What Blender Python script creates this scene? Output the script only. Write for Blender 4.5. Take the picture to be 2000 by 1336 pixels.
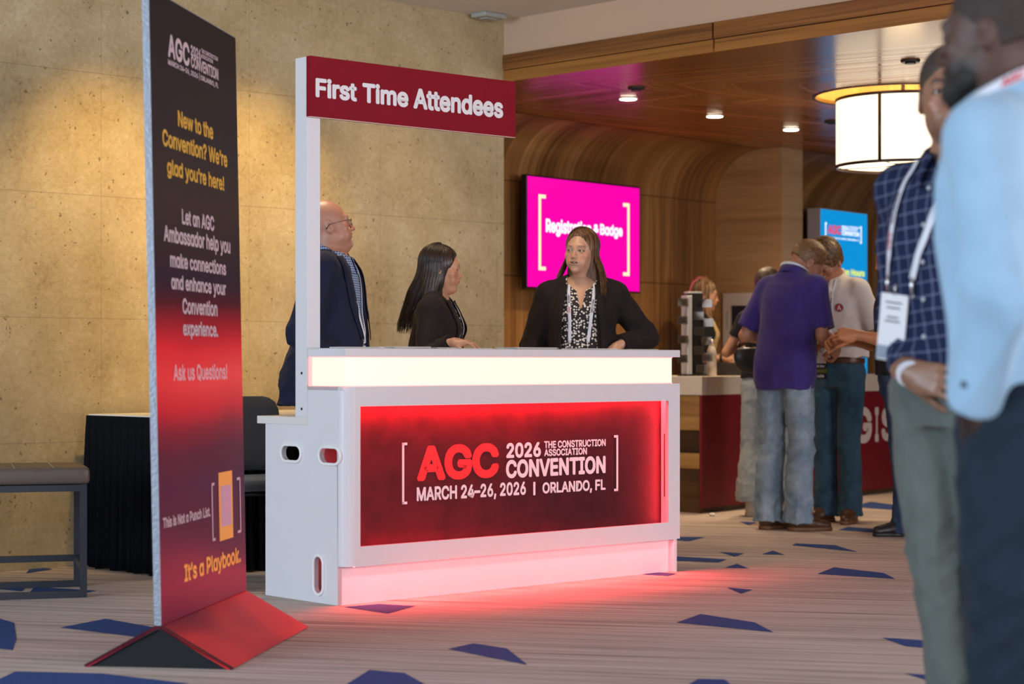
import bpy, bmesh, math, random, os
import numpy as np
from mathutils import Vector, Matrix, noise
from mathutils.bvhtree import BVHTree

for _o in list(bpy.data.objects):
    bpy.data.objects.remove(_o)
SC = bpy.context.scene
COL = SC.collection
R = math.radians
PI = math.pi

# ------------------------------------------------------------------ camera
F = 3889.0          # focal length in pixels of a 2000 px wide frame
HY = 708.0          # pixel row of the horizon
cam_d = bpy.data.cameras.new('camera')
cam = bpy.data.objects.new('camera', cam_d)
COL.objects.link(cam)
cam.location = (0, 0, 1.0)
cam.rotation_euler = (R(90), 0, 0)
cam_d.sensor_width = 36
cam_d.lens = F / 2000 * 36
cam_d.shift_y = (HY - 668) / 2000
cam_d.clip_end = 200
cam_d.dof.use_dof = True
cam_d.dof.focus_distance = 8.9
cam_d.dof.aperture_fstop = 2.8
SC.camera = cam

# ------------------------------------------------------------------ exposure
SC.view_settings.view_transform = 'Standard'
SC.view_settings.look = 'None'
SC.view_settings.exposure = 0.0
SC.view_settings.gamma = 1
SC.view_settings.use_curve_mapping = False
SC.cycles.max_bounces = 6
SC.cycles.sample_clamp_indirect = 6
SC.cycles.caustics_reflective = False
SC.cycles.caustics_refractive = False

# ------------------------------------------------------------------ world
W = bpy.data.worlds.new('world')
SC.world = W
W.use_nodes = True
W.node_tree.nodes['Background'].inputs[0].default_value = (0.80, 0.86, 1.0, 1)
W.node_tree.nodes['Background'].inputs[1].default_value = 0.70


def area(name, loc, target, sx, sy, power, color, spread=180):
    l = bpy.data.lights.new(name, 'AREA')
    l.shape = 'RECTANGLE'
    l.size = sx
    l.size_y = sy
    l.energy = power
    l.color = color
    l.spread = R(spread)
    o = bpy.data.objects.new(name, l)
    COL.objects.link(o)
    o.location = loc
    o.rotation_euler = (Vector(target) - Vector(loc)).to_track_quat('-Z', 'Y').to_euler()
    return o


def spot(name, loc, target, power, color, angle, blend=0.8, r=0.04):
    l = bpy.data.lights.new(name, 'SPOT')
    l.energy = power
    l.color = color
    l.spot_size = R(angle)
    l.spot_blend = blend
    l.shadow_soft_size = r
    o = bpy.data.objects.new(name, l)
    COL.objects.link(o)
    o.location = loc
    o.rotation_euler = (Vector(target) - Vector(loc)).to_track_quat('-Z', 'Y').to_euler()
    return o


# daylight through the lobby glazing, from the left; the other two are added fill
area('daylight_or_fill', (-6.5, 1.5, 1.9), (0.5, 7.5, 1.0), 5.0, 2.6, 480, (0.66, 0.83, 1.0))
area('daylight_or_fill', (4.2, -2.0, 2.1), (-0.3, 8, 1.0), 5.0, 2.2, 300, (0.92, 0.91, 1.0))  # added fill behind the camera, brightens counter front and banner
area('daylight_or_fill', (8.6, 4.6, 1.9), (-1.2, 7.2, 1.0), 3.0, 2.0, 330, (0.95, 0.92, 0.95))  # added fill at the right, brightens the banner's printed side
# warm ceiling wall-washers on the stone wall and above the staff
WARM = (1.0, 0.63, 0.17)
spot('wall_washer', (-1.25, 9.15, 3.0), (-2.02, 9.93, 1.50), 150, WARM, 62, 1.0)
spot('wall_washer', (-0.60, 9.80, 3.0), (-1.42, 10.52, 1.55), 150, WARM, 62, 1.0)
spot('wall_washer', (0.05, 10.5, 3.0), (-0.75, 11.18, 1.3), 36, (1.0, 0.75, 0.5), 70, 1.0)
spot('downlight', (-0.95, 9.45, 3.0), (-0.80, 9.25, 1.5), 95, (1.0, 0.75, 0.48), 50, .8, .18)
spot('downlight', (-0.10, 9.55, 3.0), (0.3, 10.1, 1.5), 75, (1.0, 0.72, 0.45), 70, .8, .18)
spot('downlight', (-0.30, 9.1, 3.0), (-0.40, 9.6, 1.4), 25, (1.0, 0.72, 0.45), 60, .8, .18)


def gp(px, py):
    """floor point seen at a pixel"""
    z = F / (py - HY)
    return Vector(((px - 1000) / F * z, z, 0))


def pt(px, py, Z):
    return Vector(((px - 1000) / F * Z, Z, 1 - (py - HY) / F * Z))


class Plane2:
    """upright plane through a floor point with a horizontal direction"""
    def __init__(s, o, d):
        s.o = Vector((o[0], o[1]))
        s.d = Vector((d[0], d[1])).normalized()
        s.n = Vector((-s.d.y, s.d.x))

    def at(s, px, py=None, off=0.0):
        a = (px - 1000) / F
        ox, oy = s.o.x + s.n.x * off, s.o.y + s.n.y * off
        t = (a * oy - ox) / (s.d.x - a * s.d.y)
        if py is None:
            return t
        Z = oy + s.d.y * t
        return t, 1 - (py - HY) / F * Z

    def perp(s, px, t=0.0):
        """distance along the normal from the point t seen at px"""
        a = (px - 1000) / F
        ox, oy = s.o.x + s.d.x * t, s.o.y + s.d.y * t
        return (a * oy - ox) / (s.n.x - a * s.n.y)

    def ang(s):
        return math.atan2(s.d.y, s.d.x)


# ------------------------------------------------------------------ materials
def newmat(name):
    m = bpy.data.materials.new(name)
    m.use_nodes = True
    return m, m.node_tree, m.node_tree.nodes['Principled BSDF']


def nd(nt, t, **k):
    n = nt.nodes.new(t)
    for a, b in k.items():
        setattr(n, a, b)
    return n


def mat(name, col, rough=0.5, metal=0.0, emit=None, es=1.0, spec=0.5, bump=None, var=None, coat=0.0, trans=0.0, sheen=0.0):
    m, nt, p = newmat(name)
    c = (*col, 1)
    p.inputs['Base Color'].default_value = c
    p.inputs['Roughness'].default_value = rough
    p.inputs['Metallic'].default_value = metal
    p.inputs['Specular IOR Level'].default_value = spec
    p.inputs['Coat Weight'].default_value = coat
    p.inputs['Transmission Weight'].default_value = trans
    p.inputs['Sheen Weight'].default_value = sheen
    if emit:
        p.inputs['Emission Color'].default_value = (*emit, 1)
        p.inputs['Emission Strength'].default_value = es
    if var or bump:
        tc = nd(nt, 'ShaderNodeTexCoord')
        nz = nd(nt, 'ShaderNodeTexNoise')
        sc, amt = (var if var else (bump[0], 0))
        nz.inputs['Scale'].default_value = sc
        nz.inputs['Detail'].default_value = 6
        nt.links.new(tc.outputs['Object'], nz.inputs['Vector'])
        if var:
            mx = nd(nt, 'ShaderNodeMix', data_type='RGBA', blend_type='MIX')
            mx.inputs[6].default_value = tuple(min(1, x * (1 - amt)) for x in col) + (1,)
            mx.inputs[7].default_value = tuple(min(1, x * (1 + amt)) for x in col) + (1,)
            nt.links.new(nz.outputs['Fac'], mx.inputs['Factor'])
            nt.links.new(mx.outputs[2], p.inputs['Base Color'])
        if bump:
            n2 = nd(nt, 'ShaderNodeTexNoise')
            n2.inputs['Scale'].default_value = bump[0]
            n2.inputs['Detail'].default_value = 4
            nt.links.new(tc.outputs['Object'], n2.inputs['Vector'])
            b = nd(nt, 'ShaderNodeBump')
            b.inputs['Strength'].default_value = bump[1]
            b.inputs['Distance'].default_value = 0.01
            nt.links.new(n2.outputs['Fac'], b.inputs['Height'])
            nt.links.new(b.outputs['Normal'], p.inputs['Normal'])
    return m


def math_node(nt, op, a, b=None, c=None):
    n = nd(nt, 'ShaderNodeMath', operation=op)
    for i, v in enumerate((a, b, c)):
        if v is None:
            continue
        if isinstance(v, (int, float)):
            n.inputs[i].default_value = v
        else:
            nt.links.new(v, n.inputs[i])
    return n.outputs[0]


def ramp(nt, fac, stops, interp='LINEAR'):
    r = nd(nt, 'ShaderNodeValToRGB')
    r.color_ramp.interpolation = interp
    e = r.color_ramp.elements
    while len(e) < len(stops):
        e.new(0.5)
    for k, (p, c) in enumerate(stops):
        e[k].position = p
        e[k].color = (*c, 1)
    nt.links.new(fac, r.inputs[0])
    return r.outputs[0]


def wood(name, dark, mid, light, rough=0.35, coat=0.0, su=40, sv=1.2, panel=0.16, gloss=None, ior=None):
    """u across the grain, v along it, both in metres"""
    m, nt, p = newmat(name)
    uv = nd(nt, 'ShaderNodeUVMap')
    sep = nd(nt, 'ShaderNodeSeparateXYZ')
    nt.links.new(uv.outputs[0], sep.inputs[0])
    u, v = sep.outputs[0], sep.outputs[1]
    cmb = nd(nt, 'ShaderNodeCombineXYZ')
    nt.links.new(math_node(nt, 'MULTIPLY', u, su), cmb.inputs[0])
    nt.links.new(math_node(nt, 'MULTIPLY', v, sv), cmb.inputs[1])
    nz = nd(nt, 'ShaderNodeTexNoise')
    nz.inputs['Scale'].default_value = 1
    nz.inputs['Detail'].default_value = 5
    nz.inputs['Roughness'].default_value = 0.6
    nt.links.new(cmb.outputs[0], nz.inputs['Vector'])
    # broad veneer figure
    cmb2 = nd(nt, 'ShaderNodeCombineXYZ')
    nt.links.new(math_node(nt, 'MULTIPLY', u, su * 0.14), cmb2.inputs[0])
    nt.links.new(math_node(nt, 'MULTIPLY', v, sv * 0.3), cmb2.inputs[1])
    n2 = nd(nt, 'ShaderNodeTexNoise')
    n2.inputs['Scale'].default_value = 1
    n2.inputs['Detail'].default_value = 3
    nt.links.new(cmb2.outputs[0], n2.inputs['Vector'])
    fl = math_node(nt, 'FLOOR', math_node(nt, 'DIVIDE', u, panel))
    wn = nd(nt, 'ShaderNodeTexWhiteNoise', noise_dimensions='1D')
    nt.links.new(fl, wn.inputs['W'])
    f = math_node(nt, 'ADD', math_node(nt, 'MULTIPLY', nz.outputs['Fac'], 0.5),
                  math_node(nt, 'ADD', math_node(nt, 'MULTIPLY', n2.outputs['Fac'], 0.5),
                            math_node(nt, 'MULTIPLY', math_node(nt, 'SUBTRACT', wn.outputs[0], 0.5), 0.13)))
    c = ramp(nt, f, [(0.33, dark), (0.5, mid), (0.68, light)])
    nt.links.new(c, p.inputs['Base Color'])
    p.inputs['Roughness'].default_value = rough
    p.inputs['Coat Weight'].default_value = coat
    p.inputs['Coat Roughness'].default_value = 0.22
    if gloss:
        mr = nd(nt, 'ShaderNodeMapRange')
        mr.inputs[1].default_value = .35
        mr.inputs[2].default_value = .65
        mr.inputs[3].default_value = gloss[0]
        mr.inputs[4].default_value = gloss[1]
        nt.links.new(nz.outputs['Fac'], mr.inputs[0])
        nt.links.new(mr.outputs[0], p.inputs['Roughness'])
    if ior:
        p.inputs['IOR'].default_value = ior
    return m


# ------------------------------------------------------------------ object helpers
def tag(o, label=None, cat=None, group=None, kind=None):
    if label:
        o['label'] = label
    if cat:
        o['category'] = cat
    if group:
        o['group'] = group
    if kind:
        o['kind'] = kind
    return o


def empty(name, loc=(0, 0, 0), rz=0, label=None, cat=None, group=None, scale=1.0):
    o = bpy.data.objects.new(name, None)
    COL.objects.link(o)
    o.location = loc
    o.rotation_euler = (0, 0, rz)
    o.scale = (scale,) * 3
    o.empty_display_size = 0.1
    return tag(o, label, cat, group)


def link(name, me, m=None, parent=None, loc=None, rot=None, smooth=False):
    o = bpy.data.objects.new(name, me)
    COL.objects.link(o)
    if m is not None:
        for x in (m if isinstance(m, (list, tuple)) else [m]):
            me.materials.append(x)
    if parent:
        o.parent = parent
    if loc is not None:
        o.location = loc
    if rot is not None:
        o.rotation_euler = rot
    if smooth:
        me.polygons.foreach_set('use_smooth', [True] * len(me.polygons))
    return o


class MB:
    """collects shapes into one mesh"""
    def __init__(s):
        s.bm = bmesh.new()

    def box(s, x0, x1, y0, y1, z0, z1, bev=0.0, mi=0, M=None):
        v = [s.bm.verts.new(p) for p in ((x0, y0, z0), (x1, y0, z0), (x1, y1, z0), (x0, y1, z0),
                                         (x0, y0, z1), (x1, y0, z1), (x1, y1, z1), (x0, y1, z1))]
        fs = [s.bm.faces.new([v[i] for i in q]) for q in
              ((3, 2, 1, 0), (4, 5, 6, 7), (0, 1, 5, 4), (1, 2, 6, 5), (2, 3, 7, 6), (3, 0, 4, 7))]
        for f in fs:
            f.material_index = mi
        if M is not None:
            bmesh.ops.transform(s.bm, matrix=M, verts=v)
        if bev > 0:
            es = list({e for f in fs for e in f.edges})
            bmesh.ops.bevel(s.bm, geom=es, offset=bev, segments=2, affect='EDGES', profile=0.5)
        return s

    def cyl(s, a, b, r0, r1=None, n=16, mi=0, caps=True):
        a, b = Vector(a), Vector(b)
        r1 = r0 if r1 is None else r1
        q = (b - a).to_track_quat('Z', 'Y')
        ra, rb = [], []
        for i in range(n):
            t = 2 * PI * i / n
            d = q @ Vector((math.cos(t), math.sin(t), 0))
            ra.append(s.bm.verts.new(a + d * r0))
            rb.append(s.bm.verts.new(b + d * r1))
        for i in range(n):
            f = s.bm.faces.new((ra[i], ra[(i + 1) % n], rb[(i + 1) % n], rb[i]))
            f.material_index = mi
            f.smooth = True
        if caps:
            s.bm.faces.new(ra[::-1]).material_index = mi
            s.bm.faces.new(rb).material_index = mi
        return s

    def tube(s, pts, r, n=8, mi=0, flat=None):
        """tube along points; r scalar or list; flat=(w,t,normal) gives a ribbon"""
        pts = [Vector(p) for p in pts]
        N = len(pts)
        rings = []
        for i, p in enumerate(pts):
            d = (pts[min(i + 1, N - 1)] - pts[max(i - 1, 0)]).normalized()
            up = Vector((0, 0, 1)) if abs(d.z) < 0.95 else Vector((0, 1, 0))
            x = d.cross(up).normalized()
            y = x.cross(d).normalized()
            rr = r[i] if isinstance(r, (list, tuple)) else r
            rings.append([s.bm.verts.new(p + x * rr * math.cos(2 * PI * k / n) + y * rr * math.sin(2 * PI * k / n)) for k in range(n)])
        for i in range(N - 1):
            for k in range(n):
                f = s.bm.faces.new((rings[i][k], rings[i][(k + 1) % n], rings[i + 1][(k + 1) % n], rings[i + 1][k]))
                f.smooth = True
                f.material_index = mi
        for rg in (rings[0], rings[-1]):
            try:
                s.bm.faces.new(rg).material_index = mi
            except ValueError:
                pass
        return s

    def poly(s, pts, mi=0):
        f = s.bm.faces.new([s.bm.verts.new(p) for p in pts])
        f.material_index = mi
        return f

    def prism(s, pts, vec, mi=0):
        a = [s.bm.verts.new(p) for p in pts]
        b = [s.bm.verts.new(Vector(p) + Vector(vec)) for p in pts]
        n = len(a)
        fs = [s.bm.faces.new(a[::-1]), s.bm.faces.new(b)]
        for i in range(n):
            fs.append(s.bm.faces.new((a[i], a[(i + 1) % n], b[(i + 1) % n], b[i])))
        for f in fs:
            f.material_index = mi
        return s

    def build(s, name, m, parent=None, loc=None, rot=None, smooth=False):
        bmesh.ops.recalc_face_normals(s.bm, faces=s.bm.faces)
        me = bpy.data.meshes.new(name)
        s.bm.to_mesh(me)
        s.bm.free()
        o = link(name, me, m, parent, loc, rot)
        if smooth:
            me.polygons.foreach_set('use_smooth', [True] * len(me.polygons))
        return o


def grid_mesh(name, rows, m, parent=None, uvs=None, closed=False, smooth=True):
    """rows: list of equal-length lists of points; uvs the same shape"""
    me = bpy.data.meshes.new(name)
    nr, nc = len(rows), len(rows[0])
    vs = [tuple(p) for r in rows for p in r]
    fs = []
    for i in range(nr - 1):
        for j in range(nc - (0 if closed else 1)):
            j2 = (j + 1) % nc
            fs.append((i * nc + j, i * nc + j2, (i + 1) * nc + j2, (i + 1) * nc + j))
    me.from_pydata(vs, [], fs)
    if uvs:
        ul = me.uv_layers.new(name='UVMap')
        fu = [tuple(p) for r in uvs for p in r]
        for lp in me.loops:
            ul.data[lp.index].uv = fu[lp.vertex_index]
    o = link(name, me, m, parent)
    if smooth:
        me.polygons.foreach_set('use_smooth', [True] * len(me.polygons))
    return o


def plate(outline, holes, thick, bev=0.0):
    """filled 2-D outline with holes, as mesh data in the XY plane, thickness centred on z=0"""
    c = bpy.data.curves.new('plate', 'CURVE')
    c.dimensions = '2D'
    c.fill_mode = 'BOTH'
    c.extrude = thick / 2 - bev
    c.bevel_depth = bev
    c.bevel_resolution = 1
    c.offset = -bev
    for pl in [outline] + list(holes):
        sp = c.splines.new('POLY')
        sp.points.add(len(pl) - 1)
        for k, p in enumerate(pl):
            sp.points[k].co = (p[0], p[1], 0, 1)
        sp.use_cyclic_u = True
    o = bpy.data.objects.new('plate', c)
    COL.objects.link(o)
    me = bpy.data.meshes.new_from_object(o)
    bpy.data.objects.remove(o)
    bpy.data.curves.remove(c)
    return me


def slot_outline(cx, cy, w, h, n=10):
    r = min(w, h) / 2
    pts = []
    if w >= h:
        for k in range(n + 1):
            t = -PI / 2 + PI * k / n
            pts.append((cx + w / 2 - r + r * math.cos(t), cy + r * math.sin(t)))
        for k in range(n + 1):
            t = PI / 2 + PI * k / n
            pts.append((cx - w / 2 + r + r * math.cos(t), cy + r * math.sin(t)))
    else:
        for k in range(n + 1):
            t = PI * k / n
            pts.append((cx + r * math.cos(t), cy + h / 2 - r + r * math.sin(t)))
        for k in range(n + 1):
            t = PI + PI * k / n
            pts.append((cx + r * math.cos(t), cy - h / 2 + r + r * math.sin(t)))
    return pts


try:        # the sans-serif that ships with Blender; the built-in font otherwise
    SANS = bpy.data.fonts.load(os.path.join(bpy.utils.system_resource('DATAFILES', path='fonts'), 'Inter.woff2'))
except Exception:
    SANS = None


def text_mesh(body, bold=0.0, align='LEFT', spacing=1.0, shear=0.0):
    """flat lettering; weight is added by overlaying slightly shifted copies"""
    c = bpy.data.curves.new('txt', 'FONT')
    if SANS:
        c.font = SANS
    c.body = body
    c.space_character = spacing
    c.align_x = align
    c.shear = shear
    c.resolution_u = 3
    o = bpy.data.objects.new('txt', c)
    COL.objects.link(o)
    me = bpy.data.meshes.new_from_object(o)
    bpy.data.objects.remove(o)
    bpy.data.curves.remove(c)
    n = len(me.vertices)
    co = np.empty(n * 3, 'f')
    me.vertices.foreach_get('co', co)
    co = co.reshape(-1, 3)
    fs = [tuple(p.vertices) for p in me.polygons]
    bpy.data.meshes.remove(me)
    vs, out = [], []
    K = 10
    for k in range(K + 1):
        r_ = 0 if k == K else bold
        d = np.array((r_ * math.cos(2 * PI * k / K), r_ * math.sin(2 * PI * k / K), k * .001))
        out += [tuple(i + len(vs) * n for i in f) for f in fs]
        vs.append(co + d)
    me = bpy.data.meshes.new('txt')
    me.from_pydata(np.concatenate(vs).tolist(), [], out)
    return me


def lettering(body, x0, x1, z0, z1, m, parent, y=0.0, bold=0.03, name='lettering', flip=1, thick=0.0, shear=0.0):
    """text fitted in the box x0..x1, z0..z1 of the XZ plane at y, reading along +x seen from -y"""
    me = text_mesh(body.replace('a', '\u0251') if ALT_A else body, bold, shear=shear)
    n = len(me.vertices)
    co = np.empty(n * 3, 'f')
    me.vertices.foreach_get('co', co)
    co = co.reshape(-1, 3)
    lo, hi = co.min(0), co.max(0)
    out = np.empty_like(co)
    out[:, 0] = x0 + (co[:, 0] - lo[0]) / (hi[0] - lo[0]) * (x1 - x0)
    out[:, 2] = z0 + (co[:, 1] - lo[1]) / (hi[1] - lo[1]) * (z1 - z0)
    out[:, 1] = y - co[:, 2] * .10
    me.vertices.foreach_set('co', out.ravel())
    me.update()
    return link(name, me, m, parent)


ALT_A = True
# ------------------------------------------------------------------ signed distance sculpting
def V3(*a):
    return np.array(a, float)


def rotm(yaw=0, pitch=0, roll=0):
    """yaw about z, pitch up positive (face is -y), roll about y; degrees"""
    return np.array(Matrix.Rotation(R(yaw), 3, 'Z') @ Matrix.Rotation(R(-pitch), 3, 'X') @ Matrix.Rotation(R(roll), 3, 'Y'))


class Fr:
    """a local frame: world = Rm @ local + t"""
    def __init__(s, Rm=None, t=(0, 0, 0)):
        s.R = np.eye(3) if Rm is None else np.array(Rm, float)
        s.t = np.array(t, float)

    def w(s, p):
        return s.R @ np.array(p, float) + s.t


ID = Fr()


class Sculpt:
    """an ordered list of shapes: + smooth union, - smooth subtraction, & intersection"""
    def __init__(s):
        s.p = []

    def cone(s, a, b, ra, rb=None, k=0.02, op='+', fr=ID, flat=None):
        rb = ra if rb is None else rb
        a, b = np.array(a, float), np.array(b, float)
        m = max(ra, rb) + 0.01
        lo, hi = np.minimum(a, b) - m, np.maximum(a, b) + m
        fn_flat = None
        if flat is not None:
            n = np.array(flat[:3], float)
            n /= np.linalg.norm(n)
            fn_flat = (n, flat[3])

        def f(x, y, z):
            px, py, pz = x - a[0], y - a[1], z - a[2]
            d = b - a
            if fn_flat:
                n, sc = fn_flat
                q = (px * n[0] + py * n[1] + pz * n[2]) * (sc - 1)
                px, py, pz = px + q * n[0], py + q * n[1], pz + q * n[2]
                dn = d @ n * (sc - 1)
                d = d + dn * n
            L = max(d @ d, 1e-9)
            t = np.clip((px * d[0] + py * d[1] + pz * d[2]) / L, 0, 1)
            return np.sqrt((px - t * d[0]) ** 2 + (py - t * d[1]) ** 2 + (pz - t * d[2]) ** 2) - (ra + (rb - ra) * t)
        s.p.append((op, f, lo, hi, k, fr))
        return s

    def ell(s, c, r, k=0.02, op='+', fr=ID, rot=None):
        c, r = np.array(c, float), np.array(r, float)
        m = r.max() + 0.01
        Rm = None if rot is None else rotm(*rot)

        def f(x, y, z):
            px, py, pz = x - c[0], y - c[1], z - c[2]
            if Rm is not None:
                px, py, pz = (Rm[0, 0] * px + Rm[1, 0] * py + Rm[2, 0] * pz, Rm[0, 1] * px + Rm[1, 1] * py + Rm[2, 1] * pz,
                              Rm[0, 2] * px + Rm[1, 2] * py + Rm[2, 2] * pz)
            k0 = np.sqrt((px / r[0]) ** 2 + (py / r[1]) ** 2 + (pz / r[2]) ** 2)
            k1 = np.sqrt((px / r[0] ** 2) ** 2 + (py / r[1] ** 2) ** 2 + (pz / r[2] ** 2) ** 2) + 1e-9
            return k0 * (k0 - 1) / k1
        s.p.append((op, f, c - m, c + m, k, fr))
        return s

    def loft(s, rows, k=0.02, op='+', fr=ID, n=2.3, off=0.0):
        """rows (z, cx, cy, rx, ry[, ryback]) stacked in z"""
        T = np.array([list(r) + ([r[4]] if len(r) == 5 else []) for r in rows], float)
        T = T[np.argsort(T[:, 0])]
        zz = np.linspace(T[0, 0], T[-1, 0], 60)
        C = [smooth_interp(zz, T[:, 0], T[:, i]) for i in range(1, 6)]
        for i in (2, 3, 4):
            C[i] = C[i] + off
        mx = max(C[2].max(), C[3].max(), C[4].max()) + 0.02
        lo = V3(C[0].min() - mx, C[1].min() - mx, zz[0] - 0.01)
        hi = V3(C[0].max() + mx, C[1].max() + mx, zz[-1] + 0.01)

        def f(x, y, z):
            cx, cy, rx, ry, rb = [np.interp(z, zz, c) for c in C]
            dx, dy = x - cx, y - cy
            r2 = np.where(dy < 0, ry, rb)
            rho = ((np.abs(dx) / rx) ** n + (np.abs(dy) / r2) ** n) ** (1 / n) + 1e-6
            L = np.sqrt(dx * dx + dy * dy)
            d = np.where(L > 1e-4, L * (1 - 1 / rho), -np.minimum(rx, r2))
            return np.maximum(d, np.maximum(z - zz[-1], zz[0] - z))
        s.p.append((op, f, lo, hi, k, fr))
        return s

    def half(s, p, nrm, k=0.0, op='&', fr=ID):
        """keep the side the normal points away from"""
        p, nrm = np.array(p, float), np.array(nrm, float)
        nrm = nrm / np.linalg.norm(nrm)

        def f(x, y, z):
            return (x - p[0]) * nrm[0] + (y - p[1]) * nrm[1] + (z - p[2]) * nrm[2]
        s.p.append((op, f, None, None, k, fr))
        return s

    def fn(s, f, lo, hi, k=0.0, op='-', fr=ID):
        s.p.append((op, f, np.array(lo, float), np.array(hi, float), k, fr))
        return s

    def mesh(s, h, lo=None, hi=None):
        if lo is None:
            los, his = [], []
            for op, f, l, u, k, fr in s.p:
                if op == '+':
                    cs = np.array([fr.w((a, b, c)) for a in (l[0], u[0]) for b in (l[1], u[1]) for c in (l[2], u[2])])
                    los.append(cs.min(0))
                    his.append(cs.max(0))
            lo, hi = np.min(los, 0) - 2 * h, np.max(his, 0) + 2 * h
        lo, hi = np.array(lo, float), np.array(hi, float)
        n = np.ceil((hi - lo) / h).astype(int) + 1
        ax = [lo[i] + h * np.arange(n[i]) for i in range(3)]
        D = np.full(n, 0.2, 'f4')
        for op, f, l, u, k, fr in s.p:
            if l is None:
                sl = tuple(slice(0, n[i]) for i in range(3))
            else:
                pad = 0.02 + k
                cs = np.array([fr.w((a, b, c)) for a in (l[0] - pad, u[0] + pad) for b in (l[1] - pad, u[1] + pad) for c in (l[2] - pad, u[2] + pad)])
                a, b = cs.min(0), cs.max(0)
                i0 = np.clip(np.floor((a - lo) / h).astype(int), 0, n)
                i1 = np.clip(np.ceil((b - lo) / h).astype(int) + 1, 0, n)
                if (i1 <= i0).any():
                    continue
                sl = tuple(slice(i0[i], i1[i]) for i in range(3))
            X, Y, Z = np.meshgrid(ax[0][sl[0]], ax[1][sl[1]], ax[2][sl[2]], indexing='ij', sparse=False)
            if fr is not ID:
                X, Y, Z = X - fr.t[0], Y - fr.t[1], Z - fr.t[2]
                Rm = fr.R
                X, Y, Z = (Rm[0, 0] * X + Rm[1, 0] * Y + Rm[2, 0] * Z, Rm[0, 1] * X + Rm[1, 1] * Y + Rm[2, 1] * Z,
                           Rm[0, 2] * X + Rm[1, 2] * Y + Rm[2, 2] * Z)
            d = f(X, Y, Z).astype('f4')
            o = D[sl]
            if op == '+':
                if k > 0:
                    q = np.maximum(k - np.abs(o - d), 0) / k
                    r = np.minimum(o, d) - q * q * k * 0.25
                else:
                    r = np.minimum(o, d)
            elif op == '-':
                d = -d
                if k > 0:
                    q = np.maximum(k - np.abs(o - d), 0) / k
                    r = np.maximum(o, d) + q * q * k * 0.25
                else:
                    r = np.maximum(o, d)
            else:
                r = np.maximum(o, d)
            D[sl] = r
        return surface_nets(D, lo, h)


def smooth_interp(x, xp, fp):
    """monotone-ish cubic through the table"""
    if len(xp) < 3:
        return np.interp(x, xp, fp)
    m = np.zeros(len(xp))
    d = np.diff(fp) / np.diff(xp)
    for i in range(1, len(xp) - 1):
        m[i] = 0 if d[i - 1] * d[i] <= 0 else 2 * d[i - 1] * d[i] / (d[i - 1] + d[i])
    m[0], m[-1] = d[0], d[-1]
    i = np.clip(np.searchsorted(xp, x) - 1, 0, len(xp) - 2)
    hh = xp[i + 1] - xp[i]
    t = (x - xp[i]) / hh
    return ((2 * t ** 3 - 3 * t ** 2 + 1) * fp[i] + (t ** 3 - 2 * t ** 2 + t) * hh * m[i] +
            (-2 * t ** 3 + 3 * t ** 2) * fp[i + 1] + (t ** 3 - t ** 2) * hh * m[i + 1])


SGN = [0, 1, 2, 3]


def surface_nets(D, lo, h):
    D = np.pad(D, 1, constant_values=0.2)
    lo = lo - h
    neg = D < 0
    c = np.zeros(tuple(np.array(D.shape) - 1), int)
    for dx in (0, 1):
        for dy in (0, 1):
            for dz in (0, 1):
                c += neg[dx:D.shape[0] - 1 + dx, dy:D.shape[1] - 1 + dy, dz:D.shape[2] - 1 + dz]
    act = (c > 0) & (c < 8)
    idx = -np.ones(act.shape, int)
    cells = np.argwhere(act)
    idx[act] = np.arange(len(cells))
    acc = np.zeros((len(cells), 3))
    cnt = np.zeros(len(cells))
    corners = [(a, b, e) for a in (0, 1) for b in (0, 1) for e in (0, 1)]
    for a in corners:
        for axis in range(3):
            if a[axis]:
                continue
            b = list(a)
            b[axis] = 1
            va = D[cells[:, 0] + a[0], cells[:, 1] + a[1], cells[:, 2] + a[2]]
            vb = D[cells[:, 0] + b[0], cells[:, 1] + b[1], cells[:, 2] + b[2]]
            m = (va < 0) != (vb < 0)
            t = np.where(m, va / np.where(m, va - vb, 1), 0)
            pos = np.zeros((len(cells), 3))
            for q in range(3):
                pos[:, q] = a[q]
            pos[:, axis] = t
            acc += pos * m[:, None]
            cnt += m
    v = (cells + acc / cnt[:, None]) * h + lo
    quads = []
    for axis in range(3):
        u, w = (axis + 1) % 3, (axis + 2) % 3
        sl0 = [slice(1, -1)] * 3
        sl0[axis] = slice(0, D.shape[axis] - 1)
        A = neg[tuple(sl0)]
        sl1 = list(sl0)
        sl1[axis] = slice(1, D.shape[axis])
        B = neg[tuple(sl1)]
        e = np.argwhere(A != B)
        if not len(e):
            continue
        first = A[tuple(e.T)]
        e = e + 1
        e[:, axis] -= 1
        q = []
        for du, dw in ((0, 0), (-1, 0), (-1, -1), (0, -1)):
            g = e.copy()
            g[:, u] += du
            g[:, w] += dw
            q.append(idx[tuple(g.T)])
        q = np.array(q).T
        q[~first] = q[~first][:, ::-1]
        quads.append(q)
    quads = np.concatenate(quads)
    quads = quads[(quads >= 0).all(1)]
    return v, quads[:, SGN]


def vnormals(v, q):
    a, b, c, d = v[q[:, 0]], v[q[:, 1]], v[q[:, 2]], v[q[:, 3]]
    fn = np.cross(c - a, d - b)
    n = np.zeros_like(v)
    for i in range(4):
        for ax in range(3):
            n[:, ax] += np.bincount(q[:, i], fn[:, ax], len(v))
    n /= (np.linalg.norm(n, axis=1)[:, None] + 1e-12)
    return n


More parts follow.
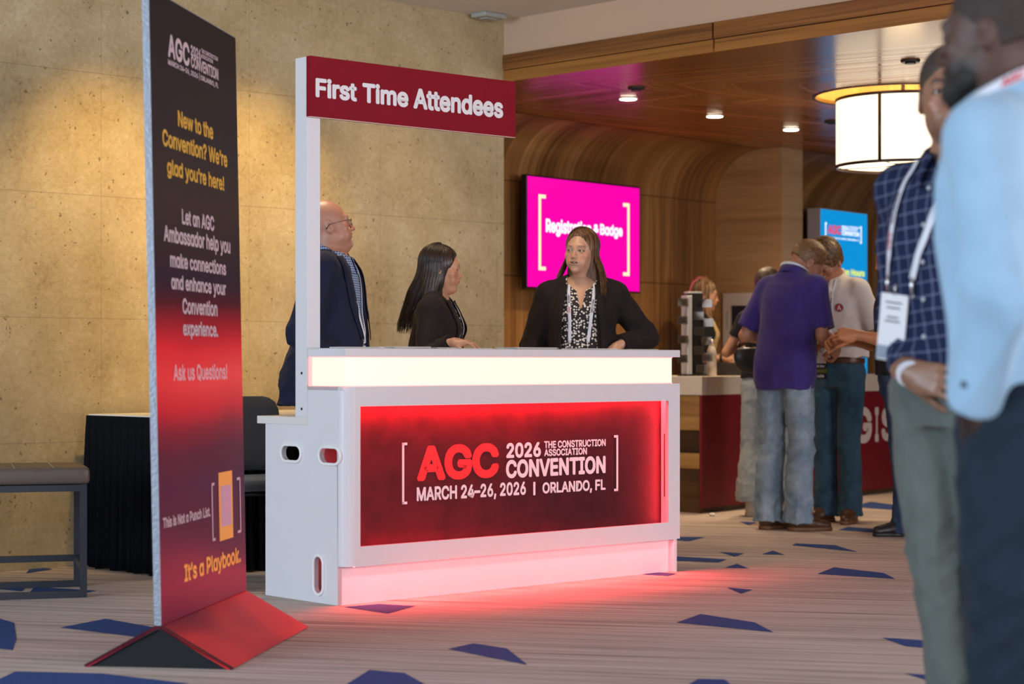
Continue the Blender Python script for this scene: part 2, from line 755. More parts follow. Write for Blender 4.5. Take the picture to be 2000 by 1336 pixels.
def to_mesh(name, parts, m, parent=None, colfn=None):
    """parts: list of (v, quads) merged in one mesh"""
    vs, qs, o = [], [], 0
    for v, q in parts:
        vs.append(v)
        qs.append(q + o)
        o += len(v)
    v, q = np.concatenate(vs), np.concatenate(qs)
    me = bpy.data.meshes.new(name)
    me.vertices.add(len(v))
    me.vertices.foreach_set('co', v.astype('f4').ravel())
    me.loops.add(len(q) * 4)
    me.loops.foreach_set('vertex_index', q.astype('i4').ravel())
    me.polygons.add(len(q))
    me.polygons.foreach_set('loop_start', np.arange(0, len(q) * 4, 4, dtype='i4'))
    me.update(calc_edges=True)
    me.validate()
    me.polygons.foreach_set('use_smooth', [True] * len(me.polygons))
    if colfn is not None:
        at = me.color_attributes.new('Col', 'FLOAT_COLOR', 'POINT')
        c = colfn(v)
        at.data.foreach_set('color', np.concatenate([c, np.ones((len(c), 1))], 1).astype('f4').ravel())
    return link(name, me, m, parent)


_rng = np.random.RandomState(5)


def folds(v, q, amp, freq, stretch=(1, 1, 1), seed=0, mask=None):
    """cloth folds: ridged noise pushed along the normals"""
    n = vnormals(v, q)
    rs = np.random.RandomState(seed)
    p = v * np.array(stretch)
    warp = np.zeros_like(v)
    for i in range(4):
        k = rs.normal(size=3)
        k *= freq * 0.45 / np.linalg.norm(k)
        warp += np.sin(p @ k + rs.rand() * 6.28)[:, None] * rs.normal(size=3) * 0.5
    tot = np.zeros(len(v))
    for i in range(5):
        k = rs.normal(size=3)
        k *= freq * (0.7 + 0.6 * rs.rand()) / np.linalg.norm(k)
        s = np.sin(p @ k + warp @ rs.normal(size=3) + rs.rand() * 6.28)
        tot += (1 - np.abs(s)) ** 1.6 - 0.45
    tot /= 2.2
    if mask is not None:
        tot = tot * mask(v)
    return v + n * (tot * amp)[:, None], q


# ------------------------------------------------------------------ heads, hands, bodies
def head_sculpt(S, fr, P):
    """P: mouth (0 shut..1 open), eye (0 closed..1), nose, jaw, lips, female"""
    fem = P.get('fem', False)
    jw = P.get('jaw', 1.0) * (0.92 if fem else 1.0)
    nl = P.get('nose', 1.0) * (0.88 if fem else 1.0)
    full = P.get('full', 0.0)
    a = dict(fr=fr)
    S.ell((0, .018, .030), (.076, .098, .088), k=.02, **a)
    S.ell((0, -.028, -.020), (.064, .060, .085), k=.03, **a)
    S.ell((0, -.030, -.070), (.052 * jw, .050, .042), k=.03, **a)
    for s in (-1, 1):
        S.ell((s * (.040 if fem else .045) * jw, -.004, -.060), (.018, .034, .028), k=.03, **a)
        S.ell((s * .043, -.060, -.026), (.021 + full * .008, .020, .020 + full * .01), k=.02, **a)
        S.ell((s * .030, -.066, -.062), (.020 + full * .012, .018, .022), k=.02, **a)
    S.ell((0, -.076, -.102), (.020 * jw, .016, .014), k=.026, **a)
    if full:
        S.ell((0, -.035, -.108), (.040, .045, .030 * full + .012), k=.03, **a)
    S.cone((-.034, -.080, .024), (.034, -.080, .024), .011, k=.02, **a)
    for s in (-1, 1):
        S.ell((s * .0315, -.104, .001), (.019, .018, .0125), k=.012, op='-', **a)
        S.ell((s * .0315, -.0765, 0), (.0165, .0150, .0125), k=.006, **a)
    # nose
    ny = -.0895 - .018 * nl
    S.cone((0, -.088, .012), (0, ny + .002, -.026), .0065, .0085, k=.012, **a)
    S.ell((0, ny, -.0335), (.0105 * nl, .0110, .0095), k=.008, **a)
    for s in (-1, 1):
        S.ell((s * .0125 * nl, -.100, -.0365), (.0078, .0095, .0070), k=.006, **a)
        S.ell((s * .0068 * nl, ny + .004, -.0445), (.0038, .0055, .004), k=.003, op='-', **a)
    # mouth
    mo = P.get('mouth', 0.0)
    lp = P.get('lips', 1.0)
    S.ell((0, -.081, -.060), (.029, .0150, .021), k=.018, **a)
    S.ell((0, -.0955, -.0575 + mo * .002), (.0215, .0080, .0050 * lp), k=.010, **a)
    S.ell((0, -.0935, -.0690 - mo * .006), (.0185, .0085, .0060 * lp), k=.010, **a)
    S.ell((0, -.1020, -.0632 - mo * .002), (.0220, .0120 + mo * .006, .0013 + mo * .0045), k=.003, op='-', **a)
    S.ell((0, -.0985, -.080), (.018, .006, .004), k=.010, op='-', **a)
    # eye openings
    e = P.get('eye', 1.0)
    for s in (-1, 1):
        S.ell((s * .0315, -.0960, -.0005), (.0138, .0120, .0014 + .0042 * e), k=.002, op='-', **a)
    # ears
    for s in (-1, 1):
        S.ell((s * .0790, .012, -.010), (.0085, .0185, .0310), k=.008, rot=(s * 22, 8, 0), **a)
        S.ell((s * .0880, .006, -.006), (.0070, .0105, .0190), k=.004, op='-', rot=(s * 22, 8, 0), **a)
        S.ell((s * .0800, .002, -.014), (.005, .0065, .009), k=.004, **a)


def skin_colors(P, fr, base):
    base = np.array(base)
    lipc = np.array(P.get('lipcol', base * np.array((.95, .55, .55))))
    brow = np.array(P.get('browcol', (.05, .03, .02)))
    dark = P.get('stubble', 0)

    def f(v):
        q = (v - fr.t) @ fr.R
        x, y, z = np.abs(q[:, 0]), q[:, 1], q[:, 2]
        c = np.tile(base, (len(v), 1)).astype(float)
        front = y < -.04

        def mix(mask, col, a=1.0):
            m = np.clip(mask, 0, 1)[:, None] * a
            return c * (1 - m) + np.array(col) * m
        g = lambda cx, cy, cz, r: np.exp(-(((x - cx) ** 2 + (y - cy) ** 2 + (z - cz) ** 2) / r ** 2))
        c = mix(g(.045, -.075, -.03, .026) * .6, base * np.array((1.05, .72, .68)))
        c = mix(g(0, -.115, -.034, .016) * .5, base * np.array((1.05, .70, .66)))
        mo = P.get('mouth', 0)
        lz = -.0632 - mo * .002
        lm = ((x / .0235) ** 2 + ((z - lz) / (.0066 + mo * .0040)) ** 2 < 1) & (y < -.085)
        c = mix(lm.astype(float), lipc, P.get('lipa', .75))
        inn = ((x / .021) ** 2 + ((z - lz) / (.0022 + mo * .0045)) ** 2 < 1) & (y < -.07) & (y > -.0945)
        c = mix(inn.astype(float), (.09, .02, .02) if mo < .3 else (.09, .02, .02))
        # brows
        bz = P.get('browz', .0185) + .013 * (1 - ((x - .036) / .024) ** 2) * .45
        bm = np.clip(1.5 - np.abs(z - bz) / P.get('browt', .0032), 0, 1) * np.clip((x - .012) / .006, 0, 1) * np.clip((.056 - x) / .014, 0, 1) * (y < -.05)
        c = mix(bm, brow, P.get('browa', .85))
        # lash line / lids
        em = (np.abs(((x - .0315) / .0150) ** 2 + ((z + .0005) / (.0028 + .0045 * P.get('eye', 1.))) ** 2 - 1) < .55) & (y < -.07) & (z > -.004)
        c = mix(em.astype(float), brow * .6, .75)
        sd = P.get('scalp')
        if sd is not None:
            sm = np.clip((z - (.055 + .0 * x)) / .02 + np.clip((y + .03) / .03, -1, 2), 0, 1) * (z > -.03 + (y < .0) * .06) * (y > -.065)
            c = mix(sm, sd, .8)
        if dark:
            bd = np.clip((-.040 - z) / .02, 0, 1) * np.clip((-.0 - y) / .03, 0, 1) * (~lm)
            c = mix(bd, brow, dark)
        return np.clip(c, 0, 1)
    return f


def eye_mesh(fr, parent, m_white, m_iris, m_pupil, look=(0, 0)):
    for s in (-1, 1):
        c = np.array((s * .0315, -.0775, 0))
        mb = MB()
        Rl = rotm(look[0], look[1])
        nu, nv, r = 16, 18, .0132
        rings = []
        for i in range(nv + 1):
            t = PI * i / nv
            ring = []
            for j in range(nu):
                u = 2 * PI * j / nu
                p = np.array((r * math.sin(t) * math.cos(u), -r * math.cos(t), r * math.sin(t) * math.sin(u)))
                w = fr.w(c + Rl @ p)
                ring.append(mb.bm.verts.new(w))
            rings.append(ring)
        for i in range(nv):
            for j in range(nu):
                f = mb.bm.faces.new((rings[i][j], rings[i][(j + 1) % nu], rings[i + 1][(j + 1) % nu], rings[i + 1][j]))
                f.material_index = 2 if i < 1 else (1 if i < 3 else 0)
                f.smooth = True
        bmesh.ops.remove_doubles(mb.bm, verts=mb.bm.verts, dist=1e-6)
        mb.build('eye', [m_white, m_iris, m_pupil], parent, smooth=True)


def hand_sculpt(S, wrist, f, palm, side, curl=(25, 35, 25), spread=4, thumb=(0, 0), size=1.0, wr=.024, elbow=None, each=None):
    """side +1: thumb towards +x of the hand frame. Returns frame"""
    f = np.array(f, float)
    f /= np.linalg.norm(f)
    z = -np.array(palm, float)
    z -= f * (z @ f)
    z /= np.linalg.norm(z)
    x = np.cross(f, z)
    fr = Fr(np.array([x, f, z]).T * 1.0, wrist)
    g = size
    k = .012
    bx = [.031, .011, -.010, -.029]
    by = [.088, .092, .087, .078]
    L = [(.040, .025, .021), (.044, .029, .022), (.040, .027, .021), (.032, .020, .018)]
    rr = [.0088, .0090, .0086, .0076]
    S.cone((0, -.03, 0), (0, .02, 0), wr, .026, k=.02, fr=fr, flat=(0, 0, 1, 1.3))
    for i in range(4):
        S.cone((side * bx[i] * .55 * g, .012, 0), (side * bx[i] * g, by[i] * g, 0), .0135 * g, .0105 * g, k=.016, fr=fr)
    S.ell((side * .012, .05 * g, -.008), (.034 * g, .040 * g, .014 * g), k=.02, fr=fr)
    S.ell((side * .030 * g, .030 * g, -.012), (.015 * g, .028 * g, .014 * g), k=.02, fr=fr)
    for i in range(4):
        p = np.array((side * bx[i] * g, by[i] * g, 0.))
        ang = 0
        sp = R(spread * (1.5 - i)) * side
        cu = each[i] if each else curl
        for j in range(3):
            ang += R(cu[j])
            d = np.array((math.sin(sp) * math.cos(ang), math.cos(sp) * math.cos(ang), -math.sin(ang)))
            q = p + d * L[i][j] * g
            S.cone(p, q, rr[i] * g * (1 - .06 * j), rr[i] * g * (.94 - .08 * j), k=.005, fr=fr)
            p = q
    a, b = R(38 - thumb[0]), R(28 + thumb[1])
    p = np.array((side * .022 * g, .018 * g, -.006))
    for j, (l, r0) in enumerate(((.042, .0125), (.033, .0105), (.026, .0095))):
        aa = a * (1 - .28 * j)
        d = np.array((side * math.sin(aa) * math.cos(b), math.cos(aa) * math.cos(b), -math.sin(b)))
        q = p + d * l * g
        S.cone(p, q, r0 * g, r0 * .92 * g, k=.010 if j == 0 else .005, fr=fr)
        p = q
        b += R(thumb[1] * .5)
    return fr


M_TORSO = [(.82, 0, .0, .150, .100), (.92, 0, 0, .168, .112), (1.00, 0, 0, .160, .108), (1.10, 0, 0, .146, .104), (1.22, 0, 0, .158, .112),
           (1.33, 0, .004, .172, .118), (1.41, 0, .008, .160, .098), (1.46, 0, .012, .11, .072), (1.50, 0, .015, .065, .062)]
F_TORSO = [(.82, 0, .0, .158, .105), (.92, 0, 0, .170, .112), (1.02, 0, 0, .148, .100), (1.10, 0, 0, .132, .094), (1.20, 0, 0, .140, .105),
           (1.29, 0, -.004, .150, .122, .10), (1.38, 0, .006, .145, .092), (1.43, 0, .010, .10, .066), (1.47, 0, .012, .055, .052)]


class Human:
    """standard height 1.75 m, faces -y, origin on the floor between the feet"""
    def __init__(s, loc, yaw, height, skin, label, P=None, lean=(0, 0), head=(0, 0, 0), head_off=(0, 0, 0),
                 belly=0.0, fem=False, arms=None, legs=None, width=1.0, hres=.0032):
        s.P = P or {}
        s.P['fem'] = fem
        s.fem = fem
        s.root = empty('person', loc, R(yaw), label, 'person', scale=height / 1.75)
        s.skin = skin
        s.lean = lean
        s.w = width
        s.hres = hres
        T = F_TORSO if fem else M_TORSO
        s.T = []
        for r in T:
            r = list(r) + ([r[4]] if len(r) == 5 else [])
            r[3] *= width
            if belly and .9 < r[0] < 1.36:
                b = belly * math.exp(-((r[0] - 1.09) / .13) ** 2)
                r[4] += b
                r[3] += b * .45
            o = s.sp(r[0])
            r[1] += o[0]
            r[2] += o[1]
            s.T.append(r)
        sx = (.152 if fem else .172) * width
        s.sh = {}
        o = s.sp(1.40)
        for k, sg in (('L', 1), ('R', -1)):
            s.sh[k] = np.array((sg * sx + o[0], o[1] + .008, 1.385 if fem else 1.405))
        s.arms = {}
        arms = arms or {}
        for k, sg in (('L', 1), ('R', -1)):
            A = dict(el=(sg * .235, .02, 1.11), wr=(sg * .24, -.05, .87), f=(0, -.15, -1), palm=(-sg, 0, 0), curl=(20, 30, 20))
            A.update(arms.get(k, {}))
            A['side'] = A.get('side', 1 if k == 'R' else -1)
            s.arms[k] = A
        s.legs = {}
        for k, sg in (('L', 1), ('R', -1)):
            Lg = dict(hip=(sg * .085, 0, .90), kn=(sg * .095, -.01, .50), an=(sg * .10, .02, .085), toe=(sg * 12))
            Lg.update((legs or {}).get(k, {}))
            s.legs[k] = Lg
        yw, pitch, roll = head
        o = s.sp(1.50)
        Rh = rotm(yw, pitch, roll)
        piv = np.array((o[0], o[1] + .030, 1.545)) + np.array(head_off)
        if fem:
            piv = piv - np.array((0, 0, .012))
        s.hs = .97 if fem else 1.0
        s.hf = Fr(Rh, piv - Rh @ np.array((0, .025, -.085)))
        s.piv = piv

    def sp(s, z):
        t = max(0, z - .95)
        return np.array((s.lean[0] * t, -s.lean[1] * t * (1 + .35 * t)))

    def neck(s, S, off=0):
        o = s.sp(1.47)
        b = np.array((o[0], o[1] + .018, 1.43))
        r = (.047 if s.fem else .060) + off
        top = s.hf.w((0, .022, -.03))
        S.cone(b, top, r + .004, r - .002, k=.03)

    def body(s, hands='LR', coarse=.009, colors=None):
        parts = []
        S = Sculpt()
        S.loft(s.T, n=2.2)
        s.neck(S)
        o = s.sp(1.42)
        for k, sg in (('L', 1), ('R', -1)):
            A = s.arms[k]
            sh, el, wr = s.sh[k], np.array(A['el']), np.array(A['wr'])
            fm = .86 if s.fem else 1
            tr = np.array((sg * .05 + o[0], o[1] + .015, 1.45))
            S.cone(tr, sh, .035, .052 * fm, k=.03)
            S.cone(sh, el, .050 * fm, .037 * fm, k=.02)
            mid = el + (wr - el) * .3
            S.cone(el, mid, .037 * fm, .041 * fm, k=.015)
            S.cone(mid, wr, .041 * fm, .026 * fm, k=.015)
            L = s.legs[k]
            S.cone(L['hip'], L['kn'], .078, .050, k=.03)
            kn, an = np.array(L['kn'], float), np.array(L['an'], float)
            cf = kn + (an - kn) * .3 + np.array((0, .015, 0))
            S.cone(kn, cf, .050, .052, k=.02)
            S.cone(cf, an, .052, .035, k=.02)
            t = R(L['toe'])
            d = np.array((math.sin(t), -math.cos(t), 0))
            S.cone(an - np.array((0, 0, .03)), np.array((an[0], an[1], .045)) + d * .11, .036, .028, k=.02)
        parts.append(S.mesh(coarse))
        H = Sculpt()
        head_sculpt(H, s.hf, s.P)
        s.neck(H)
        c = s.hf.w((0, 0, 0))
        lo, hi = c - .17, c + .17
        H.half(s.hf.w((0, 0, -.19)), -(s.hf.R @ V3(0, 0, 1)))
        parts.append(H.mesh(s.hres, lo, hi))
        for k in hands:
            A = s.arms[k]
            Hd = Sculpt()
            el, wr = np.array(A['el'], float), np.array(A['wr'], float)
            fm = .86 if s.fem else 1
            mid = el + (wr - el) * .3
            Hd.cone(mid + (wr - mid) * .75, wr, (.041 + (.026 - .041) * .75) * fm, .026 * fm, k=.01)
            s.arms[k]['fr'] = hand_sculpt(Hd, wr, A['f'], A['palm'], A['side'], A['curl'], size=.92 if s.fem else 1.0,
                                          thumb=A.get('thumb', (0, 0)), spread=A.get('spread', 4), wr=.026 * fm, each=A.get('each'))
            parts.append(Hd.mesh(.0032))
        m = skin_mat(s.P.get('name', 'skin'), s.P.get('skinrough', .45))
        s.obj = to_mesh('body', parts, m, s.root, skin_colors(s.P, s.hf, s.skin))
        if s.P.get('eyes', True):
            eye_mesh(s.hf, s.root, MAT['eye_white'], MAT['iris_' + s.P.get('iris', 'brown')], MAT['pupil'], s.P.get('look', (0, 0)))
        if s.P.get('mouth', 0) > .3:
            mb = MB()
            pts = []
            for i in range(9):
                t = (i - 4) / 4
                pts.append((t * .0165, -.0915 + .010 * t * t, 0))
            for i in range(8):
                a, b = pts[i], pts[i + 1]
                q = [s.hf.w((a[0], a[1], -.0575)), s.hf.w((b[0], b[1], -.0575)), s.hf.w((b[0], b[1], -.0645)), s.hf.w((a[0], a[1], -.0645))]
                back = s.hf.R @ V3(0, .004, 0)
                mb.prism([tuple(p) for p in q], tuple(back))
            mb.build('teeth', MAT['teeth'], s.root)
        return s

    # -------- clothing
    def top(s, name, m, z0, sleeve=(1.0, 1.0), off=.014, loose=.01, mat_folds=(.006, 42, (1, 1, .55)), seed=1, neck=.066, neckz=1.475,
            vee=None, hemrows=None, h=.0075, cuff=.0, shoulder=.0, front=None, sl_r=None, label=None, neck_tilt=.35, res_extra=None, flare=None, pad=.0):
        S = Sculpt()
        rows = []
        for r in s.T:
            if r[0] < z0 - .02:
                continue
            r = list(r)
            lz = loose * math.exp(-((r[0] - 1.08) / .16) ** 2)
            r[3] += lz * 1.2
            r[4] += lz
            r[5] += lz
            if flare and r[0] < 1.1:
                t = (1.1 - r[0])
                r[3] += flare * t
                r[4] += flare * t * .8
                r[5] += flare * t * .8
            rows.append(r)
        rows = [r for r in rows if r[0] > z0 + .015]
        b = list(s.T[0])
        src = sorted(s.T, key=lambda r: abs(r[0] - z0))[0]
        b = list(src)
        b[0] = z0
        o0 = s.sp(z0)
        b[1], b[2] = b[1] - s.sp(src[0])[0] + o0[0], b[2] - s.sp(src[0])[1] + o0[1]
        lz = loose * math.exp(-((z0 - 1.08) / .16) ** 2)
        fl = (flare or 0) * max(0, 1.1 - z0)
        b[3] += lz + fl
        b[4] += lz + fl * .8
        b[5] += lz + fl * .8
        rows = [b] + rows
        o = s.sp(1.42)
        fm = .90 if s.fem else 1
        for k, sg in (('L', 1), ('R', -1)):
            A = s.arms[k]
            sh, el, wr = s.sh[k] + np.array((sg * pad, 0, pad * .4)), np.array(A['el'], float), np.array(A['wr'], float)
            tr = np.array((sg * .05 + o[0], o[1] + .015, 1.45))
            S.cone(tr, sh, .037 + off, .053 * fm + off, k=.03)
            u, lw = sleeve if isinstance(sleeve, tuple) else (sleeve, 0)
            r0, r1, r2 = sl_r or (.056 * fm + off, .048 * fm + off, .034 * fm + off)
            e2 = sh + (el - sh) * u
            S.cone(sh, e2, r0, r0 + (r1 - r0) * u, k=.03)
            if lw > 0:
                w2 = el + (wr - el) * lw
                S.cone(el, w2, r1, r1 + (r2 - r1) * lw, k=.012)
        # shoulder sleeve cut for short sleeves is rounded; trim with planes
        for k in ('L', 'R'):
            A = s.arms[k]
            sh, el, wr = s.sh[k], np.array(A['el'], float), np.array(A['wr'], float)
            u, lw = sleeve
            if lw > 0:
                d = (wr - el) / np.linalg.norm(wr - el)
                c = el + (wr - el) * lw
            else:
                d = (el - sh) / np.linalg.norm(el - sh)
                c = sh + (el - sh) * u

            def cut(x, y, z, c=c, d=d):
                dd = (x - c[0]) * d[0] + (y - c[1]) * d[1] + (z - c[2]) * d[2]
                rad = np.sqrt(np.maximum((x - c[0]) ** 2 + (y - c[1]) ** 2 + (z - c[2]) ** 2 - dd * dd, 0))
                return np.maximum(-dd, rad - .10)
            S.fn(cut, c - .12, c + .12, op='-', k=.004)
        S.loft(rows, off=off, n=2.4, k=.025)
        nb = s.sp(1.47)
        top_ = s.hf.w((0, .022, -.03))
        n0 = np.array((nb[0], nb[1] + .018 - .02, neckz))
        ax = np.array((0, -neck_tilt, 1.0))
        S.cone(n0, n0 + ax * .12, neck, neck + .03, k=.008, op='-')
        if vee:
            zb, hw = vee   # bottom of the vee and half-width at the neck
            zt = neckz + .02

            def vf(x, y, z):
                t = np.clip((z - zb) / (zt - zb), 0, 1)
                return np.maximum(np.maximum(np.abs(x - nb[0]) - hw * t, zb - z), y - nb[1] - .0)
            S.fn(vf, (-.2, -.4, zb - .02), (.2, .2, 1.6), op='-', k=.003)
        if front:
            # open jacket front: rows of (z, xleft, xright)
            Z = np.array([r[0] for r in front])
            XL = np.array([r[1] for r in front])
            XR = np.array([r[2] for r in front])

            def ff(x, y, z):
                xl, xr = np.interp(z, Z, XL), np.interp(z, Z, XR)
                ox = s.lean[0] * np.maximum(0, z - .95)
                oy = -s.lean[1] * np.maximum(0, z - .95)
                return np.maximum(np.maximum(xl - (x - ox), (x - ox) - xr), y - oy + .02)
            S.fn(ff, (-.3, -.5, z0 - .05), (.3, .2, 1.62), op='-', k=.006)
        v, q = S.mesh(h)
        amp, fq, st = mat_folds

        def mask(v):
            m_ = np.full(len(v), .45)
            for k in 'LR':
                el = np.array(s.arms[k]['el'], float)
                m_ += 1.1 * np.exp(-((v - el) ** 2).sum(1) / .12 ** 2)
                m_ += .6 * np.exp(-((v - s.sh[k] + np.array((0, 0, .09))) ** 2).sum(1) / .09 ** 2)
            m_ += .8 * np.exp(-((v[:, 2] - z0 - .08) / .12) ** 2)
            return m_
        v, q = folds(v, q, amp, fq, st, seed, mask)
        ob = to_mesh(name, [(v, q)], m, s.root)
        if label:
            ob['label'] = label
        s.last = ob
        setattr(s, 'g_' + name, ob)
        return ob

    def trousers(s, name, m, wz=1.0, hem=.03, r=(.105, .082, .075, .085), off=.012, seed=3, h=.008, amp=.007, straight=None, pants_label=None):
        S = Sculpt()
        rows = []
        for t in s.T:
            if .80 < t[0] < wz - .02:
                rows.append(list(t))
        if len(rows) == 1:
            rows.append([wz] + rows[0][1:])
        last = list(sorted(s.T, key=lambda r: abs(r[0] - wz))[0])
        last[0] = wz
        rows.append(last)
        S.loft(rows, off=off, n=2.3)
        for k in 'LR':
            L = s.legs[k]
            hip, kn, an = [np.array(L[a], float) for a in ('hip', 'kn', 'an')]
            hp = hip.copy()
            cr = hip + (kn - hip) * .22
            S.loft([(hip[2] + .02, hip[0], hip[1], r[0] * .80, r[0] * 1.0), (cr[2], cr[0], cr[1], r[0] * .88, r[0] * .98),
                    ((cr[2] + kn[2]) / 2, (cr[0] + kn[0]) / 2, (cr[1] + kn[1]) / 2, (r[0] * .9 + r[1]) / 2, (r[0] + r[1]) / 2),
                    (kn[2], kn[0], kn[1], r[1], r[1]),
                    ((kn[2] + an[2]) / 2, (kn[0] + an[0]) / 2, (kn[1] + an[1]) / 2 + .012, r[2], r[2] * 1.08),
                    (an[2] + .02, an[0], an[1], r[3] * .94, r[3]), (hem, an[0], an[1] - .006, r[3], r[3] * 1.08)], k=.03, n=2.1)
        v, q = S.mesh(h)

        def mask(v):
            m_ = np.full(len(v), .35)
            m_ += 1.0 * np.exp(-((v[:, 2] - hem - .06) / .10) ** 2)
            m_ += .7 * np.exp(-((v[:, 2] - .50) / .10) ** 2) + .5 * np.exp(-((v[:, 2] - .86) / .08) ** 2)
            return m_
        v, q = folds(v, q, amp, 40, (1, 1, .9), seed, mask)
        ob = to_mesh(name, [(v, q)], m, s.root)
        setattr(s, 'g_' + name, ob)
        return ob

    def shoes(s, m, sole, boot=False, scale=1.0):
        for k in 'LR':
            L = s.legs[k]
            an = np.array(L['an'], float)
            fr = Fr(rotm(L['toe']), (an[0], an[1], 0))
            S = Sculpt()
            S.cone((0, .025, .045), (0, -.06, .045), .040, .044, k=.02, fr=fr, flat=(0, 0, 1, 1.0))
            S.cone((0, -.06, .042), (0, -.165, .030), .045, .026 if boot else .032, k=.02, fr=fr)
            S.cone((0, .015, .05), (0, .0, .16 if boot else .105), .043, .044, k=.02, fr=fr)
            S.half((0, 0, .018), (0, 0, -1), fr=fr)
            v, q = S.mesh(.006)
            up = to_mesh('boot' if boot else 'shoe', [(v, q)], m, s.root)
            S = Sculpt()
            S.cone((0, .025, .012), (0, -.06, .012), .044, .047, k=.02, fr=fr)
            S.cone((0, -.06, .012), (0, -.168, .012), .048, .030, k=.02, fr=fr)
            S.half((0, 0, .024), (0, 0, 1), fr=fr)
            S.half((0, 0, .0), (0, 0, -1), fr=fr)
            v, q = S.mesh(.006)
            to_mesh('sole', [(v, q)], sole, up)

    def collar(s, name, m, z=1.475, r=(.070, .066), h=.036, gap=26, tilt=-.30, flare=.012, cy=.0, spread=.018, thick=.004, drop=.012):
        """folded shirt collar, open in front"""
        o = s.sp(z)
        rows = []
        N = 40
        prof = [(0, .0), (.55, .001), (1.0, .003), (1.0, .010), (.35, flare + .006), (-.12, flare + .014)]
        for hz, ro in prof:
            row = []
            for i in range(N + 1):
                a = R(-90 + gap / 2 + (360 - gap) * i / N)
                fr_ = (1 - math.sin(a)) / 2       # 1 at the front
                pt_ = (1 - abs(i / N - .5) * 2)
                tip = max(0, 1 - min(i, N - i) / 5)
                hh = h * hz - (drop * tip + .5 * drop * fr_ if hz < .5 and ro > .01 else 0)
                x = (r[0] + ro) * math.cos(a)
                y = (r[1] + ro) * math.sin(a) - spread * tip * (ro > .01)
                zz = z + hh - tilt * y * .8
                row.append((o[0] + x, o[1] + cy + y, zz))
            rows.append(row)
        ob = grid_mesh(name, rows, m, s.root)
        md = ob.modifiers.new('t', 'SOLIDIFY')
        md.thickness = thick
        return ob

    def bvh(s, *names):
        vs, fs = [], []
        for n in names:
            ob = getattr(s, 'g_' + n) if isinstance(n, str) else n
            o = len(vs)
            vs += [v.co.copy() for v in ob.data.vertices]
            fs += [tuple(i + o for i in p.vertices) for p in ob.data.polygons]
        return BVHTree.FromPolygons(vs, fs)

    def strap(s, name, m, path, width, garments, lift=.004, thick=.0015, side=-1, sub=10, direct=None):
        """ribbon laid on clothing; path of (x,z) or (x,y,z); 2-tuples are dropped onto the front"""
        bv = s.bvh(*garments)
        pts = []
        P = [Vector(p) if len(p) == 3 else None for p in path]
        seq = []
        for a, b in zip(path[:-1], path[1:]):
            for i in range(sub):
                t = i / sub
                if len(a) == 2 and len(b) == 2:
                    seq.append((a[0] + (b[0] - a[0]) * t, a[1] + (b[1] - a[1]) * t))
                elif len(a) == 3 and len(b) == 3:
                    seq.append(tuple(a[j] + (b[j] - a[j]) * t for j in range(3)))
                else:
                    seq.append(a if i == 0 else None)
        seq.append(path[-1])
        out = []
        for p in seq:
            if p is None:
                continue
            if len(p) == 2:
                org = Vector((p[0], 1.0 * side, p[1]))
                hit = bv.ray_cast(org, Vector((0, -side, 0)))
                if hit[0] is None:
                    continue
                out.append((hit[0] + hit[1] * lift, hit[1]))
            else:
                near = bv.find_nearest(Vector(p))
                out.append((near[0] + near[1] * lift, near[1]))
        # smooth
        for it in range(2):
            o2 = list(out)
            for i in range(1, len(out) - 1):
                o2[i] = ((out[i - 1][0] + out[i][0] * 2 + out[i + 1][0]) / 4, (out[i - 1][1] + out[i][1] * 2 + out[i + 1][1]).normalized())
            out = o2
        rows, uvs = [], []
        acc = 0
        for i, (p, n) in enumerate(out):
            d = (out[min(i + 1, len(out) - 1)][0] - out[max(i - 1, 0)][0]).normalized()
            t = n.cross(d).normalized()
            if i:
                acc += (p - out[i - 1][0]).length
            rows.append([p - t * width / 2, p + t * width / 2])
            uvs.append([(0, acc), (width, acc)])
        ob = grid_mesh(name, rows, m, s.root, uvs)
        md = ob.modifiers.new('t', 'SOLIDIFY')
        md.thickness = thick
        return ob

    # -------- hair
    def hair(s, m, fn, h=.0035, ridges=(.0022, 260), seed=0, name='hair', strands=None):
        """fn(S) adds shapes in the head frame"""
        S = Sculpt()
        fn(S)
        v, q = S.mesh(h)
        n = vnormals(v, q)
        l = (v - s.hf.t) @ s.hf.R
        amp, fq = ridges
        rs = np.random.RandomState(seed)
        ang = np.arctan2(l[:, 0], -(l[:, 1] - .02))
        el = np.arctan2(l[:, 2] - .03, np.hypot(l[:, 0], l[:, 1] - .02))
        w = np.zeros(len(v))
        for i in range(5):
            f = fq / 12 * (1 + rs.rand())
            w += np.sin(ang * f + np.sin(l[:, 2] * 25 + rs.rand() * 6) * 1.5 + rs.rand() * 6) * .5
        v = v + n * (w * amp * .5)[:, None]
        parts = [(v, q)]
        if strands:
            parts += strands
        return to_mesh(name, parts, m, s.root)


def strand(pts, r, n=4):
    """thin tapered tube as numpy quads"""
    pts = np.array(pts)
    N = len(pts)
    d = np.gradient(pts, axis=0)
    d /= np.linalg.norm(d, axis=1)[:, None] + 1e-9
    up = np.tile((0.3, 1, .2), (N, 1))
    x = np.cross(d, up)
    x /= np.linalg.norm(x, axis=1)[:, None] + 1e-9
    y = np.cross(d, x)
    rad = r * np.interp(np.linspace(0, 1, N), (0, .1, .8, 1), (.6, 1, .8, .2))
    vs = []
    for k in range(n):
        a = 2 * PI * k / n
        vs.append(pts + (x * math.cos(a) + y * math.sin(a)) * rad[:, None])
    v = np.stack(vs, 1).reshape(-1, 3)
    q = []
    for i in range(N - 1):
        for k in range(n):
            q.append((i * n + k, i * n + (k + 1) % n, (i + 1) * n + (k + 1) % n, (i + 1) * n + k))
    return v, np.array(q)


_SK = {}


